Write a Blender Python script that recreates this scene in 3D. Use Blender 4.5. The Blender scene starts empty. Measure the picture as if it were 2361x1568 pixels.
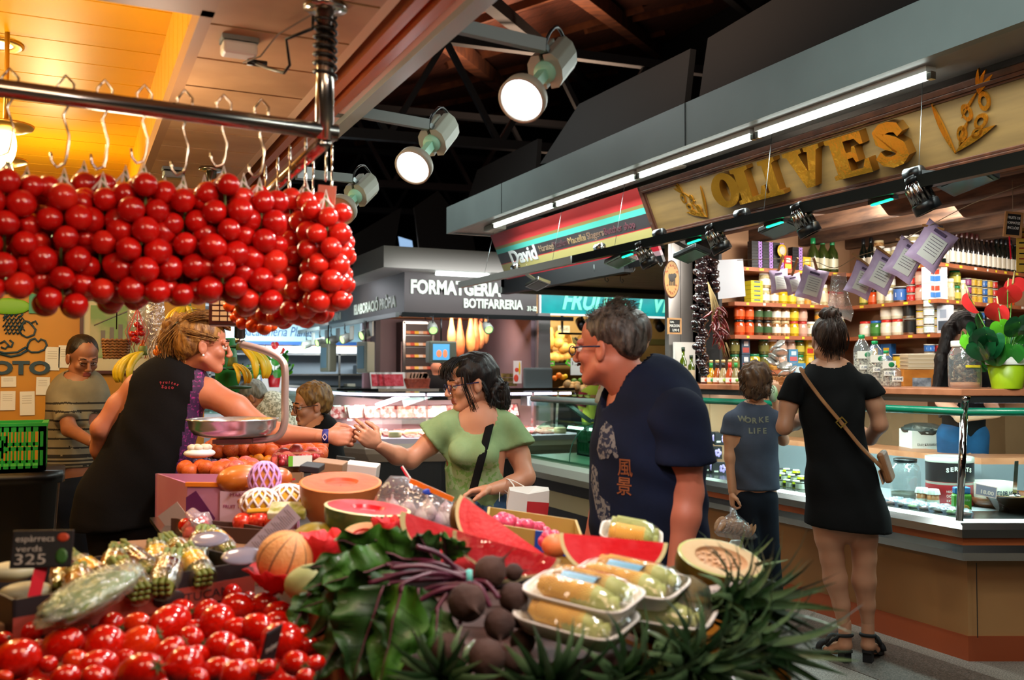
import bpy,bmesh,math,random
import numpy as np
from math import sin,cos,pi,radians as R,sqrt,atan2
from mathutils import Vector as V,Matrix,Quaternion,noise
from mathutils.bvhtree import BVHTree
random.seed(7)
C=bpy.context.scene.collection
SC=bpy.context.scene
# -- camera
F=2170.0;HC=1.45;YAW=R(25.2);PIT=R(2.0)
FWD=V((sin(YAW)*cos(PIT),cos(YAW)*cos(PIT),sin(PIT)))
RT=V((cos(YAW),-sin(YAW),0));UP=RT.cross(FWD)
EYE=V((0,0,HC))
cd=bpy.data.cameras.new('camera');cam=bpy.data.objects.new('camera',cd);C.objects.link(cam)
cd.sensor_width=36;cd.lens=36*F/2361;cd.clip_start=.05;cd.clip_end=200
mw=Matrix((RT,UP,-FWD)).transposed().to_4x4();mw.translation=EYE;cam.matrix_world=mw
cd.dof.use_dof=True;cd.dof.focus_distance=4.4;cd.dof.aperture_fstop=3.4
SC.camera=cam
# -- world, exposure
w=bpy.data.worlds.new('world');SC.world=w;w.use_nodes=True
w.node_tree.nodes['Background'].inputs[0].default_value=(.55,.62,.8,1)
w.node_tree.nodes['Background'].inputs[1].default_value=.035
SC.view_settings.view_transform='Standard';SC.view_settings.look='None'
SC.view_settings.exposure=0.0;SC.view_settings.gamma=1;SC.view_settings.use_curve_mapping=False
SC.cycles.use_denoising=True;SC.cycles.max_bounces=7;SC.cycles.transparent_max_bounces=14
SC.cycles.diffuse_bounces=3;SC.cycles.glossy_bounces=3;SC.cycles.transmission_bounces=6
SC.cycles.caustics_reflective=False;SC.cycles.caustics_refractive=False
SC.cycles.sample_clamp_indirect=4.0
def light(kind,name,loc,energy,col=(1,1,1),to=None,size=.1,sy=None,spot=60,blend=.5):
 d=bpy.data.lights.new(name,kind);o=bpy.data.objects.new(name,d);C.objects.link(o)
 o.location=loc;d.energy=energy;d.color=col
 if kind=='AREA':
  d.size=size
  if sy:d.shape='RECTANGLE';d.size_y=sy
 else:d.shadow_soft_size=size
 if kind=='SPOT':d.spot_size=R(spot);d.spot_blend=blend
 if to is not None:o.rotation_euler=(V(to)-V(loc)).to_track_quat('-Z','Y').to_euler()
 return o
WARM=(1,.8,.45);COOL=(.78,.92,1);PINK=(1,.74,.66);SPOTC=(1,.92,.9)
for(lx,ly,lz,tx,ty,e)in((.98,2.31,2.13,.55,2.5,56),(.98,3.1,2.13,.5,3.6,66),(.98,1.5,2.15,.75,2.2,36),(.98,.7,2.15,.75,1.8,32)):
 light('SPOT','canopy_spot_light',(lx,ly,lz),e,SPOTC,(tx,ty,.9),.05,spot=115,blend=.8)
for(lx,ly,lz,e)in((-.75,3.6,2.3,26),(-.85,4.7,2.3,30),(-.4,2.75,2.45,10),(-.1,5.2,2.2,14),(-.35,1.2,1.98,8),(.2,2.9,1.98,9)):  # last two points are unseen fill, added to warm the tan ceiling
 light('POINT','warm_stall_light_and_fill',(lx,ly,lz),e,(1,.80,.42)if ly>2.7 and lz>2 else(1,.78,.58),size=.09)
light('AREA','fruit_stall_ceiling_light',(.42,1.0,2.2),9,(1,.66,.42),(.3,1.6,.9),.5,.5)
for k in range(4):
 light('AREA','canopy_tube_light',(3.36,2.2+1.55*k,2.70),26,(.86,1,.96),(3.5,2.2+1.55*k,0),.06,1.45).rotation_euler=(0,R(8),0)
light('AREA','olive_case_light',(4.2,4.5,1.26),48,COOL,(4.35,4.5,.8),.05,2.4).rotation_euler=(0,R(-15),0)
light('AREA','olive_shop_light',(4.75,4.5,2.5),50,(1,.95,.86),(5.1,5.6,1.6),1.2,.5)
light('AREA','olive_shop_light',(6.0,3.9,2.5),34,(1,.93,.82),(6,5,1.6),.9,.5)
light('AREA','olive_case_light',(4.9,3.25,1.27),12,COOL,(4.95,3.35,.7),1.2,.05)
light('AREA','butcher_case_light',(4.3,7.0,1.15),9,(.85,1,.92),(4.3,7.0,.8),.05,2.2).rotation_euler=(0,0,0)
light('AREA','cheese_case_light',(4.6,10.82,1.16),90,(1,.74,.92),(4.6,10.82,.6),2.6,.06)
light('AREA','cheese_case_light',(3.35,12.4,1.16),60,(1,.74,.92),(3.35,12.4,.6),.06,2.6)
light('AREA','cheese_shop_light',(4.7,11.8,2.2),52,(1,.80,.68),(4.7,12.6,1.2),1.4,.6)
light('AREA','cheese_front_light',(4.7,10.5,2.6),26,(.95,.95,1),(4.7,11.3,1.9),2.4,.15)
light('AREA','cheese_side_light',(3.3,13,2.6),45,(.95,.95,1),(3.9,13,1.9),.15,3.4)
light('AREA','vegetable_shop_light',(6.8,12.4,2.3),46,(1,.86,.55),(6.8,13.4,1.2),2.0,.6)
light('AREA','vegetable_sign_fill',(6.9,10.7,2.75),26,(.9,1,1),(6.9,11.3,2.3),2.4,.1)  # unseen fill added in front to brighten the turquoise sign
light('AREA','far_shop_light',(2.0,15.5,2.3),130,(.85,.95,1),(2.2,16.5,1),4.5,.5)
light('AREA','far_shop_light',(6.0,17.0,2.5),120,(.85,.95,1),(6.0,18.5,1),4.5,.5)
light('AREA','hall_fill_light',(2.2,7.5,4.2),75,(.9,1,.98),(2.2,7.5,0),2.0,2.0)  # unseen fill hung in mid-air to brighten the aisle and fascias
light('AREA','roof_fill_light',(2.1,5.0,3.3),120,(1,.7,.5),(2.6,5.5,8),1.5,1.5)  # unseen upward fill added to bring out the dark roof boards
light('AREA','roof_fill_light',(6.8,13.2,4.6),300,(1,.66,.45),(7.2,11.5,9),2,2)  # second unseen fill, added for the distant roof timbers
light('AREA','canopy_fill_light',(1.9,2.2,3.0),22,(.85,1,.97),(3.4,4.2,2.4),.8,.8)  # unseen greenish fill added to lift the olive canopy's grey face
for ly in(5.3,4.3,3.3,2.5):light('SPOT','track_spot_light',(3.36,ly,2.18),26,(1,.98,.92),(4.5,ly+.1,1.5),.03,spot=95,blend=.7)
light('AREA','hall_fill_light',(2.2,-1.5,3.6),26,(1,.88,.8),(2.0,3.0,.8),1.6,1.6)  # unseen fill behind the camera, added to brighten the floor at right
# -- pixels to points
def ray(u,v):return FWD+RT*((u-1180.5)/F)+UP*((784-v)/F)
def P(u,v,d):return EYE+ray(u,v)*d
def PX(u,v,x):r=ray(u,v);return EYE+r*(x/r.x)
def PY(u,v,y):r=ray(u,v);return EYE+r*(y/r.y)
def PZ(u,v,z):r=ray(u,v);return EYE+r*((z-HC)/r.z)
DH=V((sin(YAW),cos(YAW),0));Z=V((0,0,1))
# -- materials
def lin(h):
 if not isinstance(h,str):return tuple(h)+(1,)if len(h)==3 else tuple(h)
 h=h.lstrip('#');c=[int(h[i:i+2],16)/255 for i in(0,2,4)]
 return tuple(x/12.92 if x<=.04045 else((x+.055)/1.055)**2.4 for x in c)+(1,)
MATS={}
def mat(name,col='#888888',rough=.5,metal=0,col2=None,sc=8,det=4,bump=0,bsc=None,emis=0,ecol=None,spec=.5,trans=0,coat=0,alpha=1,sss=0,stretch=None,sheen=0,lo=.35,hi=.65):
 if name in MATS:return MATS[name]
 m=bpy.data.materials.new(name);m.use_nodes=True;N=m.node_tree.nodes;L=m.node_tree.links
 b=N['Principled BSDF'];b.inputs['Base Color'].default_value=lin(col);b.inputs['Roughness'].default_value=rough
 b.inputs['Metallic'].default_value=metal;b.inputs['Specular IOR Level'].default_value=spec
 b.inputs['Transmission Weight'].default_value=trans;b.inputs['Coat Weight'].default_value=coat;b.inputs['Alpha'].default_value=alpha
 if sss:b.inputs['Subsurface Weight'].default_value=sss;b.inputs['Subsurface Radius'].default_value=(.02,.008,.004);b.inputs['Subsurface Scale'].default_value=.5
 if sheen:b.inputs['Sheen Weight'].default_value=sheen
 if emis:b.inputs['Emission Color'].default_value=lin(ecol or col);b.inputs['Emission Strength'].default_value=emis
 src=None
 if col2 or bump:
  tc=N.new('ShaderNodeTexCoord');mp=N.new('ShaderNodeMapping');L.new(tc.outputs['Object'],mp.inputs[0])
  if stretch:mp.inputs['Scale'].default_value=stretch
 if col2:
  n=N.new('ShaderNodeTexNoise');n.inputs['Scale'].default_value=sc;n.inputs['Detail'].default_value=det
  L.new(mp.outputs[0],n.inputs['Vector']);r=N.new('ShaderNodeValToRGB')
  r.color_ramp.elements[0].position=lo;r.color_ramp.elements[1].position=hi
  r.color_ramp.elements[0].color=lin(col);r.color_ramp.elements[1].color=lin(col2)
  L.new(n.outputs['Fac'],r.inputs[0]);L.new(r.outputs[0],b.inputs['Base Color'])
 if bump:
  n=N.new('ShaderNodeTexNoise');n.inputs['Scale'].default_value=bsc or sc*3;n.inputs['Detail'].default_value=3
  L.new(mp.outputs[0],n.inputs['Vector']);bp=N.new('ShaderNodeBump');bp.inputs['Strength'].default_value=min(bump,1)
  bp.inputs['Distance'].default_value=.004;L.new(n.outputs['Fac'],bp.inputs['Height']);L.new(bp.outputs[0],b.inputs['Normal'])
 MATS[name]=m;return m
def film(name,tint='#ffffff',ref=.12,rough=.05,bump=0,milky=0.0,bsc=40):
 """thin clear sheet: transparent + gloss, with a little white diffuse for milky plastics"""
 if name in MATS:return MATS[name]
 m=bpy.data.materials.new(name);m.use_nodes=True;N=m.node_tree.nodes;L=m.node_tree.links;N.clear()
 o=N.new('ShaderNodeOutputMaterial');t=N.new('ShaderNodeBsdfTransparent');t.inputs[0].default_value=lin(tint)
 g=N.new('ShaderNodeBsdfGlossy');g.inputs['Roughness'].default_value=rough
 f=N.new('ShaderNodeFresnel');f.inputs[0].default_value=1.5
 a=N.new('ShaderNodeMath');a.operation='MULTIPLY_ADD';a.inputs[1].default_value=.9;a.inputs[2].default_value=ref*.5
 gm_=N.new('ShaderNodeNewGeometry');s_=N.new('ShaderNodeMath');s_.operation='SUBTRACT';s_.inputs[0].default_value=1;L.new(gm_.outputs['Backfacing'],s_.inputs[1]);p_=N.new('ShaderNodeMath');p_.operation='MULTIPLY';L.new(f.outputs[0],a.inputs[0]);L.new(a.outputs[0],p_.inputs[0]);L.new(s_.outputs[0],p_.inputs[1]);a=p_;x=N.new('ShaderNodeMixShader');L.new(a.outputs[0],x.inputs[0]);L.new(t.outputs[0],x.inputs[1]);L.new(g.outputs[0],x.inputs[2])
 out=x
 if milky:
  d=N.new('ShaderNodeBsdfDiffuse');d.inputs[0].default_value=lin(tint);y=N.new('ShaderNodeMixShader');y.inputs[0].default_value=milky
  L.new(x.outputs[0],y.inputs[1]);L.new(d.outputs[0],y.inputs[2]);out=y
 if bump:
  tc=N.new('ShaderNodeTexCoord');n=N.new('ShaderNodeTexNoise');n.inputs['Scale'].default_value=bsc;L.new(tc.outputs['Object'],n.inputs['Vector'])
  bp=N.new('ShaderNodeBump');bp.inputs['Strength'].default_value=bump;bp.inputs['Distance'].default_value=.01
  L.new(n.outputs['Fac'],bp.inputs['Height']);L.new(bp.outputs[0],g.inputs['Normal'])
  L.new(bp.outputs[0],f.inputs['Normal'])
 L.new(out.outputs[0],o.inputs[0]);MATS[name]=m;return m
def wood(name,c1,c2,sc=3,stretch=(1,12,12),rough=.45,bump=.1,coat=0):return mat(name,c1,rough,col2=c2,sc=sc,stretch=stretch,bump=bump,coat=coat,det=6)
# -- mesh builder
def frame(o,x,y,z=None):
 x=V(x).normalized();y=V(y);y=(y-x*x.dot(y)).normalized();z=x.cross(y)
 m=Matrix((x,y,z)).transposed().to_4x4();m.translation=V(o);return m
def aim(o,d,up=(0,0,1)):
 """matrix at o whose z axis points along d"""
 d=V(d).normalized();up=V(up)
 if abs(d.dot(up))>.98:up=V((1,0,0))if abs(d.x)<.9 else V((0,1,0))
 x=up.cross(d).normalized();y=d.cross(x);m=Matrix((x,y,d)).transposed().to_4x4();m.translation=V(o);return m
class MB:
 def __init__(s,M=None):s.v=[];s.f=[];s.m=[];s.s=[];s.M=M or Matrix()
 def add(s,vs,fs,mi=0,sm=False):
  b=len(s.v);M=s.M;s.v+=[M@V(p)for p in vs]
  for f in fs:s.f.append([b+i for i in f]);s.m.append(mi);s.s.append(sm)
  return s
 def box(s,x0,y0,z0,x1,y1,z1,mi=0):
  return s.add([(x,y,z)for z in(z0,z1)for y in(y0,y1)for x in(x0,x1)],[(0,2,3,1),(4,5,7,6),(0,1,5,4),(2,6,7,3),(0,4,6,2),(1,3,7,5)],mi)
 def cbox(s,c,sz,mi=0):return s.box(c[0]-sz[0]/2,c[1]-sz[1]/2,c[2]-sz[2]/2,c[0]+sz[0]/2,c[1]+sz[1]/2,c[2]+sz[2]/2,mi)
 def bar(s,a,b,w,h,up=(0,0,1),mi=0):
  a=V(a);b=V(b);o=s.M;s.M=o@aim(a,b-a,up);s.box(-w/2,-h/2,0,w/2,h/2,(b-a).length,mi);s.M=o;return s
 def quad(s,*p,mi=0):return s.add(p,[tuple(range(len(p)))],mi)
 def rings(s,rs,mi=0,sm=True,caps=True,close=True):
  n=len(rs[0]);vs=[p for r in rs for p in r];fs=[]
  for i in range(len(rs)-1):
   for j in range(n if close else n-1):
    k=(j+1)%n;fs.append((i*n+j,i*n+k,(i+1)*n+k,(i+1)*n+j))
  if caps and close:fs.append(tuple(range(n))[::-1]);fs.append(tuple((len(rs)-1)*n+j for j in range(n)))
  return s.add(vs,fs,mi,sm)
 def cyl(s,a,b,r,r2=None,n=16,mi=0,caps=True,sm=True):
  r2=r if r2 is None else r2;a=V(a);b=V(b);m=aim(a,b-a);l=(b-a).length
  return s.rings([[m@V((cos(2*pi*j/n)*q,sin(2*pi*j/n)*q,z))for j in range(n)]for q,z in((r,0),(r2,l))],mi,sm,caps)
 def lathe(s,pr,n=20,mi=0,at=None,caps=True,fn=None):
  m=at or Matrix();rs=[]
  for q,z in pr:rs.append([m@V(((cos(2*pi*j/n)*q,sin(2*pi*j/n)*q,z)if not fn else fn(2*pi*j/n,q,z)))for j in range(n)])
  return s.rings(rs,mi,True,caps)
 def tube(s,pts,r,n=8,mi=0,caps=True,flat=None):
  pts=[V(p)for p in pts];rs=[];L=len(pts);x=None
  for i,p in enumerate(pts):
   d=(pts[min(i+1,L-1)]-pts[max(i-1,0)]).normalized();q=r[i]if hasattr(r,'__len__')else r
   if x is None:x=d.orthogonal().normalized()if flat is None else V(flat)
   x=(x-d*d.dot(x)).normalized();y=d.cross(x);k=1 if flat is None else.25
   rs.append([p+x*cos(2*pi*j/n)*q+y*sin(2*pi*j/n)*q*k for j in range(n)])
  return s.rings(rs,mi,True,caps)
 def ball(s,c,r,nu=16,nv=10,mi=0,fn=None,at=None):
  r=(r,r,r)if not hasattr(r,'__len__')else r;m=at or Matrix();c=V(c);vs=[];fs=[]
  def q(a,b):
   p=V((cos(a)*sin(b),sin(a)*sin(b),cos(b)))
   if fn:p=p*fn(p)
   return m@(V((p.x*r[0],p.y*r[1],p.z*r[2])))+c
  vs.append(q(0,0));vs+=[q(2*pi*j/nu,pi*i/nv)for i in range(1,nv)for j in range(nu)];vs.append(q(0,pi))
  for j in range(nu):
   k=(j+1)%nu;fs.append((0,1+j,1+k));e=1+(nv-2)*nu;fs.append((e+k,e+j,len(vs)-1))
   for i in range(nv-2):a=1+i*nu;fs.append((a+j,a+nu+j,a+nu+k,a+k))
  return s.add(vs,fs,mi,True)
 def prism(s,poly,z0,z1,mi=0,M=None,side=None):
  m=M or Matrix();n=len(poly);vs=[m@V((x,y,z))for z in(z0,z1)for x,y in poly]
  s.add(vs,[tuple(range(n))[::-1],tuple(range(n,2*n))],mi)
  return s.add(vs,[(j,(j+1)%n,n+(j+1)%n,n+j)for j in range(n)],mi if side is None else side)
 def grid(s,fn,nu,nv,mi=0,sm=True):
  return s.add([fn(i/nu,j/nv)for j in range(nv+1)for i in range(nu+1)],[(j*(nu+1)+i,j*(nu+1)+i+1,(j+1)*(nu+1)+i+1,(j+1)*(nu+1)+i)for j in range(nv)for i in range(nu)],mi,sm)
 def build(s,name,mats,parent=None,bevel=0,loc=None,solid=0,sub=0):
  me=bpy.data.meshes.new(name);o0=V(loc)if loc is not None else V((0,0,0))
  me.from_pydata([p-o0 for p in s.v],[],s.f);me.polygons.foreach_set('material_index',s.m);me.polygons.foreach_set('use_smooth',s.s)
  for m in(mats if isinstance(mats,(list,tuple))else[mats]):me.materials.append(m)
  me.update();return link(name,me,parent,loc,bevel,solid,sub)
def link(name,me,parent=None,loc=None,bevel=0,solid=0,sub=0):
 o=bpy.data.objects.new(name,me);C.objects.link(o)
 if loc is not None:o.location=loc
 if parent is not None:
  o.parent=parent;o.matrix_parent_inverse=Matrix()
  if parent.get('_w')and loc is None:o.location=-V(parent.location)
 if bevel:b=o.modifiers.new('bevel','BEVEL');b.width=bevel;b.segments=2;b.limit_method='ANGLE'
 if solid:b=o.modifiers.new('solid','SOLIDIFY');b.thickness=solid
 if sub:b=o.modifiers.new('sub','SUBSURF');b.levels=sub;b.render_levels=sub
 return o
def tag(o,label=None,cat=None,group=None,kind=None):
 if label:o['label']=label
 if cat:o['category']=cat
 if group:o['group']=group
 if kind:o['kind']=kind
 return o
def struct(o):o['kind']='structure';return o
def thing(name,label,cat,loc=(0,0,0),group=None,world=True):
 """Empty at the thing's base; with world=True the parts are built in world coordinates"""
 o=bpy.data.objects.new(name,None);C.objects.link(o);o.location=loc;o.empty_display_size=.05
 if world:o['_w']=1
 return tag(o,label,cat,group)
def dup(o,loc=None,rot=None,scale=None,label=None,group=None,mats=None,parent=None):
 c=o.copy();C.objects.link(c)
 if loc is not None:c.location=loc
 if rot is not None:c.rotation_euler=rot
 if scale is not None:c.scale=(scale,)*3 if not hasattr(scale,'__len__')else scale
 if label:c['label']=label
 if group:c['group']=group
 if parent is not None:c.parent=parent
 for ch in[k for k in C.objects if k.parent==o]if not hasattr(o,'_kids')else[]:pass
 for ch in KIDS.get(o.name,kids(o)):
  d=ch.copy();C.objects.link(d);d.parent=c
  for g in KIDS.get(ch.name,kids(ch)):e=g.copy();C.objects.link(e);e.parent=d
 return c
KIDS={}
def kids(o):
 KIDS[o.name]=list(o.children);return KIDS[o.name]
def setmats(o,ms):
 """give this object its own materials while sharing mesh data"""
 for i,m in enumerate(ms):
  o.material_slots[i].link='OBJECT';o.material_slots[i].material=m
def txt(s,M,h,m,parent=None,name='lettering',width=None,ext=.002,bold=0,shear=0,align='CENTER',world=None):
 """flat or raised lettering: M's x runs along the text, y up; h is the capital height"""
 c=bpy.data.curves.new('t','FONT');c.body=s;c.size=h/.7;c.extrude=ext;c.offset=bold*h;c.shear=shear;c.align_x=align;c.resolution_u=3
 o=bpy.data.objects.new('t',c);C.objects.link(o);me=bpy.data.meshes.new_from_object(o.evaluated_get(bpy.context.evaluated_depsgraph_get()))
 C.objects.unlink(o);bpy.data.objects.remove(o)
 if width and len(me.vertices):
  xs=[v.co.x for v in me.vertices];k=width/max(max(xs)-min(xs),1e-6)
  for v in me.vertices:v.co.x*=k
 me.transform(M);me.materials.clear();me.materials.append(m);me.name=name
 return link(name,me,parent)
def txt_into(mb,s,M,h,mi=0,**k):
 """the same lettering, gathered into a mesh builder so that one sign face is one mesh"""
 o=txt(s,M,h,mat('ink_black','#111111'),**k);me=o.data
 mb.add([v.co for v in me.vertices],[tuple(p.vertices)for p in me.polygons],mi);C.objects.unlink(o);bpy.data.objects.remove(o);return mb
ORD='first second third fourth fifth sixth seventh eighth ninth tenth eleventh twelfth thirteenth fourteenth fifteenth sixteenth seventeenth eighteenth nineteenth twentieth'.split()
def nth(i):return ORD[i]if i<20 else(('twenty-' if i<29 else 'thirty-')+ORD[(i-20)%10]if i not in(29,)else 'thirtieth')
# -- common materials
STEEL=mat('brushed_steel','#b9b9b6',.22,1);CHROME=mat('chrome','#d8d8d8',.08,1);DSTEEL=mat('grey_steel','#7d8484',.35,1)
BLACK=mat('black_plastic','#0b0b0c',.35);WHITE=mat('white_plastic','#e6e2da',.4);PAPER=mat('white_paper','#e4e0d4',.7)
DARK=mat('dark_paint','#17171a',.6);GLASS=film('clear_glass','#e9f6f0',.06,.02);GGLASS=film('green_tinted_glass','#cfe8dd',.08,.02)
# -- floor and hall
fm=mat('speckled_terrazzo','#55504a',.45,col2='#948b80',sc=140,det=3,lo=.4,hi=.62)
mb=MB();mb.box(-6,-3,-.1,16,34,0);struct(mb.build('floor',fm))
fm2=mat('dark_terrazzo','#3c352f',.45,col2='#6b6158',sc=140,det=3,lo=.4,hi=.62)
mb=MB();mb.box(3.48,-3,0,4.0,9,.003);struct(mb.build('trim_1',fm2))
roofm=wood('roof_boards','#5e2c16','#3a190c',5,(8,.6,1),.8,.3)
beamm=wood('roof_timber','#74401f','#4b2410',3,(1,1,1),.8,.3)
SL=.42
def roofz(x):return 5.0+SL*(x-1.0)
def PR(u,v,off=0):
 r=ray(u,v);k=(5.0-off-SL-HC)/(r.z-SL*r.x);return EYE+r*k
mb=MB()
for i in range(60):
 y0=-3+i*.62;mb.add([(-6,y0,roofz(-6)),(16,y0,roofz(16)),(16,y0+.6,roofz(16)),(-6,y0+.6,roofz(-6)),(-6,y0,roofz(-6)+.05),(16,y0,roofz(16)+.05),(16,y0+.6,roofz(16)+.05),(-6,y0+.6,roofz(-6)+.05)],[(0,3,2,1),(4,5,6,7),(0,1,5,4),(2,3,7,6)])
struct(mb.build('ceiling',roofm))
mb=MB();mb.box(-6,-3,11.2,16,34,11.3);mb.box(-6,33.9,0,16,34,11.2);mb.box(-6,-3,0,-5.9,34,11.2);mb.box(15.9,-3,0,16,34,11.2);mb.box(-6,-3.1,0,16,-3,11.2)
struct(mb.build('wall_hall',mat('dark_hall_wall','#15161c',.9)))
bn=0
def beam(u0,v0,u1,v1,w,h,m=beamm,off=.25,ext=0):
 global bn;bn+=1;a=PR(u0,v0,off);b=PR(u1,v1,off);d=(b-a)*ext
 mb=MB();mb.bar(a-d,b+d,w,h);return tag(mb.build('roof_beam',m),None,None,None,'structure')
for a in((1290,-60,1560,155,.26,.3),(990,60,1190,225,.24,.28)):beam(*a,off=.2,ext=.3)
for a in((1060,60,1420,-60),(1030,150,1480,20),(960,215,1530,75),(900,262,1500,150),(1700,60,1560,120),(1350,70,1640,0),(820,330,1300,235)):
 beam(*a,.09,.14,off=.06)
sm=mat('truss_steel','#101318',.7)
for a in((1110,-10,1395,225),(1620,-60,1760,60)):beam(*a,.16,.16,sm,.7,.05)
for k,y in enumerate((11,15.5,20)):
 mb=MB();z=4.1+.3*k
 mb.bar((-4,y,z),(14,y,z+.6),.12,.12);mb.bar((-4,y,z+1.3),(14,y,z+1.9),.12,.12)
 for i in range(12):
  x=-4+i*1.5;mb.bar((x,y,z+i*.05),(x+.75,y,z+1.3+i*.05),.07,.07);mb.bar((x+.75,y,z+1.3+i*.05),(x+1.5,y,z+.05+i*.05),.07,.07)
 struct(mb.build('trim_truss',sm))
bf=mat('baffle_board','#141110',.9)
def panel(pts,x,t,m=bf,nm='trim_baffle'):
 q=[PX(u,v,x)for u,v in pts];mb=MB();n=len(q)
 mb.add(q+[p+V((t,0,0))for p in q],[tuple(range(n)),tuple(range(n,2*n))[::-1]]+[(j,(j+1)%n,n+(j+1)%n,n+j)for j in range(n)]);return struct(mb.build(nm,m))
panel([(1245,378),(1335,240),(1592,112),(1568,330)],3.9,.05)
panel([(1598,320),(1632,88),(1830,-30),(2361,-160),(2361,60)],3.9,.05)
panel([(1075,470),(1100,392),(1240,320),(1232,440)],4.3,.05)
def ypanel(pts,y,t=.05):
 q=[PY(u,v,y)for u,v in pts];mb=MB();n=len(q)
 mb.add(q+[p+V((0,t,0))for p in q],[tuple(range(n)),tuple(range(n,2*n))[::-1]]+[(j,(j+1)%n,n+(j+1)%n,n+j)for j in range(n)]);struct(mb.build('trim_baffle',bf))
ypanel([(790,620),(806,548),(926,478),(905,600)],12.2);ypanel([(970,600),(955,478),(1010,440),(1090,540),(1100,600)],12.2)
mb=MB();mb.add([PY(u,v,26)for u,v in((918,545),(950,555),(955,590),(925,590))],[(0,1,2,3)])
struct(mb.build('window_1',mat('sky_glow_pane','#9cc0e8',emis=1.0)))
# -- fruit stall canopy, left
tan=mat('tan_ceiling_board','#d0a474',.5,col2='#ad8458',sc=3);yel=mat('yellow_ceiling_board','#ecae00',.4,col2='#e2a200',sc=2)
gap=mat('board_gap','#6b4420',.8)
mb=MB()
for i in range(30):
 y0=.2+i*.27
 mb.box(.30,y0+.006,2.30,.645,y0+.264,2.33)
 if y0<2.0:mb.box(-2.6,y0+.006,2.30,.30,y0+.264,2.33)
mb.box(-2.6,.2,2.333,.645,2.3,2.36,1);mb.box(.30,2.3,2.333,.645,8.3,2.36,1);mb.box(.27,2.28,2.30,.30,8.3,2.36,2);mb.box(-2.6,2.09,2.30,.30,2.32,2.36,2)
struct(mb.build('ceiling_fruit_stall',[tan,gap,mat('tan_edge_strip','#a9805a',.5)]))
mb=MB()
for i in range(28):y0=2.3+i*.22;mb.box(-2.6,y0+.004,2.61,.30,y0+.216,2.64)
for i in range(44):y0=2.3+i*.14;mb.box(.285,y0+.003,2.335,.30,y0+.137,2.61,1)
mb.box(-2.6,2.3,2.645,.33,8.5,2.66,2);mb.box(.30,2.3,2.33,.32,8.5,2.645,2);mb.box(-2.6,2.28,2.33,.32,2.30,2.645,1)
struct(mb.build('ceiling_fruit_stall_recess',[yel,yel,gap]))
pinkw=wood('canopy_wood','#c87440','#a8562c',3,(6,.5,6),.4,.05)
mb=MB();mb.box(.645,.2,2.30,.672,8.3,2.36);struct(mb.build('trim_2',mat('beige_trim','#dcb88e',.5)))
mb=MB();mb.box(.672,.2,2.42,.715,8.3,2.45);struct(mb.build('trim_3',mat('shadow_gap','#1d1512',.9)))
mb=MB();mb.box(.715,.2,2.315,.745,8.3,2.42);mb.box(.745,.2,2.345,.77,8.3,2.42);mb.box(.77,.2,2.315,.80,8.3,2.42);struct(mb.build('trim_4',pinkw))
mb=MB();mb.box(.80,.2,2.32,.825,8.3,2.5);struct(mb.build('trim_5',mat('pale_trim','#e4c4ba',.5)))
mb=MB();mb.box(.825,.2,2.30,.872,8.3,2.62);struct(mb.build('trim_6',mat('canopy_grey','#94a49e',.5)))
mb=MB();mb.cyl((.693,1.2,2.375),(.693,2.95,2.375),.014,n=12);mb.cyl((.693,3.0,2.375),(.693,4.5,2.375),.014,n=12)
for y in(1.2,2.95,3.0,4.5):mb.box(.679,y-.02,2.36,.707,y+.02,2.42,1)
tag(mb.build('tube_lamp',[mat('unlit_tube','#8d8278',.3),DSTEEL]),'unlit tube lamp sunk in the groove of the fruit stall canopy edge','tube lamp')
wy=mat('yellow_wall_panel','#c98a1e',.5,col2='#b97a14',sc=1.4)
YW=6.4
mb=MB();mb.box(-2.8,YW,0,.80,YW+.08,2.62)
for x in(-1.85,-.62):mb.box(x-.003,YW-.004,.0,x+.003,YW,2.4,1)
struct(mb.build('wall_left',[wy,mat('panel_joint','#7d5210')]))
mb=MB();mb.box(-2.9,2.2,0,-2.8,YW+.1,2.62);struct(mb.build('wall_side',wy))
# -- olive / butcher canopy
grey=mat('canopy_grey_paint','#76817f',.45,col2='#6f7977',sc=2)
sof=mat('soffit_paint','#8b8783',.45)
mb=MB();mb.box(3.2,-1,2.76,3.25,8.25,3.01);mb.box(3.25,8.2,2.76,7.5,8.25,3.01)
for y in(1.4,4.45,7.0):mb.box(3.196,y-.002,2.76,3.2,y+.002,3.01,1)
mb.box(3.25,-1,2.98,7.5,8.2,3.01,1)
struct(mb.build('trim_7',[grey,DARK]))
mb=MB();mb.box(3.25,-1,2.77,3.56,8.2,2.80);mb.box(3.56,8.0,2.77,7.5,8.2,2.80);struct(mb.build('ceiling_canopy',sof))
# -- swept counters
def sweep(mb,path,prof,mi=0,sm=False,caps=True):
 """profile points (w inward, z) carried along a floor path with mitred corners; inward is left of travel"""
 n=len(path);rs=[]
 for i,p in enumerate(path):
  ds=[]
  if i>0:a=path[i-1];ds.append(V((p[0]-a[0],p[1]-a[1])).normalized())
  if i<n-1:a=path[i+1];ds.append(V((a[0]-p[0],a[1]-p[1])).normalized())
  ns=[V((-d.y,d.x))for d in ds];m=ns[0]if len(ns)==1 else(ns[0]+ns[1])/(1+ns[0].dot(ns[1]))
  rs.append([V((p[0]+m.x*w,p[1]+m.y*w,z))for w,z in prof])
 return mb.rings(rs,mi,sm,caps)
def rect(w0,z0,w1,z1):return[(w0,z0),(w1,z0),(w1,z1),(w0,z1)]
OP=[(4.0,5.32),(4.0,3.28),(6.0,2.34)];OP=[(4.0,5.88),(4.0,3.28),(4.0+.905*2.3,3.28-.426*2.3)]
laminate=mat('beige_laminate','#a97a4b',.5,col2='#a07145',sc=2);ored=mat('terracotta_laminate','#93421f',.5)
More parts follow.
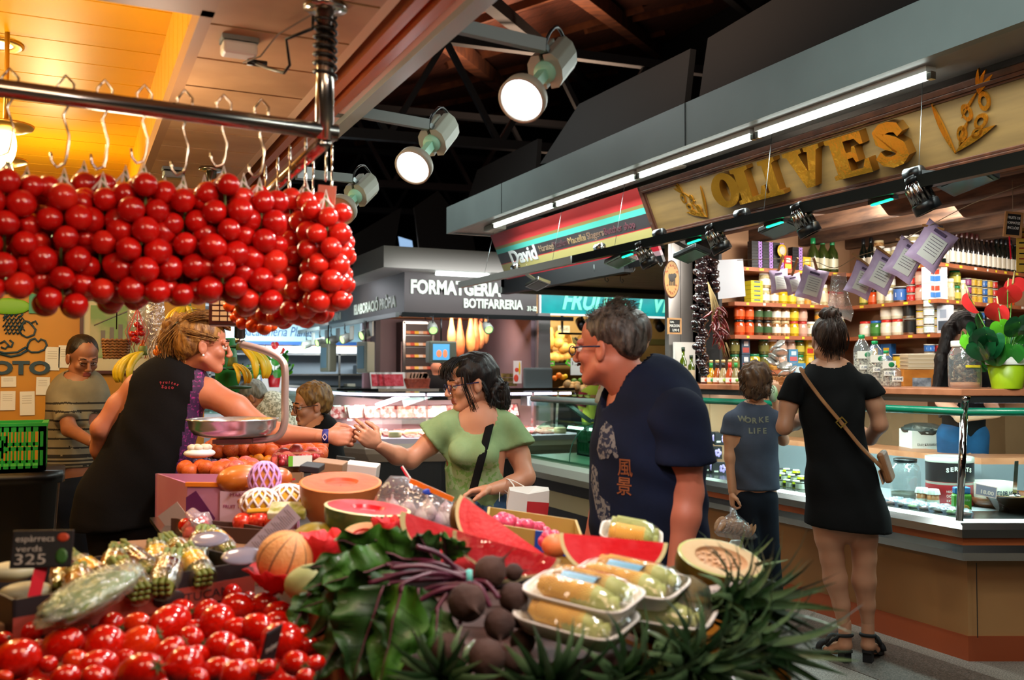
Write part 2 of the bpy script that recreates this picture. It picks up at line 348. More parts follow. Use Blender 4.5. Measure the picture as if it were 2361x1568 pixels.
woodtop=wood('counter_wood','#c07c58','#ab6a48',2,(1,6,6),.35,.03)
t=thing('olive_counter','long glazed olive shop counter with wooden top over tan laminate base, right foreground','display counter',(4.3,4.3,0))
mb=MB();sweep(mb,OP,rect(.12,.125,.9,.5))
mb.box(4.118,3.30,.13,4.121,3.303,.5,1);mb.build('base_panel',[laminate,DARK],t)
mb=MB();sweep(mb,OP,rect(.115,0,.9,.125));mb.build('plinth',ored,t)
mb=MB();sweep(mb,OP,rect(.70,.93,.98,.965));mb.build('rear_worktop',woodtop,t)
mb=MB();sweep(mb,OP,[(.02,.52),(.9,.52),(.9,.6),(0,.6),(-.015,.565)]);mb.build('steel_skirt',STEEL,t)
mb=MB();sweep(mb,OP,rect(.0,.6,.9,.64));mb.build('orange_stripe',mat('orange_stripe','#a8552a',.4),t)
mb=MB();sweep(mb,OP,[(-.02,.64),(.3,.64),(.3,.725),(.03,.725),(.0,.71),(-.02,.68)]);mb.build('steel_bumper',STEEL,t)
mb=MB();sweep(mb,OP,rect(.03,.70,.72,.72));mb.build('deck',mat('case_deck','#c9cdd0',.25,.3),t)
mb=MB();sweep(mb,OP,rect(.70,.6,.72,.93));mb.build('back_panel',mat('perforated_panel','#8f9599',.4,.5),t)
mb=MB();sweep(mb,OP,rect(.03,.725,.036,1.25));mb.build('front_glass',GLASS,t)
mb=MB();sweep(mb,OP,rect(.03,1.30,.06,1.335));sweep(mb,OP,rect(.06,1.325,.5,1.335));mb.build('top_edge',DSTEEL,t)
mb=MB();sweep(mb,OP,rect(.02,1.335,.52,1.37));mb.build('wooden_top',woodtop,t,bevel=.004)
tb=[]
for i in range(10):a=2*pi*i/10;tb.append((.05+.022*cos(a),1.255+.022*sin(a)))
mb=MB();sweep(mb,OP,tb,sm=True);mb.build('green_rail',mat('green_rail_plastic','#0b7a5a',.25),t)
mb=MB();sweep(mb,OP,rect(.50,1.285,.58,1.297));mb.build('case_lamp_strip',mat('case_tube_glow','#e8f4ff',emis=2.0),t)
for x,y in((4.015,3.285),(4.03,5.85)):
 mb=MB();mb.cyl((x-.03,y,.72),(x+.045,y+.02,1.31),.018,n=14);mb.cyl((x+.045,y+.02,1.31),(x+.03,y,1.335),.022,n=12);mb.build('post',CHROME,t)
# -- shelves
shm=wood('shelf_wood','#a9613f','#93512f',2,(5,5,5),.5,.03);wallp=mat('shop_back_wall','#b58a66',.7,col2='#a67c5b',sc=2)
SHZ=(1.47,1.73,1.975,2.235)
A0=V((4.42,5.55,0));A1=V((5.55,5.55,0));B1=V((5.55,4.72,0));C1=V((5.55+.98*1.45,4.72+.2*1.45,0));D1=C1+V((.9,-.45,0))
SEG={'A':(A0,A1),'B':(A1,B1),'C':(B1,C1),'D':(C1,D1)}
path=[(p.x,p.y)for p in(A0,A1,B1,C1,D1)]
mb=MB();sweep(mb,path,rect(.30,0,.36,2.62));struct(mb.build('wall_shop_back',wallp))
mb=MB();mb.box(4.30,5.86,0,4.42,5.92,2.62);mb.box(7.9,1,0,8.0,5.0,2.62);struct(mb.build('wall_shop_side',wallp))
SH=[]
for k,z in enumerate(SHZ):
 mb=MB();sweep(mb,path,rect(0,z-.028,.30,z));s=mb.build('wall_shelf',shm)
 tag(s,'%s wooden wall shelf of the olive shop with yellow price tickets, counted upward'%nth(k),'shelf','olive shop wall shelves');SH.append(s);random.seed(k)
 for sg,(a,b)in SEG.items():
  L=(b-a).length;d=(b-a)/L;x=.12
  while x<L-.06:
   c=a+d*x+V((0,0,z-.014));nrm=V((d.y,-d.x,0));q=c+nrm*.002;wq=random.choice((.012,.02,.02));w1=0 if random.random()<.72 else 1
   mb=MB();mb.add([q-d*wq-Z*.008,q+d*wq-Z*.008,q+d*wq+Z*.008,q-d*wq+Z*.008],[(0,1,2,3)]);mb.build('price_ticket',PAPER if w1 else mat('yellow_ticket','#e6cf2c',.6),s);x+=random.uniform(.12,.22)
# -- goods prototypes (meshes shared by every copy)
GM={}
def goods(kind,*cols):
 """list of (part name, mesh); unit sizes in metres, base at z=0"""
 key=(kind,)+cols
 if key in GM:return GM[key]
 def pm(c,rough=.3,**k):return mat('pack_%s_%s'%(c.strip('#'),rough),c,rough,**k)
 out=[];g={}
 def fin(nm,mb,ms):o=mb.build(nm,ms);out.append((nm,o.data));C.objects.unlink(o);bpy.data.objects.remove(o)
 if kind in('jar','smalljar','talljar','bigjar'):
  r,h={'jar':(.04,.115),'smalljar':(.032,.062),'talljar':(.037,.165),'bigjar':(.05,.12)}[kind]
  mb=MB();mb.lathe([(r*.9,0),(r,.006),(r,h*.78),(r*.82,h*.88),(r*.8,h*.9)],16,0)
  mb.lathe([(r*1.012,h*.2),(r*1.012,h*.6)],16,1,caps=False)
  cc=mat('content_%s'%cols[0].strip('#'),cols[0],.12,col2=cols[3]if len(cols)>3 else cols[0],sc=55,coat=.5)
  fin('goods_jar',mb,[cc,pm(cols[2])])
  mb=MB();mb.lathe([(r*.86,h*.86),(r*.88,h*.87),(r*.88,h),(r*.8,h+.002)],16);fin('lid',mb,[pm(cols[1],.25)])
 elif kind in('tin','bigtin','flattin','cup'):
  r,h={'tin':(.036,.06),'bigtin':(.055,.12),'flattin':(.045,.035),'cup':(.043,.055)}[kind]
  mb=MB();mb.lathe([(r*.95,0),(r,.003),(r,h-.004)],18,0);mb.lathe([(r*1.01,h*.15),(r*1.01,h*.85)],18,1,caps=False)
  mb.lathe([(r*1.015,h*.35),(r*1.015,h*.62)],8,2,caps=False)if len(cols)>2 else None
  fin('goods_tin',mb,[mat('tin_metal','#b8b5a8',.25,1),pm(cols[0]),pm(cols[2]if len(cols)>2 else cols[0])])
  mb=MB();mb.lathe([(r*1.02,h-.006),(r*1.02,h),(r*.9,h),(r*.88,h-.002),(0,h-.002)],18,caps=False);fin('lid',mb,[pm(cols[1],.25)])
 elif kind in('carton','tallbox','tray'):
  w_,d_,h={'carton':(.075,.06,.115),'tallbox':(.10,.05,.2),'tray':(.11,.08,.032)}[kind]
  mb=MB();mb.cbox((0,0,h/2),(w_,d_,h));
  mb.add([(-w_*.4,-d_/2-.001,h*.12),(w_*.4,-d_/2-.001,h*.12),(w_*.4,-d_/2-.001,h*.45),(-w_*.4,-d_/2-.001,h*.45)],[(0,1,2,3)],1)
  mb.add([(-w_*.25,-d_/2-.001,h*.55),(w_*.3,-d_/2-.001,h*.55),(w_*.3,-d_/2-.001,h*.85),(-w_*.25,-d_/2-.001,h*.85)],[(0,1,2,3)],2)
  fin('goods_box',mb,[pm(cols[0],.5),pm(cols[1],.5),pm(cols[2],.5)])
 elif kind in('bottle','saucebottle','bigbottle'):
  r,h={'bottle':(.034,.27),'saucebottle':(.032,.2),'bigbottle':(.045,.27)}[kind]
  mb=MB();mb.lathe([(r*.9,0),(r,.006),(r,h*.55),(r*.9,h*.62),(r*.42,h*.78),(r*.38,h*.9)],16,0);mb.lathe([(r*1.01,h*.12),(r*1.01,h*.42)],16,1,caps=False)
  fin('goods_bottle',mb,[mat('bottle_%s'%cols[0].strip('#'),cols[0],.06,coat=1),pm(cols[2])])
  mb=MB();mb.lathe([(r*.42,h*.84),(r*.44,h*.85),(r*.44,h),(r*.38,h+.002)],12);fin('cap',mb,[pm(cols[1],.3)])
 elif kind=='mill':
  mb=MB();mb.lathe([(.024,0),(.026,.1),(.022,.14)],14,0);fin('goods_mill',mb,[mat('mill_glass','#c9c9bd',.1,coat=1)])
  mb=MB();mb.lathe([(.024,.13),(.025,.2),(.02,.205)],14);fin('cap',mb,[STEEL])
 elif kind=='saffron':
  mb=MB();mb.cbox((0,0,.011),(.09,.05,.022));
  for i,(dx,dz)in enumerate(((0,.011),(.012,.017),(-.012,.017),(.012,.004),(-.012,.004))):mb.ball((.034+dx*.9,-.027,dz),(.009,.002,.006),8,5,1)
  fin('goods_box',mb,[pm('#131014',.4),pm('#b58bd6',.5)])
 GM[key]=out;return out
NMK={'jar':'food_jar','smalljar':'small_jar','talljar':'tall_jar','bigjar':'wide_jar','tin':'food_tin','bigtin':'large_tin','flattin':'flat_tin','cup':'plastic_tub','carton':'food_carton','tallbox':'tall_box','tray':'flat_box','bottle':'glass_bottle','saucebottle':'sauce_bottle','bigbottle':'oil_bottle','mill':'pepper_mill','saffron':'saffron_box'}
CATK={'jar':'jar','tin':'tin','cup':'tub','box':'box','carton':'carton','tray':'box','bottle':'bottle','mill':'pepper mill'}
SIZE={'jar':(.083,.118),'smalljar':(.068,.064),'talljar':(.077,.168),'bigjar':(.103,.123),'tin':(.076,.061),'bigtin':(.115,.121),'flattin':(.095,.036),'cup':(.092,.056),'carton':(.079,.116),'tallbox':(.105,.201),'tray':(.115,.033),'bottle':(.072,.27),'saucebottle':(.068,.2),'bigbottle':(.095,.27),'mill':(.056,.2),'saffron':(.1,.0225)}
def put(kind,cols,loc,rz,label,group,s=1.0,parts=True):
 g=goods(kind,*cols);root=None
 for i,(nm,me)in enumerate(g):
  if i and not parts:break
  o=bpy.data.objects.new(NMK[kind]if i==0 else nm,me);C.objects.link(o)
  if i==0:o.location=loc;o.rotation_euler.z=rz;o.scale=(s,s,s);root=o
  else:o.parent=root
 cat=next(v for k,v in CATK.items()if k in NMK[kind]or k in kind)if kind not in('mill','saffron','cup')else{'mill':'pepper mill','saffron':'box','cup':'tub'}[kind]
 return tag(root,label,cat,group)
JARS={'aspj':('talljar',('#d9cfa2','#e9e4d8','#d8c9a8','#b9a978'),'white asparagus jar'),'orj':('jar',('#d8501c','#1c1a18','#d9602c','#b83a10'),'orange sauce jar'),'brj':('jar',('#6b4527','#191715','#3c5a34','#4a2c16'),'brown mushroom jar'),'whj':('jar',('#c9bd98','#ece8df','#e9e6da','#a8955e'),'pale bean jar'),'nutj':('jar',('#7d4a26','#c9b489','#e6e2d4','#c49b66'),'brown chestnut jar'),'yej':('jar',('#d9b516','#b8322a','#e0c43a','#b08d10'),'yellow pepper jar'),'pate':('smalljar',('#b3945c','#e8e3d6','#e0932a'),'squat orange-labelled jar'),'pink':('jar',('#c99a86','#b02822','#cfa792'),'pink jar, red lid'),'may':('bigjar',('#dcd6b8','#c4261e','#e8e2d0'),'mayonnaise jar with red lid'),'greenj':('jar',('#7f8436','#0f7a44','#c2b64a','#4c5520'),'green olive jar'),'lenj':('jar',('#6f6a35','#13603c','#6f6a35','#3c3f1d'),'lentil jar with green lid'),'chk':('jar',('#c79a4a','#e2e0d6','#c79a4a','#a67c35'),'chickpea jar with white lid'),'bean':('jar',('#cbab96','#dcdad6','#cbab96','#b38c77'),'pinkish bean jar with white lid'),'ylab':('bigjar',('#cdb12a','#14704a','#d8c02c','#8f9434'),'yellow-labelled jar, green lid'),'blue':('tin',('#2f64a8','#b8b5a8','#dfe6ee'),'blue and white tin'),'red':('tin',('#c02a22','#b8b5a8','#e3d7c8'),'red tin'),'gold':('tin',('#caa02c','#d4c17a','#7a6a2c'),'gold tin'),'teal':('tin',('#cfe0dc','#b8b5a8','#2ba79a'),'white-teal tin'),'orng':('tin',('#e3e0d8','#b8b5a8','#e58a3c'),'white-orange tin'),'purp':('tin',('#8a2f6a','#b8b5a8','#d8c6d8'),'purple tin'),'yt':('cup',('#dac9b0','#e6c41a','#dec41e'),'yellow-lidded tub'),'yf':('flattin',('#d9bd1c','#d9bd1c'),'flat yellow tin'),'st':('bigtin',('#17191a','#9c958a','#17191a'),'big black tin'),'wbx':('carton',('#dedbd2','#3a76b8','#c8472e'),'white carton'),'ybx':('tray',('#d8c51e','#d8c51e','#2b5470'),'flat yellow box'),'bbx':('tallbox',('#2467ad','#17375e','#e2b32c'),'tall blue box'),'dbx':('carton',('#33485c','#a04038','#c8d0d4'),'dark blue carton'),'tr':('tray',('#d9d6cc','#c96a52','#b8b4a8'),'flat white box'),'blk':('carton',('#1c1c1a','#bdb6a4','#1c1c1a'),'small black box'),'rb':('carton',('#c5241f','#e8d33c','#d8d3c8'),'red packet box'),'yb':('carton',('#d7b21e','#c2382a','#e0d08c'),'yellow and red box'),'sil':('tallbox',('#c2c8d2','#3b4450','#8d97a8'),'tall silver box'),'wine':('bottle',('#0c1410','#14161a','#c9bca4'),'dark wine bottle'),'wr':('bottle',('#14100f','#3a1212','#d8cdbb'),'dark red-labelled bottle'),'oil':('bigbottle',('#2d3a12','#0a8a4c','#c9c1a0'),'oil bottle, green cap'),'mil':('mill',('#c9c9bd',),'steel topped pepper mill'),'saf':('saffron',('#131014',),'slim black purple-flowered box'),'blu2':('bigtin',('#2d5fa6','#c9c6bd','#d8dde6'),'wide blue tin'),'tomj':('bigtin',('#c7a82c','#c9c6bd','#7a2b20'),'wide yellow tin'),'grn':('bigjar',('#3f7a34','#2a6fc0','#4a8a3c'),'green jar, blue lid'),}
def row(seg,z,s0,spec,shelfname,depth=.10,back=True):
 """spec: list of (key, columns, stack); goods stand side by side along the shelf from s0 (0..1 of the segment)"""
 a,b=SEG[seg];L=(b-a).length;d=(b-a)/L;n=V((-d.y,d.x,0));rz=atan2(d.y,d.x);x=s0;cnt={}
 for key,ncol,stack in spec:
  if key=='_':x+=ncol;continue
  kind,cols,desc=JARS[key];w_,h_=SIZE[kind]
  for c in range(ncol):
   if x+w_*.55>L:return
   for k in range(stack):
    p=a+d*(x+w_/2)+n*depth+Z*(z+k*(h_+.001)+.0005);cnt[key]=cnt.get(key,0)+1
    put(kind,cols,p,rz,'%s, %s from left%s, %s shelf'%(desc,nth(min(c+cnt.get(key+'c',0),19)),(' in %s layer'%nth(k))if stack>1 else '',shelfname),'goods on the %s shelf'%shelfname)
   x+=w_+.004
  cnt[key+'c']=cnt.get(key+'c',0)+ncol
SN={'A':'left','B':'middle','C':'right','D':'far right'}
ZN=('lowest','second lowest','third','top')
def shelfrow(seg,k,s0,*spec):row(seg,SHZ[k],s0,spec,'%s %s'%(ZN[k],SN[seg]))
shelfrow('A',3,.22,('saf',3,9),('rb',1,1),('saf',1,8),('yb',1,1),('oil',3,1),('wine',3,1))
shelfrow('A',2,.2,('ybx',1,5),('whj',1,2),('nutj',1,2),('yej',2,2),('aspj',1,1),('pate',1,2),('whj',1,1),('aspj',1,1),('pink',2,1))
shelfrow('A',1,.08,('orj',2,2),('brj',2,2),('nutj',2,2),('yej',1,2),('pink',1,2),('whj',1,1),('pate',3,4),('aspj',2,1))
shelfrow('A',0,.03,('lenj',1,2),('dbx',1,2),('ylab',1,1),('lenj',1,2),('chk',1,2),('bean',2,2),('greenj',1,2),('yb',1,2),('dbx',1,1),('bean',1,2),('rb',1,1))
shelfrow('B',3,.01,('wine',2,1),('nutj',1,2),('aspj',2,1),('whj',2,2),('wine',3,1))
shelfrow('B',2,.01,('greenj',1,2),('orj',1,1),('aspj',1,1),('whj',1,2),('blu2',1,1),('red',1,3),('pink',1,2),('wbx',2,2))
shelfrow('B',1,.01,('may',1,1),('grn',1,1),('may',2,2),('st',1,2),('yt',2,4),('sil',1,1))
shelfrow('B',0,.12,('bbx',2,1),('tomj',1,1),('blu2',2,1),('red',2,3))
shelfrow('C',3,.12,('greenj',1,1),('mil',2,1),('wr',9,1),('wine',6,1))
shelfrow('C',2,.01,('wbx',1,2),('tr',1,6),('aspj',2,1),('greenj',1,2),('aspj',1,1),('purp',1,3),('gold',2,3),('blue',1,3),('gold',1,3),('red',1,3),('orj',3,1))
shelfrow('C',1,.01,('teal',3,4),('orng',2,4),('teal',2,4),('orng',1,4),('gold',1,3),('blue',1,3),('blk',4,2))
shelfrow('C',0,.01,('blue',2,3),('gold',1,3),('rb',1,2),('yb',2,2),('gold',3,2),('rb',3,1),('blue',4,2))
# -- shop ceiling: tiles between old beams, and the inner ceiling of the butcher
mb=MB()
for i in range(5):
 for j in range(13):mb.box(4.0+i*.5,.6+j*.42,2.58,4.0+i*.5+.49,.6+j*.42+.412,2.6)
for i in range(5,9):
 for j in range(13):mb.box(4.0+i*.5,.6+j*.42,2.58,4.0+i*.5+.49,.6+j*.42+.412,2.6)
mb.box(3.7,.5,2.601,8.2,5.95,2.62,1);struct(mb.build('ceiling_shop',[mat('pink_ceiling_tile','#c09a82',.6,col2='#b08a72',sc=3),mat('tile_joint','#d8cabb',.8)]))
bw=wood('old_beam','#6b4d38','#3f2c20',4,(6,1,6),.8,.4)
for x in(4.35,4.85,5.35,5.85,6.35,6.85):
 mb=MB();mb.bar((x,.6,2.53),(x,5.9,2.53),.1,.12);struct(mb.build('trim_beam',bw,bevel=.012))
# -- signs on the canopy front
def canopy_sign_frame(y0):return frame((3.55,y0,2.735),(0,-1,0),(.14,0,-.335))
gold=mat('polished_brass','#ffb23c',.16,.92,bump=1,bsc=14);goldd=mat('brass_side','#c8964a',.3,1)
brownf=wood('sign_frame_wood','#5b3220','#3d2015',3,(4,4,4),.35,.05,.4)
signw=wood('oak_veneer','#7d6038','#6c5230',2,(12,1,12),.45,.04)
t=thing('shop_sign','framed oak sign with raised brass letters OLIVES and olive branches above the counter','sign',(3.6,3.6,2.4))
F0=canopy_sign_frame(5.49);FW=4.6;FH=.363
mb=MB(F0);mb.box(0,0,.0,FW,FH,.03);mb.build('board',signw,t)
mb=MB(F0)
for(a,b,z)in((0,.03,-.012),(.03,.048,-.02),(.048,.062,-.008)):
 mb.box(a,a,z,FW,b,.03);mb.box(a,a,z,b,FH+.0,.03);mb.box(a,FH-b+.03,z,FW,FH-a+.03,.03)
mb.build('frame',brownf,t,bevel=.003)
SF=F0@Matrix(((1,0,0,0),(0,-1,0,FH),(0,0,-1,0),(0,0,0,1)))
def serif(ch):
 """heavy slab letters in a 1 x 1 box: list of outlines (outer, holes)"""
 s=.1;L={'I':[[(0,0),(.9,0),(.9,s),(.72,.13),(.72,.87),(.9,1-s),(.9,1),(0,1),(0,1-s),(.18,.87),(.18,.13),(0,s)]],'L':[[(0,0),(1,0),(1,.36),(.9,.36),(.78,.14),(.5,.13),(.5,.87),(.62,1-s),(.62,1),(0,1),(0,1-s),(.12,.87),(.12,.13),(0,s)]],'V':[[(.38,0),(.62,0),(.94,.87),(1.04,.9),(1.04,1),(.6,1),(.6,.9),(.68,.87),(.56,.38),(.42,.87),(.52,.9),(.52,1),(-.04,1),(-.04,.9),(.06,.87)]],'E':[[(0,0),(1,0),(1,.34),(.9,.34),(.8,.14),(.48,.13),(.48,.44),(.62,.44),(.66,.32),(.74,.32),(.74,.7),(.66,.7),(.62,.58),(.48,.58),(.48,.87),(.78,.86),(.88,.7),(.97,.7),(.97,1),(0,1),(0,1-s),(.11,.87),(.11,.13),(0,s)]],}
 if ch in L:return L[ch]
 if ch=='O':
  out=[(.5+.5*cos(2*pi*i/36),.5+.5*sin(2*pi*i/36))for i in range(36)];hole=[(.5+.17*cos(2*pi*i/36),.5+.32*sin(2*pi*i/36))for i in range(36)];return[out,hole]
 if ch=='S':
  c=[(.86,.68),(.78,.84),(.6,.89),(.4,.88),(.26,.79),(.27,.67),(.42,.58),(.62,.49),(.77,.38),(.8,.24),(.66,.13),(.45,.1),(.24,.16),(.12,.32)]
  wd=[.1,.12,.12,.13,.15,.17,.18,.18,.17,.16,.14,.13,.12,.12];l=[];r=[]
  for i,p in enumerate(c):
   a=c[max(i-1,0)];b=c[min(i+1,len(c)-1)];d=V((b[0]-a[0],b[1]-a[1])).normalized();n=V((-d.y,d.x))*wd[i];l.append((p[0]+n.x,p[1]+n.y));r.append((p[0]-n.x,p[1]-n.y))
  return[l+r[::-1]]
SFi=SF.inverted()
def on_sign(u,v,off=.05):
 o=SFi@EYE;d=SFi.to_3x3()@ray(u,v);k=(off-o.z)/d.z;q=o+d*k;return q.x,q.y
for ch,u0,v0,u1,v1 in(('O',1643,450,1707,445),('L',1706,470,1770,450),('I',1772,460,1815,450),('V',1819,400,1900,390),('E',1912,370,2000,355),('S',2012,350,2094,330)):
 x=on_sign(u0,v0)[0];w_=on_sign(u1,v1)[0]-x
 h=.215;ps=serif(ch);mb=MB(SF@Matrix.Translation((x,.078,0)))
 if ch=='O':
  o_,i_=[[(p[0]*w_,p[1]*h)for p in q]for q in ps];n=36
  for z,sg in((.05,1),):mb.add([(x_,y_,z)for x_,y_ in o_+i_],[(j,(j+1)%n,n+(j+1)%n,n+j)for j in range(n)])
  mb.add([(x_,y_,z)for z in(0,.05)for x_,y_ in o_],[(j,(j+1)%n,n+(j+1)%n,n+j)for j in range(n)],1)
  mb.add([(x_,y_,z)for z in(0,.05)for x_,y_ in i_],[(j,n+j,n+(j+1)%n,(j+1)%n)for j in range(n)],1)
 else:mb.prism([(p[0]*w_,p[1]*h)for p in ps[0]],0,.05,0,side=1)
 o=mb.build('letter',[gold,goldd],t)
def sprig(M,s,flip=1):
 mb=MB(M@Matrix.Diagonal((s*flip,s,s,1)))
 def leaf(x,y,a,l,w_):
  pts=[(l*k/8,w_*sin(pi*k/8)**.8)for k in range(9)]+[(l*k/8,-w_*.35*sin(pi*k/8))for k in range(7,0,-1)]
  c,sn=cos(R(a)),sin(R(a));mb.prism([(x+c*p-sn*q,y+sn*p+c*q)for p,q in pts],0,.04)
 def olive(x,y,a,l,w_):
  c,sn=cos(R(a)),sin(R(a));n=18;f=lambda k:[(x+c*l*k*cos(t_)-sn*w_*k*sin(t_),y+sn*l*k*cos(t_)+c*w_*k*sin(t_))for t_ in[2*pi*i/n for i in range(n)]]
  o_,i_=f(1),f(.5);mb.add([(p[0],p[1],.04)for p in o_+i_],[(j,(j+1)%n,n+(j+1)%n,n+j)for j in range(n)]);mb.add([(p[0],p[1],z)for z in(0,.04)for p in o_],[(j,(j+1)%n,n+(j+1)%n,n+j)for j in range(n)])
 leaf(0,0,100,.95,.07);leaf(0,.02,18,.9,.09);leaf(.1,.1,52,.5,.05);leaf(.3,.55,40,.55,.035)
 for a in(35,55,72):leaf(.72,.85,a,.42,.05)
 for q in((.22,.3,70,.14,.09),(.42,.62,95,.15,.09),(.62,.42,40,.15,.1),(.78,.72,80,.16,.1),(.5,.25,30,.12,.08)):olive(*q)
 return mb
sprig(SF@Matrix.Translation((on_sign(2190,360)[0],.06,.002)),.27).build('brass_sprig',gold,t)
sprig(SF@Matrix.Translation((on_sign(1620,510)[0],.045,.002)),.22,-1).build('brass_sprig',gold,t)
# -- butcher's striped sign
SFD=canopy_sign_frame(8.02)@Matrix(((1,0,0,0),(0,-1,0,.55),(0,0,-1,0),(0,0,0,1)))
t=thing('shop_sign','striped red, turquoise, grey and cream butcher sign lettered David Carnissers','sign',(3.6,6.9,2.4))
DW=2.52;st=[(.0,.05,'#1b1a1b'),(.05,.085,'#b48b92'),(.085,.125,'#b51c2c'),(.125,.255,'#b9ab6c'),(.255,.262,'#c62834'),(.262,.36,'#3a3436'),(.36,.405,'#4fb5a8'),(.405,.43,'#8e7d4a'),(.43,.55,'#d23a3c')]
mb=MB(SFD)
for i,(a,b,c)in enumerate(st):mb.box(0,a,-.02,DW,b,0,i)
mb.build('striped_board',[mat('sign_stripe_'+c[1:],c,.35)for _,_,c in st],t)
txt('David',SFD@Matrix.Translation((.50,.235,.002)),.125,mat('sign_white','#e2e2e2',.4),t,width=.52,bold=.04)
txt('Carnissers',SFD@Matrix.Translation((.50,.15,.002)),.062,mat('sign_outline','#d8d4bc',.4),t,width=.52)
for s,x,w_,c in(('Harategi',.96,.26,'#8d7560'),('Mecelleria',1.22,.24,'#54343a'),('Macellai',1.49,.28,'#a3855f'),('Slagers',1.78,.25,'#8a6a58'),('Butcher shop',2.13,.42,'#6b3a44')):
 txt(s,SFD@Matrix.Translation((x,.285,.002)),.055,mat('sign_word_'+c[1:],c,.5),t,width=w_)
# -- tubes, tracks and spots
tubem=mat('tube_glow','#f4fff8',emis=9)
for k,(y0,y1)in enumerate(((7.45,6.33),(6.29,5.18),(5.14,4.02),(3.98,2.86))):
 t=thing('tube_lamp','%s glowing tube lamp from the far end of the olive canopy'%nth(k),'tube lamp',(3.33,y0,2.75),'lit tube lamps under the long grey canopy')
 mb=MB();mb.cyl((3.34,y0,2.728),(3.34,y1,2.728),.014,n=10);mb.build('tube',tubem,t)
 mb=MB();mb.box(3.31,y1,2.745,3.37,y0,2.77);mb.build('housing',WHITE,t)
 for y in(y0,y1):mb=MB();mb.box(3.325,y-.012,2.712,3.355,y+.012,2.745);mb.build('socket',STEEL,t)
mb=MB();mb.lathe([(.075,0),(.08,.006),(.05,.012),(.0,.014)],24,at=Matrix.Translation((3.47,4.95,2.758)))
tag(mb.build('ceiling_speaker',WHITE),'round white speaker disc on the canopy underside beside the tubes','speaker')
mb=MB();mb.box(3.40,5.78,2.757,3.52,6.12,2.77);
for i in range(9):mb.box(3.41,5.8+i*.035,2.752,3.51,5.812+i*.035,2.757,1)
tag(mb.build('air_grille',[DSTEEL,DARK]),'slatted air vent in the canopy underside above the butcher sign','vent')
t=thing('emergency_lamp','small pale emergency lamp at the far end of the tube row','lamp',(3.42,7.6,2.7));mb=MB();mb.box(3.36,7.5,2.715,3.48,7.75,2.77);mb.build('lamp_body',mat('milky_lamp','#b8bab0',.3),t,bevel=.015)
gled=mat('green_led','#12ffa0',emis=7)
def track(name,label,a,b,m,r=.028,wires=()):
 t=thing(name,label,'light track',a);mb=MB();mb.bar(a,b,r*1.6,r*2);mb.build('rail',m,t)
 for p,q in wires:mb=MB();mb.cyl(p,q,.0015,n=5);mb.build('hanging_wire',DSTEEL,t)
 return t
TX,TZ=3.30,2.27
SILV=mat('silver_track','#a4a6a2',.4,.25)
blk=mat('track_black','#1a1d1c',.3,.4)
track('light_track','black light track hung in front of the brass lettered sign',(TX,5.95,TZ),(TX,1.2,TZ),blk,wires=[((TX,y,TZ+.02),(3.45,y+.1,2.76))for y in(2.9,3.9,5.4)])
track('light_track','silver light track hung in front of the striped butcher sign',(TX,8.15,TZ),(TX,5.97,TZ),SILV,wires=[((TX,y,TZ+.02),(3.45,y+.1,2.76))for y in(6.3,7.6)])
track('light_track','silver bar carrying halogen lamps at the end of the butcher stall',(3.7,8.15,2.24),(6.3,8.15,2.24),SILV)
ribm=mat('ribbed_chrome','#9a9a98',.18,1)
def track_spot(u,v,label,led):
 c=PX(u,v,TX+.02);t=thing('track_spotlight',label,'spotlight',c,'black and chrome track spotlights over the olive counter')
 d=V((.35,-.25,-.9));M=aim(c-d.normalized()*.06,d)
 def rb(a,q,z):return(cos(a)*q*(1+.07*cos(a*14)),sin(a)*q*(1+.07*cos(a*14)),z)
 mb=MB(M);mb.lathe([(.03,-.02),(.046,0),(.05,.085)],84,fn=rb);mb.build('ribbed_body',ribm,t)
 mb=MB(M);mb.lathe([(.054,.08),(.058,.085),(.058,.125),(.05,.128),(.048,.10)],28);mb.lathe([(.03,-.045),(.036,-.02)],20);mb.build('lens_ring',BLACK,t)
 mb=MB();mb.bar(V((TX,c.y,TZ)),c-d.normalized()*.09,.02,.03);mb.build('bracket',BLACK,t)
 mb=MB();e=V((TX+.03,c.y+.16,TZ-.03));mb.bar(e,e+V((0,.13,-.01)),.05,.02);mb.build('lamp_housing',BLACK,t)
 mb=MB();mb.bar(e+V((-.012,0,-.014)),e+V((-.012,.12,-.024)),.012,.006);mb.build('green_led',gled,t)
for a in((1490,592,'leftmost chrome track spotlight, beside the butcher sign'),(1655,556,'second chrome track spotlight from the left, under the letter O'),(1856,513,'third chrome track spotlight from the left, below the letter V'),(2126,456,'rightmost chrome track spotlight, below the letter S')):track_spot(*a,True)
def halogen(u,v,label,x,m=BLACK,fl=1):
 """flat floodlight on an arm hooked over the track"""
 c=PX(u,v,x);t=thing('floodlight',label,'floodlight',c,'flat floodlights clipped to the tracks')
 a=V((TX,c.y+.16,TZ+.045));mb=MB();mb.bar(a,c+V((0,0,.02)),.03,.022);mb.cyl(a-V((0,.03,0)),a+V((0,.05,0)),.028,n=12);mb.build('arm',m,t)
 mb=MB(aim(c,(-.3,-.2,-1),(0,1,0)));mb.box(-.06,-.11,-.015,.06,.11,.015);mb.build('lamp_case',m,t,bevel=.004)
 mb=MB(aim(c,(-.3,-.2,-1),(0,1,0)));mb.box(-.045,-.09,.0155,.045,.09,.018);mb.build('lamp_glass',mat('dull_lamp_glass','#59564c',.1),t)
halogen(1595,585,'black floodlight arm left of the second track spotlight',3.42);halogen(1800,525,'black floodlight arm between the second and third track spotlights',3.42);halogen(2230,415,'black floodlight arm right of the rightmost track spotlight',3.42)
halogen(1430,600,'silver floodlight arm at the near end of the silver track',3.36,STEEL);halogen(1240,655,'silver floodlight arm at the far end of the silver track',3.42,STEEL)
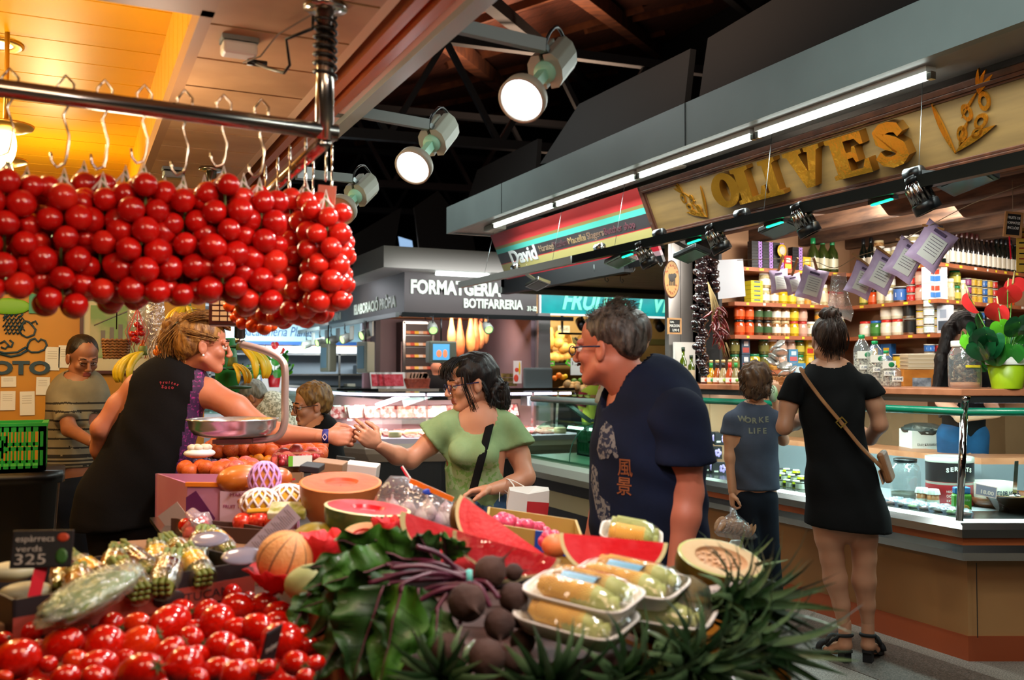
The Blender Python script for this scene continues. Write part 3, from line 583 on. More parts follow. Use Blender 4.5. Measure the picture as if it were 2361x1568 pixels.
# -- butcher counter (empty, grey) along the aisle
BP=[(4.0,8.2),(4.0,5.95)]
t=thing('butcher_counter','emptied glass butcher counter with pale grey rim and black and cream striped base','display counter',(4.3,6.8,0))
mb=MB();sweep(mb,BP,rect(.10,0,.9,.5));mb.build('base_panel',mat('black_base','#141312',.4),t)
mb=MB();sweep(mb,BP,rect(.09,.20,.10,.35));mb.build('cream_stripe',mat('cream_stripe','#b9ac84',.5),t)
pal=mat('pale_rim','#a9ada2',.4)
mb=MB();sweep(mb,BP,[(.03,.46),(.9,.46),(.9,.6),(.02,.63),(-.03,.60),(-.04,.53)]);mb.build('rim',pal,t)
mb=MB();sweep(mb,BP,rect(.05,.6,.8,.66));mb.build('deck',mat('empty_deck','#9fae9d',.3,.1),t)
mb=MB();pr=[]
for i in range(9):a=i/8;pr.append((.02+.34*a**2.2,.65+.34*sin(a*pi/2)))
sweep(mb,BP,pr+[(w_+.006,z-.004)for w_,z in pr[::-1]]);mb.build('curved_glass',GGLASS,t)
mb=MB();sweep(mb,BP,rect(.12,.99,.125,1.2));mb.build('upper_glass',GGLASS,t)
mb=MB();sweep(mb,BP,[(.08+.03*cos(2*pi*i/10),1.2+.03*sin(2*pi*i/10))for i in range(10)],sm=True);mb.build('top_rail',mat('grey_green_rail','#82938a',.3),t)
mb=MB();sweep(mb,BP,rect(.1,1.225,.62,1.235));mb.build('top_shelf',GGLASS,t)
mb=MB();sweep(mb,BP,rect(.8,.5,.84,1.2));mb.build('back_panel',mat('butcher_back','#56635c',.4,.4),t)
for y in(7.6,6.8,6.1):
 mb=MB();mb.bar((4.1,y,1.19),(4.38,y,1.0),.05,.03);mb.bar((4.38,y,1.01),(4.75,y,.98),.05,.03);mb.build('glass_bracket',DSTEEL,t)
for y in(7.35,6.1):
 mb=MB();
 for i in range(8):a=i/8;b_=(i+1)/8;mb.bar((4.02+.34*a**2.2,y,.65+.34*sin(a*pi/2)),(4.02+.34*b_**2.2,y,.65+.34*sin(b_*pi/2)),.006,.006)
 mb.build('glass_joint',mat('glass_edge','#2e5a4c',.2),t)
def crate(c,sz,m,label,rz=0,group='plastic crates',rows=5):
 """open plastic crate with slotted sides"""
 x,y,z=sz[0]/2,sz[1]/2,sz[2];t=thing('plastic_crate',label,'crate',c,group,world=False);t.rotation_euler.z=rz;w_=.012
 mb=MB();mb.box(-x,-y,0,x,y,.012)
 for(a,b,fx)in((-x,-x+w_,1),(x-w_,x,1),(-y,-y+w_,0),(y-w_,y,0)):
  def bx(l0,z0,l1,z1):mb.box(a,l0,z0,b,l1,z1)if fx else mb.box(l0,a,z0,l1,b,z1)
  L=y if fx else x
  bx(-L,0,L,z*.12);bx(-L,z*.88,L,z);bx(-L,z*.46,L,z*.54);n=max(6,int(L*2/.028))
  for i in range(n+1):l=-L+2*L*i/n;bx(max(l-.004,-L),0,min(l+.004,L),z)
  bx(-L*.35,z*.3,L*.35,z*.7)
  for s in(-1,1):bx(min(s*L,s*(L-.03)),0,max(s*L,s*(L-.03)),z)
 mb.build('crate_body',m,t)
 mb=MB();mb.box(-x-.006,-y-.006,z,x+.006,-y+.018,z+.014);mb.box(-x-.006,y-.018,z,x+.006,y+.006,z+.014);mb.box(-x-.006,-y,z,-x+.018,y,z+.014);mb.box(x-.018,-y,z,x+.006,y,z+.014);mb.build('rim',m,t);return t
dg=mat('dark_green_plastic','#1c5a3a',.45);bgp=mat('bright_green_plastic','#1f9a35',.4)
crate((4.60,7.62,.665),(.34,.66,.27),dg,'dark green plastic crate inside the empty butcher counter, left',group=None)
crate((4.60,6.6,.94),(.3,.5,.2),dg,'dark green crate raised at the right inside the butcher counter',group=None)
mb=MB();mb.box(4.42,6.0,.665,4.68,6.5,.86)
tag(mb.build('perforated_tray',[mat('perforated_steel','#a6a8a4',.3,.8,col2='#3a3c3b',sc=90,det=0,lo=.48,hi=.52)]),'perforated steel tray standing inside the empty butcher counter','tray')
mb=MB();mb.box(4.2,6.1,.665,4.4,6.45,.70);tag(mb.build('foam_tray',WHITE),'white foam tray lying on the deck of the empty butcher counter','tray')
mb=MB()
for i in range(9):mb.box(3.85,5.95+i*.25,2.30,7.4,5.95+i*.25+.245,2.33)
struct(mb.build('ceiling_butcher',wood('butcher_ceiling_board','#b08c66','#9c7a56',2,(1,8,8),.4)))
mb=MB();mb.box(3.72,5.95,2.20,3.80,8.15,2.36);mb.box(3.72,8.08,2.26,7.4,8.15,2.36);struct(mb.build('trim_8',DARK))
for i,(u,v)in enumerate(((1345,632),(1370,618),(1455,613),(1430,642),(1395,640),(1518,600))):
 p=PZ(u,v-8,2.30);mb=MB();mb.tube([p,p-Z*.05,p+V((.02,0,-.07)),p+V((.035,0,-.05)),p+V((.02,0,-.035))],.004,6)
 tag(mb.build('meat_hook',DSTEEL),'steel meat hook on the butcher ceiling, %s from the left'%nth(i),'hook','meat hooks under the butcher ceiling')
p=PZ(1418,628,2.295);mb=MB();mb.lathe([(.11,0),(.13,0),(.13,-.02),(.11,-.02)],28,at=Matrix.Translation(p),caps=False)
tag(mb.build('ceiling_lamp_ring',mat('bronze_ring','#8f6a45',.3,.7)),'round lamp ring set in the butcher ceiling','lamp')
mb=MB();mb.box(4.08,5.90,1.38,4.185,5.95,2.75);mb.box(4.19,5.90,1.38,4.30,5.95,2.75);mb.box(4.185,5.903,1.38,4.19,5.95,2.75,1);mb.box(4.32,5.60,1.38,4.345,5.95,2.75,1);struct(mb.build('wall_pillar',[mat('mirror_steel','#c9c2bc',.3,.85),DARK]))
mb=MB();mb.box(4.30,5.86,1.38,4.32,5.92,2.7);struct(mb.build('trim_9',mat('white_edge','#cfc9c0',.4)))
t=thing('oval_sign','oval brown hanging sign with mule picture and ALMOSTER lettering beside the steel pillar','sign',(3.95,5.6,2.0))
c=PY(1548,644,5.5);M=frame(c,(cos(.2),-sin(.2),0),(0,0,1));rx,rz_=.058,.135
def ell(k,n=32):return[(rx*k*cos(2*pi*i/n),rz_*k*sin(2*pi*i/n))for i in range(n)]
mb=MB(M);mb.prism(ell(1),-.008,.006);mb.build('rim',brownf,t);mb=MB(M);mb.prism(ell(.93),.006,.009);mb.build('face',mat('tan_sign_face','#a9804f',.5),t)
mb=MB(M);mb.ball((0,.01,.01),(.025,.03,.004),12,8);mb.ball((.02,.025,.01),(.014,.018,.004));mb.ball((-.02,.02,.01),(.008,.02,.004))
for x in(-.018,-.006,.008,.02):mb.box(x-.003,-.045,.009,x+.003,0,.012)
mb.build('mule_picture',mat('sign_drawing','#3c3530',.5),t)
for k,ch in enumerate('MIRADA'):a=pi*(.82-.64*k/5);txt(ch,M@Matrix.Translation((rx*.7*cos(a),rz_*.72*sin(a)-.008,.0095))@Matrix.Rotation((a-pi/2)*.5,4,'Z'),.018,mat('sign_red','#8c2f22',.5),t,ext=.001)
for k,ch in enumerate('ALMOSTER'):a=pi*(1.14+.72*k/7);txt(ch,M@Matrix.Translation((rx*.72*cos(a),rz_*.76*sin(a)-.006,.0095))@Matrix.Rotation((a-1.5*pi)*.5,4,'Z'),.015,mat('sign_red','#8c2f22',.5),t,ext=.001)
mb=MB();mb.cyl(c+Z*.135,c+Z*.5,.0015,n=5);mb.build('hanging_wire',BLACK,t)
def board(name,label,c,M,w_,h,fm_,lines,m2=None,parent=None):
 t=thing(name,label,'chalkboard',c);mb=MB(M);e=.012 if w_>.08 else.004
 mb.box(-w_/2,-h/2,-.006,w_/2,-h/2+e,.006);mb.box(-w_/2,h/2-e,-.006,w_/2,h/2,.006);mb.box(-w_/2,-h/2+e,-.006,-w_/2+e,h/2-e,.006);mb.box(w_/2-e,-h/2+e,-.006,w_/2,h/2-e,.006);mb.build('frame',fm_,t)
 mb=MB(M);mb.box(-w_/2+e,-h/2+e,-.004,w_/2-e,h/2-e,.002);mb.build('slate',m2 or mat('slate','#121212',.7),t)
 for s,x,y,hh,ww in lines:txt(s,M@Matrix.Translation((x*w_,y*h,.003)),hh*h,mat('chalk','#e8e6de',.8),t,width=ww*w_,ext=.0005)
 return t
pine=wood('pine_frame','#b98a58','#a87848',5,(4,4,4),.5)
c=PY(1555,752,5.55);board('chalkboard','small pine framed chalkboard reading SAL MALDON beside the steel pillar',c,frame(c,(1,0,0),(0,0,1)),.115,.115,pine,[('SAL',-.18,.2,.12,.3),('MALDON',0,-.06,.17,.72),('3,90 €',.08,-.32,.15,.5)])
# -- cheese and sausage stall (dark sign)
dsg=mat('charcoal_fascia','#3a332f',.5,col2='#352f2b',sc=2);lett=mat('pale_letter','#c9d6c4',.4)
mb=MB();mb.box(3.40,10.9,2.72,3.46,24,2.98);mb.box(3.40,10.84,2.72,9,10.9,2.98);struct(mb.build('trim_10',mat('far_canopy_grey','#8f8d84',.5)))
mb=MB();mb.box(3.46,10.9,2.72,9,24,2.74);struct(mb.build('ceiling_far_canopy',sof))
t=thing('cheese_stall_sign','dark wraparound sign with pale letters FORMATGERIA BOTIFARRERIA above the cheese stall','sign',(3.8,11.3,2.2))
FXX=3.80;FY=11.25
mb=MB();mb.box(FXX,FY,2.18,5.66,FY+.05,2.72);mb.box(FXX,FY+.05,2.18,FXX+.05,20,2.72);mb.build('fascia',dsg,t)
def tx(s,u0,v,u1,h,**k):
 a=PY(u0,v,FY-.005);b=PY(u1,v,FY-.005);txt(s,frame((a+b)/2,(1,0,0),(0,0,1)),h,lett,t,width=(b-a).length,ext=.012,**k)
tx('FORMATGERIA',945,679,1153,.165,bold=.06);tx('BOTIFARRERIA',1068,711,1204,.115,bold=.05);tx('31-32',1215,717,1237,.06,bold=.04)
a=PX(817,725,FXX-.005);b=PX(912,708,FXX-.005);txt('ELABORACIÓ PRÒPIA',frame((a+b)/2+Z*.0,(0,-1,0),(0,0,1)),.14,lett,t,width=abs(b.y-a.y),ext=.01,bold=.04)
a=PX(760,742,FXX-.005);b=PX(785,735,FXX-.005);txt('CARN',frame((a+b)/2,(0,-1,0),(0,0,1)),.11,lett,t,width=abs(b.y-a.y),ext=.01,bold=.04)
for k,(u0,v0,u1,v1,ax)in enumerate(((1005,631,1128,634,'y'),(1160,634,1185,637,'y'),(797,652,845,633,'x'))):
 a,b=(PY(u0,v0,11.1),PY(u1,v1,11.1))if ax=='y' else(PX(u0,v0,3.6),PX(u1,v1,3.6));b.z=a.z
 t2=thing('tube_lamp',('tube lamp above the word FORMATGERIA','short tube lamp right of the FORMATGERIA tube','tube lamp above the left face of the dark sign')[k],'tube lamp',a)
 mb=MB();mb.cyl(a,b,.02,n=8);mb.build('tube',tubem,t2);mb=MB();mb.bar(a+Z*.04,b+Z*.04,.06,.03);mb.build('housing',WHITE,t2)
mb=MB();mb.box(3.85,13.2,0,5.66,13.3,2.3);mb.box(5.60,11.3,1.2,5.66,13.2,2.3);struct(mb.build('wall_cheese_stall',mat('mauve_grey_wall','#6a565a',.6)))
mb=MB();mb.box(3.85,11.3,2.24,5.66,13.2,2.28);struct(mb.build('ceiling_cheese_stall',mat('orange_ceiling','#c98a58',.5)))
mb=MB();mb.box(5.66,11.2,0,5.84,11.4,2.25);struct(mb.build('wall_pillar',mat('mirror_steel')))
track('light_track','black light track along the front of the cheese stall',(3.7,11.05,2.17),(6.1,11.05,2.17),blk);track('light_track','long grey light track along the side of the cheese stall',(3.66,11.1,2.17),(3.66,17.5,2.17),mat('grey_green_track','#59605c',.4))
def ballspot(c,label,dirn,group=None,s=1.0):
 t=thing('spot_lamp',label,'spotlight',c,group);d=V(dirn).normalized();M=aim(c,d)@Matrix.Scale(s,4)
 mb=MB(M);mb.lathe([(.02,-.13),(.05,-.11),(.062,-.05),(.064,.05),(.055,.055)],20,caps=False);mb.ball((0,0,-.06),(.055,.055,.06),16,8);mb.build('lamp_head',mat('grey_lamp','#9aa097',.35,.3),t)
 mb=MB(M);mb.lathe([(.05,.045),(0,.046)],18,caps=False);mb.build('lens',mat('lens_green_glow','#c9ff9a',emis=1.2),t)
 mb=MB();p=V(c);mb.cyl(p,(p.x,p.y,2.17),.008,n=6);q=p-d*.1*s;mb.tube([q,q+V((-.08,0,.06)),q+V((-.1,0,.12)),(p.x,p.y,2.14)],.006,6);mb.build('stem_and_cable',BLACK,t)
ballspot(PY(998,758,11.0),'round grey spot lamp under the B of BOTIFARRERIA track, left of the hams',(-.2,-1,-.6));ballspot(PY(1125,757,11.0),'round grey spot lamp right of the hanging hams',(-.1,-1,-.5))
for i,(u,v)in enumerate(((655,805),(680,803),(706,795),(737,789),(763,786),(795,781),(840,772))):
 ballspot(PX(u,v,3.64),'grey spot lamp on the side track of the cheese stall, %s from the left'%nth(i),(-.9,-.3,-.3),'spot lamps on the long side track',1.1)
 if i>1:
  p=PX(u+16,v-14,3.70);mb=MB();mb.cbox(p,(.02,.16,.2));tag(mb.build('lamp_shield',mat('shield_grey','#8c9188',.5)),'pale grey square plate hung beside the %s side track lamp'%nth(i),'plate','square plates on the side track')
CP=[(3.62,17.0),(3.45,10.75),(6.0,10.45)];CP=[(2.9,17.0),(2.75,11.6),(3.15,10.7),(4.0,10.4),(5.9,10.35)]
ct=thing('cheese_counter','long curved glass counter of the cheese stall glowing pink, with cream skirt','display counter',(3.6,11,0))
mb=MB();sweep(mb,CP,rect(.12,0,1.0,.42));mb.build('base_panel',wood('dark_ribbed_base','#1f1a18','#141110',3,(30,30,1),.6),ct)
mb=MB();sweep(mb,CP,[(.1,.40),(.5,.40),(.5,.62),(.0,.62),(-.03,.56),(.0,.5),(.06,.44)],sm=False);mb.build('cream_skirt',mat('cream_skirt','#cbb49c',.35),ct)
mb=MB();sweep(mb,CP,rect(.0,.62,.95,.68));mb.build('deck',mat('case_deck_pink','#e6d2e0',.3),ct)
mb=MB();pr=[(.03,.68),(.06,.85),(.14,1.02),(.26,1.16),(.36,1.24)];sweep(mb,CP,pr+[(a+.008,z-.004)for a,z in pr[::-1]],sm=False);mb.build('sloping_glass',GLASS,ct)
mb=MB();sweep(mb,CP,rect(.33,1.24,.9,1.255));mb.build('top_glass_shelf',GGLASS,ct)
mb=MB();sweep(mb,CP,rect(.30,1.225,.34,1.26));mb.build('top_rail',STEEL,ct);mb=MB();sweep(mb,CP,rect(.40,1.17,.44,1.2));mb.build('lamp_strip',mat('pink_tube_glow','#ffd9ff',emis=5),ct)
mb=MB();sweep(mb,CP,rect(.93,.5,.97,1.1));mb.build('back_panel',mat('brown_back','#a07a70',.5),ct)
for i in range(6):
 p=V((3.9+.36*i,10.42,0));mb=MB();mb.bar(p+V((0,.3,1.2)),p+V((.14,.62,.72)),.03,.02);mb.build('strut',STEEL,ct)
pinkm=[mat('meat_pack_%d'%i,c,.35,col2=d,sc=30,lo=.45,hi=.55)for i,(c,d)in enumerate((('#c05a4a','#e3b3a2'),('#b4403c','#e6c0b4'),('#d8a48c','#c46a54'),('#e2d2bd','#cfae94'),('#8c3a30','#c98472'),('#d9c6a4','#e8dcc4')))]
pk=MB().box(-.09,-.06,0,.09,.06,.022);pk.box(-.11,-.08,0,.11,.08,.004,1);pkm=pk.build('x',[pinkm[0],film('pack_film','#f4e8ea',.3)]);pme=pkm.data;C.objects.unlink(pkm);bpy.data.objects.remove(pkm)
ch=MB().lathe([(.0,0),(.075,0),(.08,.02),(.08,.06),(.07,.075),(0,.076)],20,caps=False).build('x',[mat('cheese_rind','#d9bf8c',.5)]);cme=ch.data;C.objects.unlink(ch);bpy.data.objects.remove(ch)
sg=MB().tube([(-.11,.01,.018),(-.05,0,.018),(.03,.004,.018),(.11,0,.02)],[.01,.018,.018,.011],10).build('x',[mat('sausage_skin','#8e3a2c',.35,col2='#b8604c',sc=30)]);sme=sg.data;C.objects.unlink(sg);bpy.data.objects.remove(sg)
random.seed(3);nP={'pack':0,'cheese':0,'sausage':0}
def inst(nm,me,loc,rot,label,cat,group,mats=None,s=1):
 o=bpy.data.objects.new(nm,me);C.objects.link(o);o.location=loc;o.rotation_euler=rot;o.scale=(s,s,s)if not hasattr(s,'__len__')else s
 if mats:setmats(o,mats)
 return tag(o,label,cat,group)
for r in range(4):
 for i in range(13):
  x=3.1+i*.215+random.uniform(-.02,.02);y=10.62+r*.17+max(0,4.0-x)*.33;z=.682+r*.0
  k=random.choice(('pack','pack','pack','sausage','cheese'))
  lab='%s from the left in the %s row of the cheese counter'%(nth(i),nth(r))
  if k=='pack':inst('meat_pack',pme,(x,y,z+.012*r),(R(random.uniform(0,16)),0,random.uniform(-.3,.3)),'wrapped meat pack, '+lab,'meat pack','goods in the cheese counter',[random.choice(pinkm),MATS['pack_film']])
  elif k=='cheese':inst('round_cheese',cme,(x,y,z),(0,0,0),'round cheese, '+lab,'cheese','goods in the cheese counter')
  else:
   for q in range(3):inst('sausage',sme,(x,y-.04+q*.04,z),(0,0,random.uniform(-.2,.2)),'dark sausage, '+lab,'sausage','goods in the cheese counter')
for i in range(12):
 x=3.05+i*.2;inst('meat_pack',pme,(x,11.25+max(0,4.0-x)*.3,.95),(R(62),0,random.uniform(-.2,.2)),'upright wrapped meat pack at the back of the counter, %s from the left'%nth(i),'meat pack','upright packs at the back of the cheese counter',[random.choice(pinkm),MATS['pack_film']],1.3)
for i in range(12):
 inst('meat_pack',pme,(2.98+.02*i,12.1+i*.35,.70),(0,R(12),1.6),'wrapped meat pack in the left wing of the cheese counter, %s from the front'%nth(i),'meat pack','packs in the left wing',[random.choice(pinkm),MATS['pack_film']],1.2)
for i,(u,v,w_)in enumerate(((868,880,22),(880,880,22),(894,881,26),(918,878,36))):
 c=PY(u,v+21,11.0);c.z=1.26;M=frame(c,(1,0,0),(0,.35,1));k=w_/2170*11.9/2;t=thing('ham_tray','cling-wrapped tray of red ham slices on the glass, %s from the left'%nth(i),'meat tray',c,'upright ham trays')
 mb=MB(M);mb.box(-k*1.1,0,-.01,k*1.1,.21,.0);mb.build('tray',WHITE,t,bevel=.004);mb=MB(M);mb.box(-k*.85,.03,0,k*.75,.18,.008);mb.build('ham_slices',mat('ham_red','#c01e28',.3,col2='#e0606a',sc=20),t)
def basket(c,w_,d_,h,label,m=None,rz=0):
 t=thing('wicker_basket',label,'basket',c,world=False);t.rotation_euler.z=rz;m=m or mat('wicker','#a8673a',.6,col2='#8a4d26',sc=40);mb=MB();n=7
 for k in range(n):
  z=h*(k+.5)/n;f=.86+.14*k/n;pts=[]
  for i in range(41):a=2*pi*i/40;cx,sy_=cos(a),sin(a);q=(abs(cx)**4+abs(sy_)**4)**-.25;pts.append((cx*q*w_/2*f,sy_*q*d_/2*f,z+.004*(-1)**i*.8))
  mb.tube(pts,h/n*.5,6,caps=False)
 mb.box(-w_*.43,-d_*.43,0,w_*.43,d_*.43,.01);mb.build('woven_body',m,t);return t
c=PY(960,897,11.05);c.z=1.26;b_=basket(c,.33,.2,.12,'red-brown wicker basket on the glass beside the ham trays',mat('red_wicker','#b0492a',.5,col2='#8e3317',sc=40))
mb=MB();random.seed(5)
for i in range(7):mb.M=Matrix.Translation(c+V((-.12+.04*i,0,.12)))@Matrix.Rotation(random.uniform(-.5,.5),4,'Y');mb.box(-.03,-.06,0,.03,.06,.07)
tag(mb.build('cheese_wedge_packs',mat('wedge_pack','#d9a68a',.3)),'pale wrapped packs filling the red-brown wicker basket','packs',None,'stuff')
def scale_unit(c,label,screen,rz=0,w_=.36,h=.27):
 t=thing('hanging_scale',label,'scale',c,world=False);t.rotation_euler.z=rz;mb=MB();mb.box(-w_/2,-.08,-h/2,w_/2,.08,h/2);mb.build('housing',mat('scale_housing','#6d7262',.4),t,bevel=.02)
 mb=MB();mb.box(-w_*.38,-.085,-h*.36,w_*.22,-.079,h*.36);mb.build('screen',screen,t);mb=MB();mb.cyl((0,0,h/2),(0,0,h/2+.28),.012,n=8);mb.build('stem',BLACK,t);return t
scr=mat('screen_blue','#5aa8d8',emis=.8);t=scale_unit(PY(1017,812,10.9),'large olive-grey shop scale with colour screen left of the hanging hams',scr)
mb=MB();mb.ball((-.06,-.087,-.02),(.035,.002,.045),10,6);mb.ball((.02,-.087,-.02),(.03,.002,.05),10,6);mb.build('screen_picture',mat('screen_orange','#ff8a5c',emis=.8),t)
scale_unit(PX(757,825,3.5),'slim grey hanging scale over the left wing of the cheese counter, left',mat('dull_screen','#5c7a86',.2),R(-60),.2,.42);scale_unit(PX(843,824,3.6),'slim grey hanging scale over the left wing of the cheese counter, right',mat('dull_screen'),R(-60),.2,.42)
hm=mat('cured_ham','#b4683a',.4,col2='#8a3c20',sc=7,lo=.4,hi=.7)
for i,(u,v,s,mm)in enumerate(((993,775,.8,'#a87a4a'),(1060,778,1.0,None),(1085,770,.95,'#b07a40'),(1096,768,.95,None),(1108,765,.85,'#8a3a2a'),(1120,760,.7,'#a05a3a'))):
 if i==0:u,v=1043,765
 c=PY(u if i else 1041,v,11.9+.05*i);m_=hm if not mm else mat('ham_%d'%i,mm,.4,col2='#c9985c',sc=6)
 mb=MB();mb.lathe([(.012,.3),(.03,.24),(.05,.12),(.085,0),(.095,-.1),(.08,-.2),(.04,-.27),(.0,-.29)],18,at=Matrix.Translation(c)@Matrix.Rotation(.5,4,'Z')@Matrix.Diagonal((s,s*.6,s,1)),caps=False)
 t=tag(mb.build('cured_ham',m_),'cured ham hanging from the cheese stall ceiling, %s from the left'%nth(i),'ham','hanging cured hams');mb=MB();mb.cyl(c+Z*.29*s,(c.x,c.y,2.24),.004,n=5);mb.build('string',WHITE,t)
for i,(v,x0)in enumerate(((789,4.9),(829,4.75))):
 z=PY(1170,v,12.9).z;mb=MB();mb.box(PY(1130-i*25,v,12.9).x,12.9,z-.03,5.6,13.2,z);tag(mb.build('wall_shelf',mat('pale_shelf','#b9aea4',.4)),('upper','lower')[i]+' pale shelf on the mauve wall of the cheese stall','shelf')
z0=PY(1170,829,12.9).z;z1=PY(1170,789,12.9).z;random.seed(11)
for i in range(7):q=PY(1085+i*15,820,13.0);mb=MB();mb.ball((q.x,13.02,z0+.06),(.075,.06,.06),12,8,fn=lambda p:1+.12*noise.noise(p*3+V((i,0,0))));tag(mb.build('cured_sausage',mat('cured_pink','#a8543e',.4,col2='#c98a70',sc=20)),'bundle of cured sausage on the lower pale shelf, %s from the left'%nth(i),'sausage','sausage on the lower pale shelf')
for i,(dx,cl,h)in enumerate(((.1,'#c9c9c9',.2),(.2,'#c9c9c9',.2),(.42,'#d06a64',.3),(.5,'#1a1210',.36),(.6,'#241812',.38),(.68,'#1a1210',.36))):
 x=PY(1130,789,12.9).x+dx;mb=MB();mb.lathe([(.035,0),(.038,.02),(.036,h*.55),(.014,h*.75),(.013,h)],14,at=Matrix.Translation((x,13.02,z1)));tag(mb.build('glass_bottle',mat('bottle_'+cl[1:],cl,.15)),'bottle on the upper pale shelf, %s from the left'%nth(i),'bottle','bottles on the upper pale shelf')
q=PY(1088,812,13.0);mb=MB();mb.ball((q.x,12.95,q.z),.05);tag(mb.build('orange',mat('orange_fruit','#ea6a10',.45)),'single orange beside the scale in the cheese stall','orange')
t=thing('picture','narrow framed picture on the dark wall left of the drinks fridge','picture',PY(938,825,12.95));c=PY(938,823,12.95);mb=MB();mb.cbox(c,(.17,.03,.44));mb.build('frame',mat('pale_pink_frame','#c9a89a',.5),t);mb=MB();mb.cbox(c-V((0,.018,0)),(.13,.01,.4));mb.build('print',mat('brown_print','#6b4a3a',.5,col2='#3a2a22',sc=6),t)
mb=MB();mb.box(3.95,12.96,0,4.02,13.2,2.3);struct(mb.build('wall_divider',mat('dark_divider','#2b2325',.6)))
t=thing('wall_fridge','tall glass fridge stacked with packs behind the cheese counter','fridge',(4.3,12.9,0));c=PY(969,830,12.8);mb=MB()
mb.cbox((c.x,13.05,c.z-.1),(.46,.3,1.3));mb.build('cabinet',mat('fridge_inside','#3a2f2c',.5),t);mb=MB()
for sx in(-1,1):mb.cbox((c.x+sx*.22,12.88,c.z-.1),(.035,.03,1.3))
mb.cbox((c.x,12.88,c.z+.54),(.46,.03,.035));mb.build('door_frame',STEEL,t)
random.seed(9)
for r in range(6):
 z=c.z+.36-r*.17
 mb=MB();mb.cbox((c.x,12.92,z-.005),(.38,.06,.01));mb.build('wire_shelf',DSTEEL,t)
 for i in range(6):inst('food_pack',pme,(c.x-.16+i*.064,12.87,z+.035),(R(70),0,0),'pack in the wall fridge, %s from the left on the %s shelf from top'%(nth(i),nth(r)),'pack','packs in the wall fridge',[mat('fr_%d'%(i%4),('#d9a27c','#c4523c','#e8c24a','#d8cfc4')[i%4],.4),MATS['pack_film']],.36)
t=thing('poster','small poster with red and yellow shapes on the mauve wall','poster',PY(1193,858,12.0));c=PY(1193,858,11.28);mb=MB();mb.cbox(c,(.12,.004,.3));mb.build('sheet',mat('pink_white_sheet','#dcc9c0',.6),t)
mb=MB();mb.ball(c+V((-.01,-.003,.03)),(.03,.002,.03),10,6);mb.ball(c+V((-.02,-.003,-.08)),(.035,.002,.05),10,6);mb.build('red_shapes',mat('poster_red','#d8442e',.5),t);mb=MB();mb.ball(c+V((.03,-.003,.05)),(.014,.002,.09),10,6);mb.build('yellow_shape',mat('poster_yellow','#e0b020',.5),t)
mb=MB();
for i in range(4):
 for k in range(3):mb.box(PY(1155,880,11.6).x+i*.055,11.55,1.27+k*.06,PY(1155,880,11.6).x+.05+i*.055,11.6,1.322+k*.06)
tag(mb.build('jar_rack',mat('dark_jars','#4a4226',.3,col2='#7a6a35',sc=20)),'dark rack of small jars at the right end of the cheese counter','rack',None,'stuff')
# -- vegetable stall (turquoise sign)
VY=11.3;teal=mat('turquoise_sign','#0a8f8c',.35,col2='#077a7c',sc=3)
t=thing('vegetable_stall_sign','turquoise sign with mint letters FRUITES I VERDURES behind the man in navy','sign',(7,11.3,2.4))
a=PY(1247,722,VY);b=PY(1560,722,VY);mb=MB();mb.box(a.x,VY,a.z,9.2,VY+.05,a.z+.42);mb.build('sign_board',teal,t)
mb=MB();mb.box(a.x-.02,VY-.01,a.z-.025,9.2,VY+.05,a.z);mb.box(a.x-.025,VY-.01,a.z-.02,a.x,VY+.05,a.z+.42);mb.build('white_edge',WHITE,t)
mint=mat('mint_letter','#6fd3b4',.4)
for s,u0,u1 in(('FRUITES',1292,1445),('i',1468,1480),('VERDURES',1502,1680)):
 p=PY(u0,716,VY-.006);q=PY(u1,716,VY-.006);txt(s,frame(V(((p.x+q.x)/2,p.y,a.z+.07)),(1,0,0),(0,0,1)),.24,mint,t,width=q.x-p.x,shear=.3,bold=.05)
mb=MB();mb.box(5.84,13.6,0,9.5,13.7,2.7);struct(mb.build('wall_vegetable_stall',mat('cream_tile_wall','#c9a870',.5,col2='#bf9d66',sc=2)))
mb=MB();mb.box(5.84,13.57,1.93,9.5,13.6,2.03);struct(mb.build('trim_11',mat('olive_band','#7d7a4e',.5)))
mb=MB();mb.box(5.84,11.4,2.66,9.5,13.6,2.7);struct(mb.build('ceiling_vegetable_stall',mat('cream_ceiling','#d9c49a',.6)))
bx_=wood('pale_crate_wood','#c99c54','#b5853f',6,(3,3,3),.6);sq=mat('squash_skin','#dfae62',.45,col2='#d39a4c',sc=10)
def wood_crate(c,w_,h,d_,label,group=None,tilt=.9):
 t=thing('wooden_crate',label,'crate',c,group,world=False);t.rotation_euler.x=tilt;mb=MB()
 for k in range(3):
  z0=d_*(k/3);mb.box(-w_/2,-h/2,z0,w_/2,-h/2+.01,z0+d_*.27);mb.box(-w_/2,h/2-.01,z0,w_/2,h/2,z0+d_*.27);mb.box(-w_/2,-h/2,z0,-w_/2+.01,h/2,z0+d_*.27);mb.box(w_/2-.01,-h/2,z0,w_/2,h/2,z0+d_*.27)
 for k in range(6):mb.box(-w_/2,-h/2+k*h/6,0,w_/2,-h/2+k*h/6+h/6*.8,.008)
 mb.build('slats',bx_,t);return t
zb=PY(1310,836,12.9).z
for i,u in enumerate((1240,1310,1385,1450)):
 q=PY(u,800,12.9);wood_crate((q.x,13.2,zb+.2),.4,.46,.14,'tilted slatted wooden crate on the upper vegetable shelf, %s from the left'%nth(i),'tilted wooden crates',1.1)
mb=MB();mb.box(5.9,12.75,zb-.04,9.2,13.5,zb-.01);tag(mb.build('display_shelf',DSTEEL),'grey shelf carrying squash crates in the vegetable stall','shelf')
random.seed(4);k=0
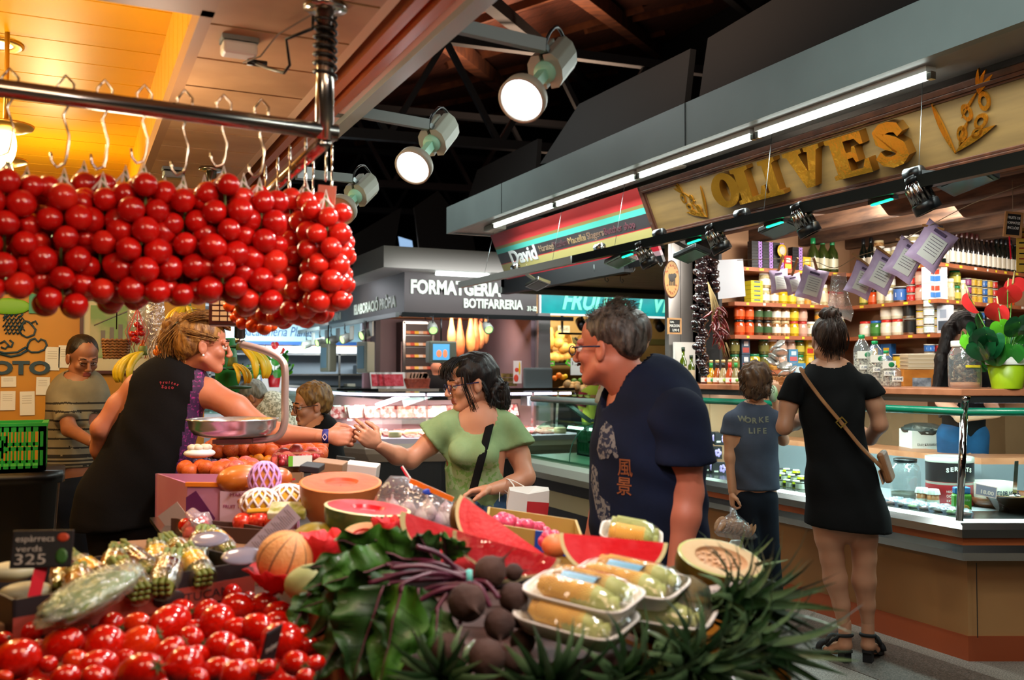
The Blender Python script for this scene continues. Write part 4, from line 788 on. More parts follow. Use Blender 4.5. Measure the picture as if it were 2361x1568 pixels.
def squash(x,y,z,s,long,label,grp,m=sq,cat='squash'):
 mb=MB();ax=V((random.uniform(-.5,.5),random.uniform(-1,-.3),random.uniform(-.3,.9))).normalized()if not long else V((0,-.3,1)).normalized();M=aim((x,y,z),ax)
 pr=[(0,-.12),(.05,-.11),(.07,-.06),(.065,-.01),(.04,.05),(.034,.09),(.022,.125),(0,.13)]if long else[(0,-.06),(.045,-.05),(.065,-.01),(.06,.03),(.03,.065),(0,.07)]
 mb.lathe([(r*s,q*s)for r,q in pr],14,at=M,caps=False);return tag(mb.build('butternut_squash' if cat=='squash' else cat,m),label,cat,grp)
for(u,v,l)in((1268,780,1),(1288,790,0),(1292,775,0),(1265,825,0),(1280,826,0),(1295,825,0),(1308,822,0),(1300,802,0),(1318,805,0),(1345,825,0),(1333,822,0),(1357,826,0),(1345,808,1),(1235,815,0),(1230,825,0),(1400,820,0),(1415,822,0)):
 q=PY(u,v,12.85);squash(q.x,12.85+random.uniform(0,.1),q.z,1.35,l,'pale butternut squash on the upper vegetable shelf, %s from the left'%nth(min(int((u-1225)/11),19)),'butternut squashes on the upper shelf');k+=1
zc=PY(1320,905,12.0).z
mb=MB();mb.box(5.9,11.75,zc-.35,9.0,12.6,zc-.02);mb.box(5.9,11.75,0,9.0,11.8,zc-.35,1);tag(mb.build('display_table',[mat('dark_crate_row','#4a3526',.6),DARK]),'dark sloped display table at the front of the vegetable stall','table')
random.seed(8)
for i in range(34):
 u=random.uniform(1290,1375);v=random.uniform(884,908);q=PY(u,v,12.0-.0);squash(q.x,11.95+random.uniform(-.1,.2),max(q.z,zc+.03),.8,False,'small pale potato in the heap at the front of the vegetable stall','potatoes in the heap',mat('potato_skin','#d8b078',.6,col2='#c69a62',sc=12),'potato')
for i,(u,v,cl,s)in enumerate(((1285,866,'#e87a14',.9),(1293,870,'#e8a014',.8),(1306,887,'#a8b81a',.8),(1300,868,'#e8c014',.7),(1275,872,'#e87a14',.8),(1320,880,'#3f6a1e',1),(1335,878,'#4a7a22',.9),(1350,876,'#5a7a2a',1),(1365,878,'#6a8a2a',1))):
 q=PY(u,v,12.3);mb=MB();mb.ball((q.x,12.25,q.z),.05*s,14,9);tag(mb.build('fruit',mat('fruit_'+cl[1:],cl,.4)),'%s fruit or vegetable from the left behind the potato heap'%nth(i),'fruit','fruit behind the potato heap')
for i,(u,v,w_,h,s)in enumerate(((1244,848,.2,.3,'DEMANEU'),(1330,845,.2,.24,'1,21'),(1252,760,.18,.2,'AVIS'),(1252,712,.0,.2,''),(1258,770,.17,.27,''),(1300,765,.22,.2,'PAGUES'))):
 if not w_:continue
 c=PY(u,v,11.6 if i<2 else 13.5);t=thing('paper_notice','white paper notice in the vegetable stall, %s from the left'%('on the pillar side','under the squash shelf reading 1,21','upper left','','left with small pictures','behind the rack pole')[i]if 0 else('white notice at the left edge of the vegetable stall','handwritten price sheet 1,21 below the squash shelf','cream sheet high on the vegetable stall wall','','sheet with small pictures on the vegetable stall wall','sheet behind the hanging rack pole')[i],'notice',c)
 mb=MB();mb.cbox(c,(w_,.004,h));mb.build('sheet',PAPER,t)
 if s:txt(s,frame(c+V((0,-.004,.02)),(1,0,0),(0,0,1)),.05,mat('ink_grey','#3a3a3a',.7),t,width=w_*.75,ext=.0004)
for i,(u,v)in enumerate(((1272,838),(1311,837))):
 c=PY(u,v,12.7);t=board('price_slate','%s small green framed price slate under the squash crates'%('left','right')[i],c,frame(c,(1,0,.0 if not i else-.7),(0,0,1)),.09,.07,mat('green_frame','#3fae2a',.5),[('1,50',0,-.15,.35,.6)]);t['category']='price slate'
t=thing('hanging_rack','dark hanging metal rack in the vegetable stall','rack',PY(1296,760,12.2));p=PY(1296,725,12.2);q=PY(1296,768,12.2);mb=MB();mb.cyl(p,q,.02,n=8);mb.build('pole',DSTEEL,t);a=PY(1287,769,12.2);b=PY(1400,768,12.2);b.z=a.z;mb=MB();mb.bar(a,b,.04,.03);mb.build('crossbar',STEEL,t)
for i,(u,v)in enumerate(((1342,745),(1520,748))):
 c=PY(u,v,11.6);t=thing('black_spotlight',('black spotlight left of the man in navy','black spotlight beside the small chalkboard')[i],'spotlight',c);mb=MB();mb.cyl(c+V((0,.06,.03)),c+V((-.04,-.1,-.06)),.07,n=14);mb.build('lamp_head',BLACK,t);mb=MB();mb.cyl(c+Z*.03,c+Z*.17,.014,n=6);mb.build('stem',BLACK,t)
t=thing('shop_scale','grey translucent hood of a scale at the left of the vegetable stall','scale',PY(1240,880,10.9));c=PY(1240,880,10.9);mb=MB();mb.cbox(c,(.42,.05,.36));mb.build('hood',mat('smoky_plastic','#5e6462',.25),t,bevel=.05);mb=MB();mb.cbox((c.x,c.y+.1,c.z-.25),(.3,.2,.12));mb.build('base',DSTEEL,t)
c=PY(1345,808,11.2);t=thing('shop_scale','beige box scale seen beside the man in navy\'s glasses','scale',c);c=PY(1346,812,11.0);mb=MB();mb.cbox(c,(.16,.12,.24));mb.build('housing',mat('beige_housing','#a99a80',.5),t,bevel=.01);mb=MB();mb.cyl(c-Z*.12,c-Z*.2,.02,n=8);mb.build('stem',DSTEEL,t)
# -- far fish and salad stalls, behind on the left
mb=MB();mb.box(-3,19.05,0,9.5,19.1,3.2);struct(mb.build('wall_far',mat('far_wall','#8f9aa2',.6)))
mb=MB();mb.box(-3,16.8,2.60,3.3,19,2.64);mb.box(-3,16.8,2.64,3.3,16.9,2.9);struct(mb.build('ceiling_far_stall',mat('far_soffit','#b9bfc4',.5)))
ax=thing('far_stall_sign','pale blue far sign with dark blue script letters reading Bacallaneria','sign',(1.6,16.6,2.3));a=PY(560,790,16.6);b=PY(716,770,16.6)
mb=MB();mb.box(a.x-.6,16.6,a.z,b.x+.9,16.65,a.z+.42);mb.build('sign_board',mat('pale_blue_sign','#a9d3dd',.4),ax);mb=MB();mb.box(a.x-.6,16.58,a.z-.03,b.x+.9,16.62,a.z+.03);mb.build('blue_edge',mat('sign_blue','#1f5fa8',.4),ax)
txt('Bacallaneria Planas',frame(V(((a.x+b.x)/2,16.59,a.z+.12)),(1,0,0),(0,0,1)),.17,mat('navy_script','#17407a',.5),ax,width=(b.x-a.x)*1.05,shear=.3)
for i,(v,c_,h)in enumerate(((786,'#b9803a',.10),)):
 p=PY(660,v,16.5);mb=MB();mb.box(-1,17.45,p.z-h,9,17.55,p.z);mb.box(-1,17.44,p.z-.03,9,17.45,p.z+.02,1);struct(mb.build('trim_12',[mat('ochre_band',c_,.5),mat('sign_blue','#1f5fa8',.4)]))
for i,(u0,u1,v)in enumerate(((590,930,801),(610,925,808))):
 p=PY(u0,v,16.3);q=PY(u1,v,16.3);q.z=p.z;mb=MB();mb.cyl(p,q,.025+.012*i,n=8);tag(mb.build('far_tube_lamp',mat('far_tube_glow','#e8f4ff',emis=3.5)),('upper thin','lower thick')[i]+' long glowing tube across the far stall behind the cheese counter','tube lamp')
mb=MB();mb.box(.6,18.6,1.0,3.4,19,1.03);mb.box(.6,18.6,1.4,3.4,19,1.43);mb.box(.6,18.6,1.8,3.4,19,1.83)
for x in(.6,1.5,2.4,3.3):mb.box(x,18.6,0,x+.04,18.64,2.3)
for z in(1.0,1.4,1.8):mb.box(3.7,18.6,z,7.6,19,z+.03)
for x in(3.7,4.9,6.2,7.56):mb.box(x,18.6,0,x+.04,18.64,2.3)
tag(mb.build('steel_rack',STEEL),'tall steel shelving rack at the back of the far stall','rack')
random.seed(2)
for i in range(34):
 x=.7+i*.19;x+=.4*(x>3.2);z=random.choice((1.03,1.43,1.83));h=random.uniform(.08,.2);mb=MB();mb.box(x,18.62,z,x+.17,18.9,z+h);tag(mb.build('storage_box',mat('st_%d'%(i%4),('#c9c2ae','#8f8a78','#5e6a70','#dedad0')[i%4],.6),bevel=.01),'storage box on the far steel rack, %s from the left'%nth(min(i,28)),'box','boxes on the far steel rack')
t=thing('white_cabinet','tall white cabinet with blue marks at the back left','cabinet',PY(620,850,15.5));p=PY(598,900,15.5);q=PY(655,800,15.5);mb=MB();mb.box(p.x,15.5,0,q.x,15.9,q.z);mb.build('body',WHITE,t)
mb=MB();mb.box(p.x+.06,15.495,1.7,p.x+.14,15.5,1.74);mb.box(p.x+.02,15.495,1.3,p.x+.035,15.5,1.7);mb.build('blue_marks',mat('sign_blue'),t)
fc=[(.2,14.6),(2.6,14.6)];t=thing('far_counter','far glass counter with lit white interior behind the woman in glasses','display counter',(1.4,14.8,0));mb=MB();sweep(mb,fc,rect(.05,0,.9,.75));mb.build('base',mat('far_counter_base','#b9bcc0',.4),t)
mb=MB();sweep(mb,fc,rect(.1,.78,.85,.84));mb.build('ice_deck',mat('ice_white_glow','#dfe8ee',.3,emis=.25),t);mb=MB();sweep(mb,fc,rect(.05,.84,.06,1.2));mb.build('glass',GGLASS,t);mb=MB();sweep(mb,fc,rect(.02,1.2,.5,1.23));mb.build('top',STEEL,t)  # ice deck glows faintly, standing in for light falling on it
random.seed(6)
for i in range(16):inst('fish_tray',pme,(.35+i*.14,14.95,.85),(0,0,1.57),'pale tray on the ice of the far counter, %s from the left'%nth(i),'tray','trays on the far counter',[mat('fish_%d'%(i%3),('#c9ced2','#a8b4b8','#d8a89a')[i%3],.4),MATS['pack_film']],.8)
def pot(c,h,r,pm_,leaves,flower,label,seed,lr=.05,spread=.16,nf=3,fm_=None,up=.22):
 t=thing('potted_anthurium',label,'potted plant',c);random.seed(seed);c=V(c);mb=MB();mb.lathe([(r*.72,0),(r,h),(r*.96,h),(r*.9,h*.9),(0,h*.9)],24,at=Matrix.Translation(c),caps=False);mb.lathe([(r*.72,0),(0,.001)],24,at=Matrix.Translation(c),caps=False);mb.build('pot',pm_,t)
 lf=[mat('leaf_bright','#5cb024',.25,coat=.4),mat('leaf_mid','#2a7a28',.25,coat=.4),mat('leaf_deep','#14502a',.25,coat=.4)]
 def heart(mb,p,d,L,mi):
  d=V(d).normalized();M=aim(p,d,(0,0,1));n=12;ol=[]
  for k in range(n*2):a=2*pi*k/(n*2);q=L*(.62+.38*abs(cos(a/2))**.7*1.0-.18*(abs(sin(a/2))**10)*2);ol.append((sin(a)*q*.72,-cos(a)*q))
  vs=[(0,-.0,0)]+[(x*.5,z*.35,abs(x)*.18)for x,z in ol]+[(x,z*.9,abs(x)*.45-abs(z)*.15)for x,z in ol];m=len(ol)
  M2=M@Matrix.Rotation(R(random.uniform(15,60)),4,'X')@Matrix.Rotation(random.uniform(-.5,.5),4,'Z')
  mb.add([M2@V(q)for q in vs],[(0,1+k,1+(k+1)%m)for k in range(m)]+[(1+k,1+m+k,1+m+(k+1)%m,1+(k+1)%m)for k in range(m)],mi,True)
 for i in range(leaves):
  a=random.uniform(0,2*pi);q=spread*random.uniform(.3,1);top=c+V((cos(a)*q,sin(a)*q,h+up*random.uniform(.25,1)-q*.3));mb=MB();b0=c+V((cos(a)*r*.3,sin(a)*r*.3,h*.9));mid=(b0+top)/2+Z*.03
  mb.tube([b0,mid,top],.0025,5,3);heart(mb,top,(cos(a),sin(a),.25),lr*random.uniform(.7,1.25),i%3);mb.build('leaf',lf+[mat('stem_green','#5a9a3a',.4)],t)
 for i in range(nf):
  a=flower[i][0];q=flower[i][1];top=c+V((cos(a)*q,sin(a)*q,h+flower[i][2]));mb=MB();mb.tube([c+Z*h*.9,(c+top)/2+Z*.05,top],.003,5,1);heart(mb,top,(cos(a),sin(a),.35),lr*.95,0);mb.tube([top,top+V((cos(a)*.02,sin(a)*.02,lr*.7))],[.006,.003],6,2);mb.build('flower',[fm_ or mat('red_spathe','#e03434',.25,coat=.4),MATS['stem_green'],mat('spadix','#e8d890',.5)],t)
 return t
c=PY(632,893,13.8);pot((c.x,13.8,c.z),.18,.1,mat('red_pot','#a8141e',.35),26,[(3.6,.16,.38),(5.6,.12,.36),(4.6,.05,.44)],'red potted anthurium on the far counter behind the scale arm',5,.09,.26,3,up=.4)
c=PY(584,893,13.6);pot((c.x,13.6,c.z),.12,.08,mat('lime_wrap','#3fd02a',.5),18,[(4.6,.05,.34)],'small plant in bright green wrap beyond the banana rack',8,.05,.18,1,mat('dark_pink_flower','#8a4a5a',.5),up=.25)
# -- fruit stall: rails, hooks, strings of tomatoes
RX,RY,RZ=.524,2.127,2.015
bstl=mat('worn_steel','#b3aca4',.2,1)
t=thing('hanging_rail','polished steel rail frame with poles hung from the canopy, carrying the tomato strings','rail',(RX,RY,RZ))
mb=MB();mb.cyl((-1.2,RY,RZ+.03),(RX+.03,RY,RZ-.01),.019,n=18);mb.build('cross_rail',bstl,t);mb=MB();mb.cyl((RX,RY,RZ-.035),(RX,5.2,RZ-.035),.016,n=16);mb.build('side_rail',bstl,t)
for y in(RY,4.05):
 mb=MB();mb.cyl((RX,y,RZ-.03),(RX,y,2.30),.021,n=18);mb.lathe([(.021,0),(.05,.004),(.05,.012),(0,.012)],20,at=Matrix.Translation((RX,y,2.286)));mb.build('pole',bstl,t)
def coil(name,label,y):
 t=thing('black_cable',label,'cable',(RX,y,2.2));pts=[(RX+.026*cos(a),y+.026*sin(a),2.275-.0065*a/2)for a in[i*.5 for i in range(90)]]
 if y>3:pts=[(p[0],p[1],p[2]-.03)for p in pts]
 mb=MB();mb.tube(pts,.0036,6);mb.build('coil',BLACK,t);return t
t=coil('','black cable coiled round the near pole and looping to the white ceiling box',RY)
bc=PZ(551,112,2.262);a=PZ(588,145,2.25);q=[V((RX-.03,RY,2.24)),P(660,90,2.2),P(668,150,2.22),P(655,168,2.24),P(620,158,2.3),a]
mb=MB();mb.tube([V((RX-.028,RY,2.27))]+q,.004,6);mb.tube([a+V((-.02,0,.0)),a+V((.03,0,0))],.009,8);mb.build('loop',BLACK,t)
mb=MB();mb.tube([V((RX-.028,RY,2.275)),P(640,80,2.3),P(600,130,2.35),P(560,145,2.36)],.0022,5);mb.build('thin_wire',mat('grey_wire','#8a7c6c',.5),t)
coil('','black cable coiled round the far pole of the rail',4.05)
for k,(c,s)in enumerate(((PZ(551,108,2.28),1),(PZ(400,396,2.285),1))):
 t=thing('junction_box',('white socket box on the tan ceiling near the front pole','grey socket box on the ceiling beside the far pole')[k],'socket',c);mb=MB();mb.box(c.x-.045,c.y-.03,2.288,c.x+.045,c.y+.03,2.30);mb.build('base_plate',DSTEEL,t);mb=MB();mb.box(c.x-.043,c.y-.028,2.255,c.x+.043,c.y+.028,2.288);mb.build('cover',WHITE if k==0 else DSTEEL,t,bevel=.008)
tomr=mat('hanging_tomato_skin','#c2130c',.22,col2='#a80d0a',sc=9,coat=.25,sss=.05);tomp=mat('hanging_tomato_skin_bright','#d42a1a',.22,col2='#b8160e',sc=9,coat=.25,sss=.05);tomo=mat('orange_tomato_skin','#e0560c',.22,col2='#c83a08',sc=9,coat=.3,sss=.05)
def tomato_mesh(n,r=.0265,ax=1.0):
 def f(p):return 1+.035*noise.noise(p*1.4+V((n*3.1,0,0)))-.10*max(0,p.z-.82)*4*.3
 mb=MB();mb.ball((0,0,0),(r,r,r*ax),20,14,fn=f);o=mb.build('x',tomr);me=o.data;C.objects.unlink(o);bpy.data.objects.remove(o);return me
TM=[tomato_mesh(i,.0265,(1.0,.94,1.06)[i%3])for i in range(4)]
twine=mat('white_twine','#d9cfc4',.8);hookm=mat('hook_steel','#c8bfb2',.18,1)
vine=mat('vine_stem','#5e6a2a',.6)
def hook(c,L,label,rz=0):
 pts=[(-.012,0,-.012),(-.016,0,.004),(0,0,.026),(.016,0,.008),(.014,0,-.02),(-.004,0,-L*.35),(.008,0,-L*.6),(.004,0,-L*.85),(.0,0,-L*.95),(-.014,0,-L),(-.024,0,-L+.012),(-.026,0,-L+.03)]
 P_=[V(pts[0])];
 for i in range(1,len(pts)):
  for k in(.5,1):P_.append(V(pts[i-1]).lerp(V(pts[i]),k))
 mb=MB(Matrix.Translation(c)@Matrix.Rotation(rz,4,'Z'));mb.tube(P_,.0026,7);return tag(mb.build('rail_hook',hookm),label,'hook','steel hooks on the tomato rail')
def tstring(c,zt,zb,label,seed,m=tomr,w_=.036,s=1.0,dens=4,grp='tomato strings'):
 """a hanging string of small tomatoes round a vine between heights zt and zb"""
 random.seed(seed);t=thing('tomato_string',label,'tomato string',(c[0],c[1],zb),grp);t['_w']=1
 mb=MB();mb.tube([(c[0],c[1],zt+.05),(c[0]+.004,c[1],zt-.02),(c[0]-.004,c[1],(zt+zb)/2),(c[0],c[1],zb)],.003,6);mb.build('vine',vine,t)
 mb=MB();x,y=c[0],c[1];mb.tube([(x-.012,y,zt+.005),(x-.006,y,zt+.035),(x,y,zt+.062),(x+.006,y,zt+.035),(x+.01,y,zt+.002)],.0030,5);mb.tube([(x-.020,y-.01,zt+.022),(x-.004,y,zt+.045),(x+.018,y-.012,zt+.018)],.0026,5);mb.build('twine',twine,t)
 n=int((zt-zb)/(.039*s));pos=[]
 for k in range(n+1):
  z=zt-(zt-zb)*k/n;ww=w_*(.55 if k==0 else.8 if k==n else 1)
  for j in range(dens):
   a=2*pi*(j+(k%2)*.5)/dens+random.uniform(-.25,.25);q=ww*random.uniform(.85,1.25);pos.append(V((c[0]+cos(a)*q,c[1]+sin(a)*q,z+random.uniform(-.009,.009))))
 for it in range(6):
  for i in range(len(pos)):
   for j in range(i):
    d=pos[i]-pos[j];l=d.length;m_=.050*s
    if l<m_ and l>1e-5:d*=(m_-l)/l/2;pos[i]+=d;pos[j]-=d
 for p in pos:
  o=bpy.data.objects.new('tomato',TM[random.randrange(4)]);C.objects.link(o);o.parent=t;o.location=p-V(t.location);o.rotation_euler=(random.uniform(-1,1),random.uniform(-1,1),random.uniform(0,6));k=s*random.uniform(.9,1.08);o.scale=(k,k,k)
  setmats(o,[m if random.random()>.12 else tomp])
 return t
for i,u in enumerate((-75,20,150,240,332,425,515,602)):
 p=PY(u,300,RY);zt=(PY(u,440,RY).z,PY(u,420,RY).z,PY(u,445,RY).z,PY(u,450,RY).z,PY(u,435,RY).z,PY(u,460,RY).z,PY(u,440,RY).z,PY(u,462,RY).z)[i]
 hook((p.x,RY,RZ+.022),RZ-zt-.03,'steel hook on the cross rail, %s from the left edge'%nth(i),random.uniform(-.4,.4))
 tstring((p.x+.0,RY+random.uniform(-.02,.02),0),zt-.01,PY(u,(665,660,700,665,668,672,665,695)[i],RY).z,'red tomato string on the front rail, %s from the left'%nth(i),20+i)
for i,u in enumerate((65,195,290,380,470,560)):
 p=PY(u,300,RY+.12)
 tstring((p.x,RY+.10,0),PY(u,(455,440,450,475,470,465)[i],RY+.12).z,PY(u,(650,655,690,660,665,650)[i],RY+.12).z,'red tomato string in the second row, %s from the left'%nth(i),60+i)
for i,(u,y,v0,v1,s,m)in enumerate(((752,2.16,500,690,.95,tomp),(705,2.25,470,715,.95,tomp),(668,2.36,480,730,.95,tomr),(640,2.5,480,725,.95,tomr),(612,2.62,500,705,.95,tomr),(722,2.42,600,728,.95,tomp),(765,2.3,560,690,.9,tomp))):
 p=PY(u,400,y);hook((p.x,y,RZ-.02),.10,'steel hook on the side rail, %s from the corner'%nth(i),1.3)
 tstring((p.x,y,0),PY(u,v0,y).z,PY(u,v1,y).z,'bright red tomato string on the side rail, %s one'%nth(i),90+i,m,.034,s)
for i,(u,y,v0,v1)in enumerate(((583,2.75,640,742),(606,2.7,690,750),(560,2.9,660,728))):
 p=PY(u,400,y);tstring((p.x,y,0),PY(u,v0,y).z,PY(u,v1,y).z,'small orange tomato string under the red ones, %s one'%nth(i),120+i,tomo,.028,.72,4,'orange tomato strings')
c=PY(752,468,2.24);mb=MB(frame(c,(.86,-.5,-.12),(-.35,0,1)));mb.box(-.022,-.042,-.001,.022,.042,.001);tag(mb.build('price_card',mat('brown_card','#b8705a',.6)),'blank brown price card hanging at the right end of the tomato strings','price card')
# -- canopy spotlights on arms
lampg=mat('lamp_grey','#a3a597',.45);lampi=mat('lamp_inside_green','#9fd8bc',.4)
def canopy_spot(y,arm0,arm1,lens,body,label,lit=True,s=1.0):
 a0=PZ(*arm0,2.345);a0=PY(*arm0,y);a1=PY(*arm1,y-.02);L=PY(*lens,y-.06);B=PY(*body,y+.06);d=(L-B).normalized()
 t=thing('canopy_spotlight',label,'spotlight',a0);mb=MB();mb.bar(a0,a1,.024,.036);mb.build('arm',mat('galvanised_arm','#6c7674',.45,.6),t);mb=MB();mb.bar(a0-V((.03,0,0)),a0+V((.035,0,.0)),.045,.05);mb.build('bracket',DSTEEL,t)
 mb=MB(aim(B,d));l=.14*s
 for sx in(-1,1):
  pts=[(sx*.006,-.05*s),(sx*.03*s,-.05*s),(sx*.047*s,-.03*s),(sx*.052*s,0),(sx*.047*s,.03*s),(sx*.03*s,.05*s),(sx*.006,.05*s)]
  mb.prism(pts[::sx],-l*.55,l*.42,0)
 mb.build('ballast_body',lampg,t,bevel=.003)
 mb=MB(aim(B,d));mb.cyl((0,0,l*.3),(0,0,l*.52),.036*s,.03*s,20,0);mb.box(-.012,-.014,l*.2,.012,.014,l*1.1);mb.build('inner_collar',lampi,t)
 mb=MB(aim(L,d));mb.lathe([(.03*s,-.045*s),(.055*s,-.035*s),(.064*s,-.02*s),(.065*s,.012*s),(.058*s,.012*s),(.057*s,.0)],32,caps=False);mb.lathe([(0,-.045*s),(.03*s,-.045*s)],20,caps=False);mb.build('lamp_head',mat('lamp_head_cream','#a8a394',.45),t)
 mb=MB(aim(L,d));mb.lathe([(.058*s,.004),(.03*s,.01),(0,.012)],28,caps=False);mb.build('lens',mat('lamp_lens_lit','#f4f8ff',emis=14)if lit else mat('lamp_lens_off','#b98a72',.12),t)
 mb=MB();pts=[a1+(V((B.x,B.y,B.z))-a1)*0+V((.0,0,.0)),a1+V((.02,0,.045)),a1.lerp(B-d*.07,.5)+V((.02,0,.07)),B-d*.075+V((.02,0,.03)),B-d*.07];P_=[]
 for i in range(4):
  for k in range(5):p0=pts[max(i-1,0)];p1=pts[i];p2=pts[i+1];p3=pts[min(i+2,4)];u=k/5;P_.append(.5*((2*p1)+(p2-p0)*u+(2*p0-5*p1+4*p2-p3)*u*u+(3*p1-p0-3*p2+p3)*u**3))
 mb.tube(P_+[pts[-1]],.005,7);mb.build('cable',BLACK,t)
 mb=MB();mb.bar(a1,B-d*.02,.012,.02);mb.build('pivot',DSTEEL,t);return t
canopy_spot(2.31,(975,42),(1255,106),(1205,228),(1272,148),'large lit spotlight with blue halo glow, nearest on the left canopy')
canopy_spot(3.1,(765,248),(988,288),(954,383),(1010,313),'second lit spotlight along the left canopy')
canopy_spot(3.9,(700,400),(812,412),(787,484),(832,440),'unlit spotlight beside the end of the tomato strings',False)
glm=mat('warm_globe','#ffd890',emis=18)
for k,(u,v)in enumerate(((12,335),(12,405))):
 c=PY(u,v,3.6+1.0*k);t=thing('globe_lamp',('upper','lower')[k]+' glowing warm lamp at the left edge under the yellow ceiling','lamp',c);mb=MB();mb.ball(c,(.035,.035,.07),20,14);mb.build('bulb',glm,t)
 mb=MB(Matrix.Translation(c));mb.lathe([(.05,.045),(.085,.06),(.09,.07),(.03,.075)],28);mb.cyl((0,0,.07),(0,0,2.61-c.z),.008,n=8);mb.build('shade_ring',mat('brass_ring','#c9a24a',.3,.8),t)
c=PZ(-6,104,2.605);mb=MB();mb.lathe([(.05,0),(.075,-.004),(.085,0),(.085,.004)],32,at=Matrix.Translation(c),caps=False);mb.lathe([(0,.002),(.05,.002)],24,1,at=Matrix.Translation(c),caps=False)
tag(mb.build('downlight',[mat('brass_ring'),mat('downlight_glow','#ffe09a',emis=6)]),'round recessed downlight in the yellow ceiling at the left edge','downlight')
# -- back wall of the fruit stall
YWF=YW-.004
def wp(u,v,off=.0):return PY(u,v,YWF-off)
navy=mat('sign_navy','#163a4a',.5);t=thing('wall_logo','navy fruit basket drawing with the letters OTO on the yellow wall','logo',wp(40,800))
txt('SOTO',frame(wp(34,862,.004),(1,0,0),(0,0,1)),.075,navy,t,width=(wp(112,850).x-wp(-55,850).x),ext=.008,bold=.06)
mb=MB()
def ln(pts,r=.006):
 q=[wp(u,v,.006)for u,v in pts];mb.tube(q,r,6)
ln([(0,816),(25,822),(45,818),(62,808)],.007);ln([(-20,805),(10,814),(40,812),(60,800)],.006)
ln([(62,806),(72,812),(88,812),(102,806),(108,796),(104,786),(94,782),(88,788),(80,780),(70,784),(64,794),(62,806)]);ln([(50,772),(62,778),(78,772),(82,760),(74,750),(66,742),(58,740),(52,748),(44,762),(50,772)])
for k in range(14):x=8+k*3.2;y=740+(k%3)*8;ln([(x,y),(x+5,y-8),(x+9,y-2)],.0045);ln([(x-2,y+14),(x+3,y+8),(x+7,y+15)],.0045)
for a,b in(((14,732),(22,716)),((24,730),(34,712)),((34,730),(40,714)),((42,732),(52,722)),((8,734),(10,722))):ln([a,((a[0]+b[0])/2+3,(a[1]+b[1])/2),b],.006)
ln([(72,745),(82,740),(86,748)],.005);ln([(0,792),(10,786),(20,796),(12,804),(2,800)],.006);ln([(22,784),(30,790),(26,800),(18,798)],.006)
mb.build('basket_drawing',navy,t);mb=MB();mb.ball(wp(20,706,.01),(.12,.008,.05),20,8);mb.build('green_apple_shape',mat('apple_green','#6fae24',.5),t)
c=wp(88,700,.01);mb=MB();mb.cbox(c,(.1,.01,.12));tag(mb.build('green_notice',mat('notice_green','#2a8a6a',.5)),'small green notice on the yellow wall just under the tomatoes','notice')
for i,(u,v,w_,h)in enumerate(((121,827,28,50),(151,822,27,48),(20,880,28,22),(99,890,26,38),(18,924,28,40),(63,930,28,50))):
 c=wp(u,v,.004);k=1/2170*6.2;mb=MB(frame(c,(1,0,.02*(i%3-1)),(0,0,1)));mb.box(-w_*k/2,-h*k/2,-.001,w_*k/2,h*k/2,.001)
 for j in range(4):mb.box(-w_*k*.35,h*k*(.3-.1*j),.001,w_*k*.3,h*k*(.32-.1*j),.0014,1)
 tag(mb.build('paper_note',[PAPER,mat('note_ink','#a89f90',.8)]),'paper note on the yellow wall, %s'%('upper one beside the logo letters','upper one behind the man\'s head','small one below the logo','right one above the green crate','lower left one','tall one above the green crate')[i],'paper note',None)
t=thing('picture','large dark framed watercolour of a market building behind the striped-shirt man','picture',wp(262,780));a=wp(182,862);b=wp(352,690);mb=MB();e=.02
mb.box(a.x,YWF-.03,a.z,b.x,YWF,a.z+e);mb.box(a.x,YWF-.03,b.z-e,b.x,YWF,b.z);mb.box(a.x,YWF-.03,a.z,a.x+e,YWF,b.z);mb.box(b.x-e,YWF-.03,a.z,b.x,YWF,b.z);mb.build('frame',mat('dark_red_frame','#4a1d12',.4),t)
mb=MB();mb.box(a.x+e,YWF-.012,a.z+e,b.x-e,YWF-.004,b.z-e);mb.build('mount',mat('cream_mount','#c9bd9a',.7),t);mb=MB();mb.box(a.x+.06,YWF-.016,a.z+.1,b.x-.05,YWF-.012,b.z-.05);mb.build('painted_picture',mat('watercolour','#b3ab86',.8,col2='#7f9a63',sc=3,lo=.5,hi=.6),t)
mb=MB()
for k in range(6):mb.box(a.x+.12+k*.05,YWF-.018,a.z+.16+k*.01,a.x+.145+k*.05,YWF-.016,a.z+.27+k*.02)
mb.tube([(a.x+.08,YWF-.018,a.z+.3),(a.x+.2,YWF-.018,a.z+.36),(a.x+.42,YWF-.018,a.z+.46)],.004,5);mb.build('painted_buildings',mat('paint_grey','#77706a',.8),t)
crate(PY(40,1080,4.9)+V((-.14,.0,.0)),(.52,.32,.20),bgp,'bright green slatted crate at the left edge on top of the bin',.0,None)
c=PY(62,1080,4.9);
c.x-=.1;t=thing('waste_bin','large black bin under the green crate at the left','bin',(c.x,4.95,0));mb=MB();mb.lathe([(.26,0),(.32,c.z-.06),(.34,c.z-.06),(.34,c.z-.005),(0,c.z-.005)],28,at=Matrix.Translation((c.x-.08,4.95,0)),fn=lambda a,q,z:(q*(abs(cos(a))**6+abs(sin(a))**6)**(-1/6)*cos(a),q*.62*(abs(cos(a))**6+abs(sin(a))**6)**(-1/6)*sin(a),z),caps=False);mb.build('bin_body',BLACK,t)
mb=MB();mb.box(-1.12,3.9,0,-.72,4.3,.92);tag(mb.build('green_box_stack',[mat('green_stack','#1f7a2a',.5)]),'edge of stacked green boxes at the far left margin','crate stack')
t=thing('bucket','small dark bucket on the floor behind the market seller','bucket',PY(115,1225,5.3));c=PY(115,1225,5.3);mb=MB();mb.lathe([(.09,0),(.12,.24),(.125,.25),(.115,.25),(.1,.05),(0,.05)],24,at=Matrix.Translation((c.x,5.3,0)),caps=False);mb.build('body',mat('dark_bucket','#2b3230',.4),t)
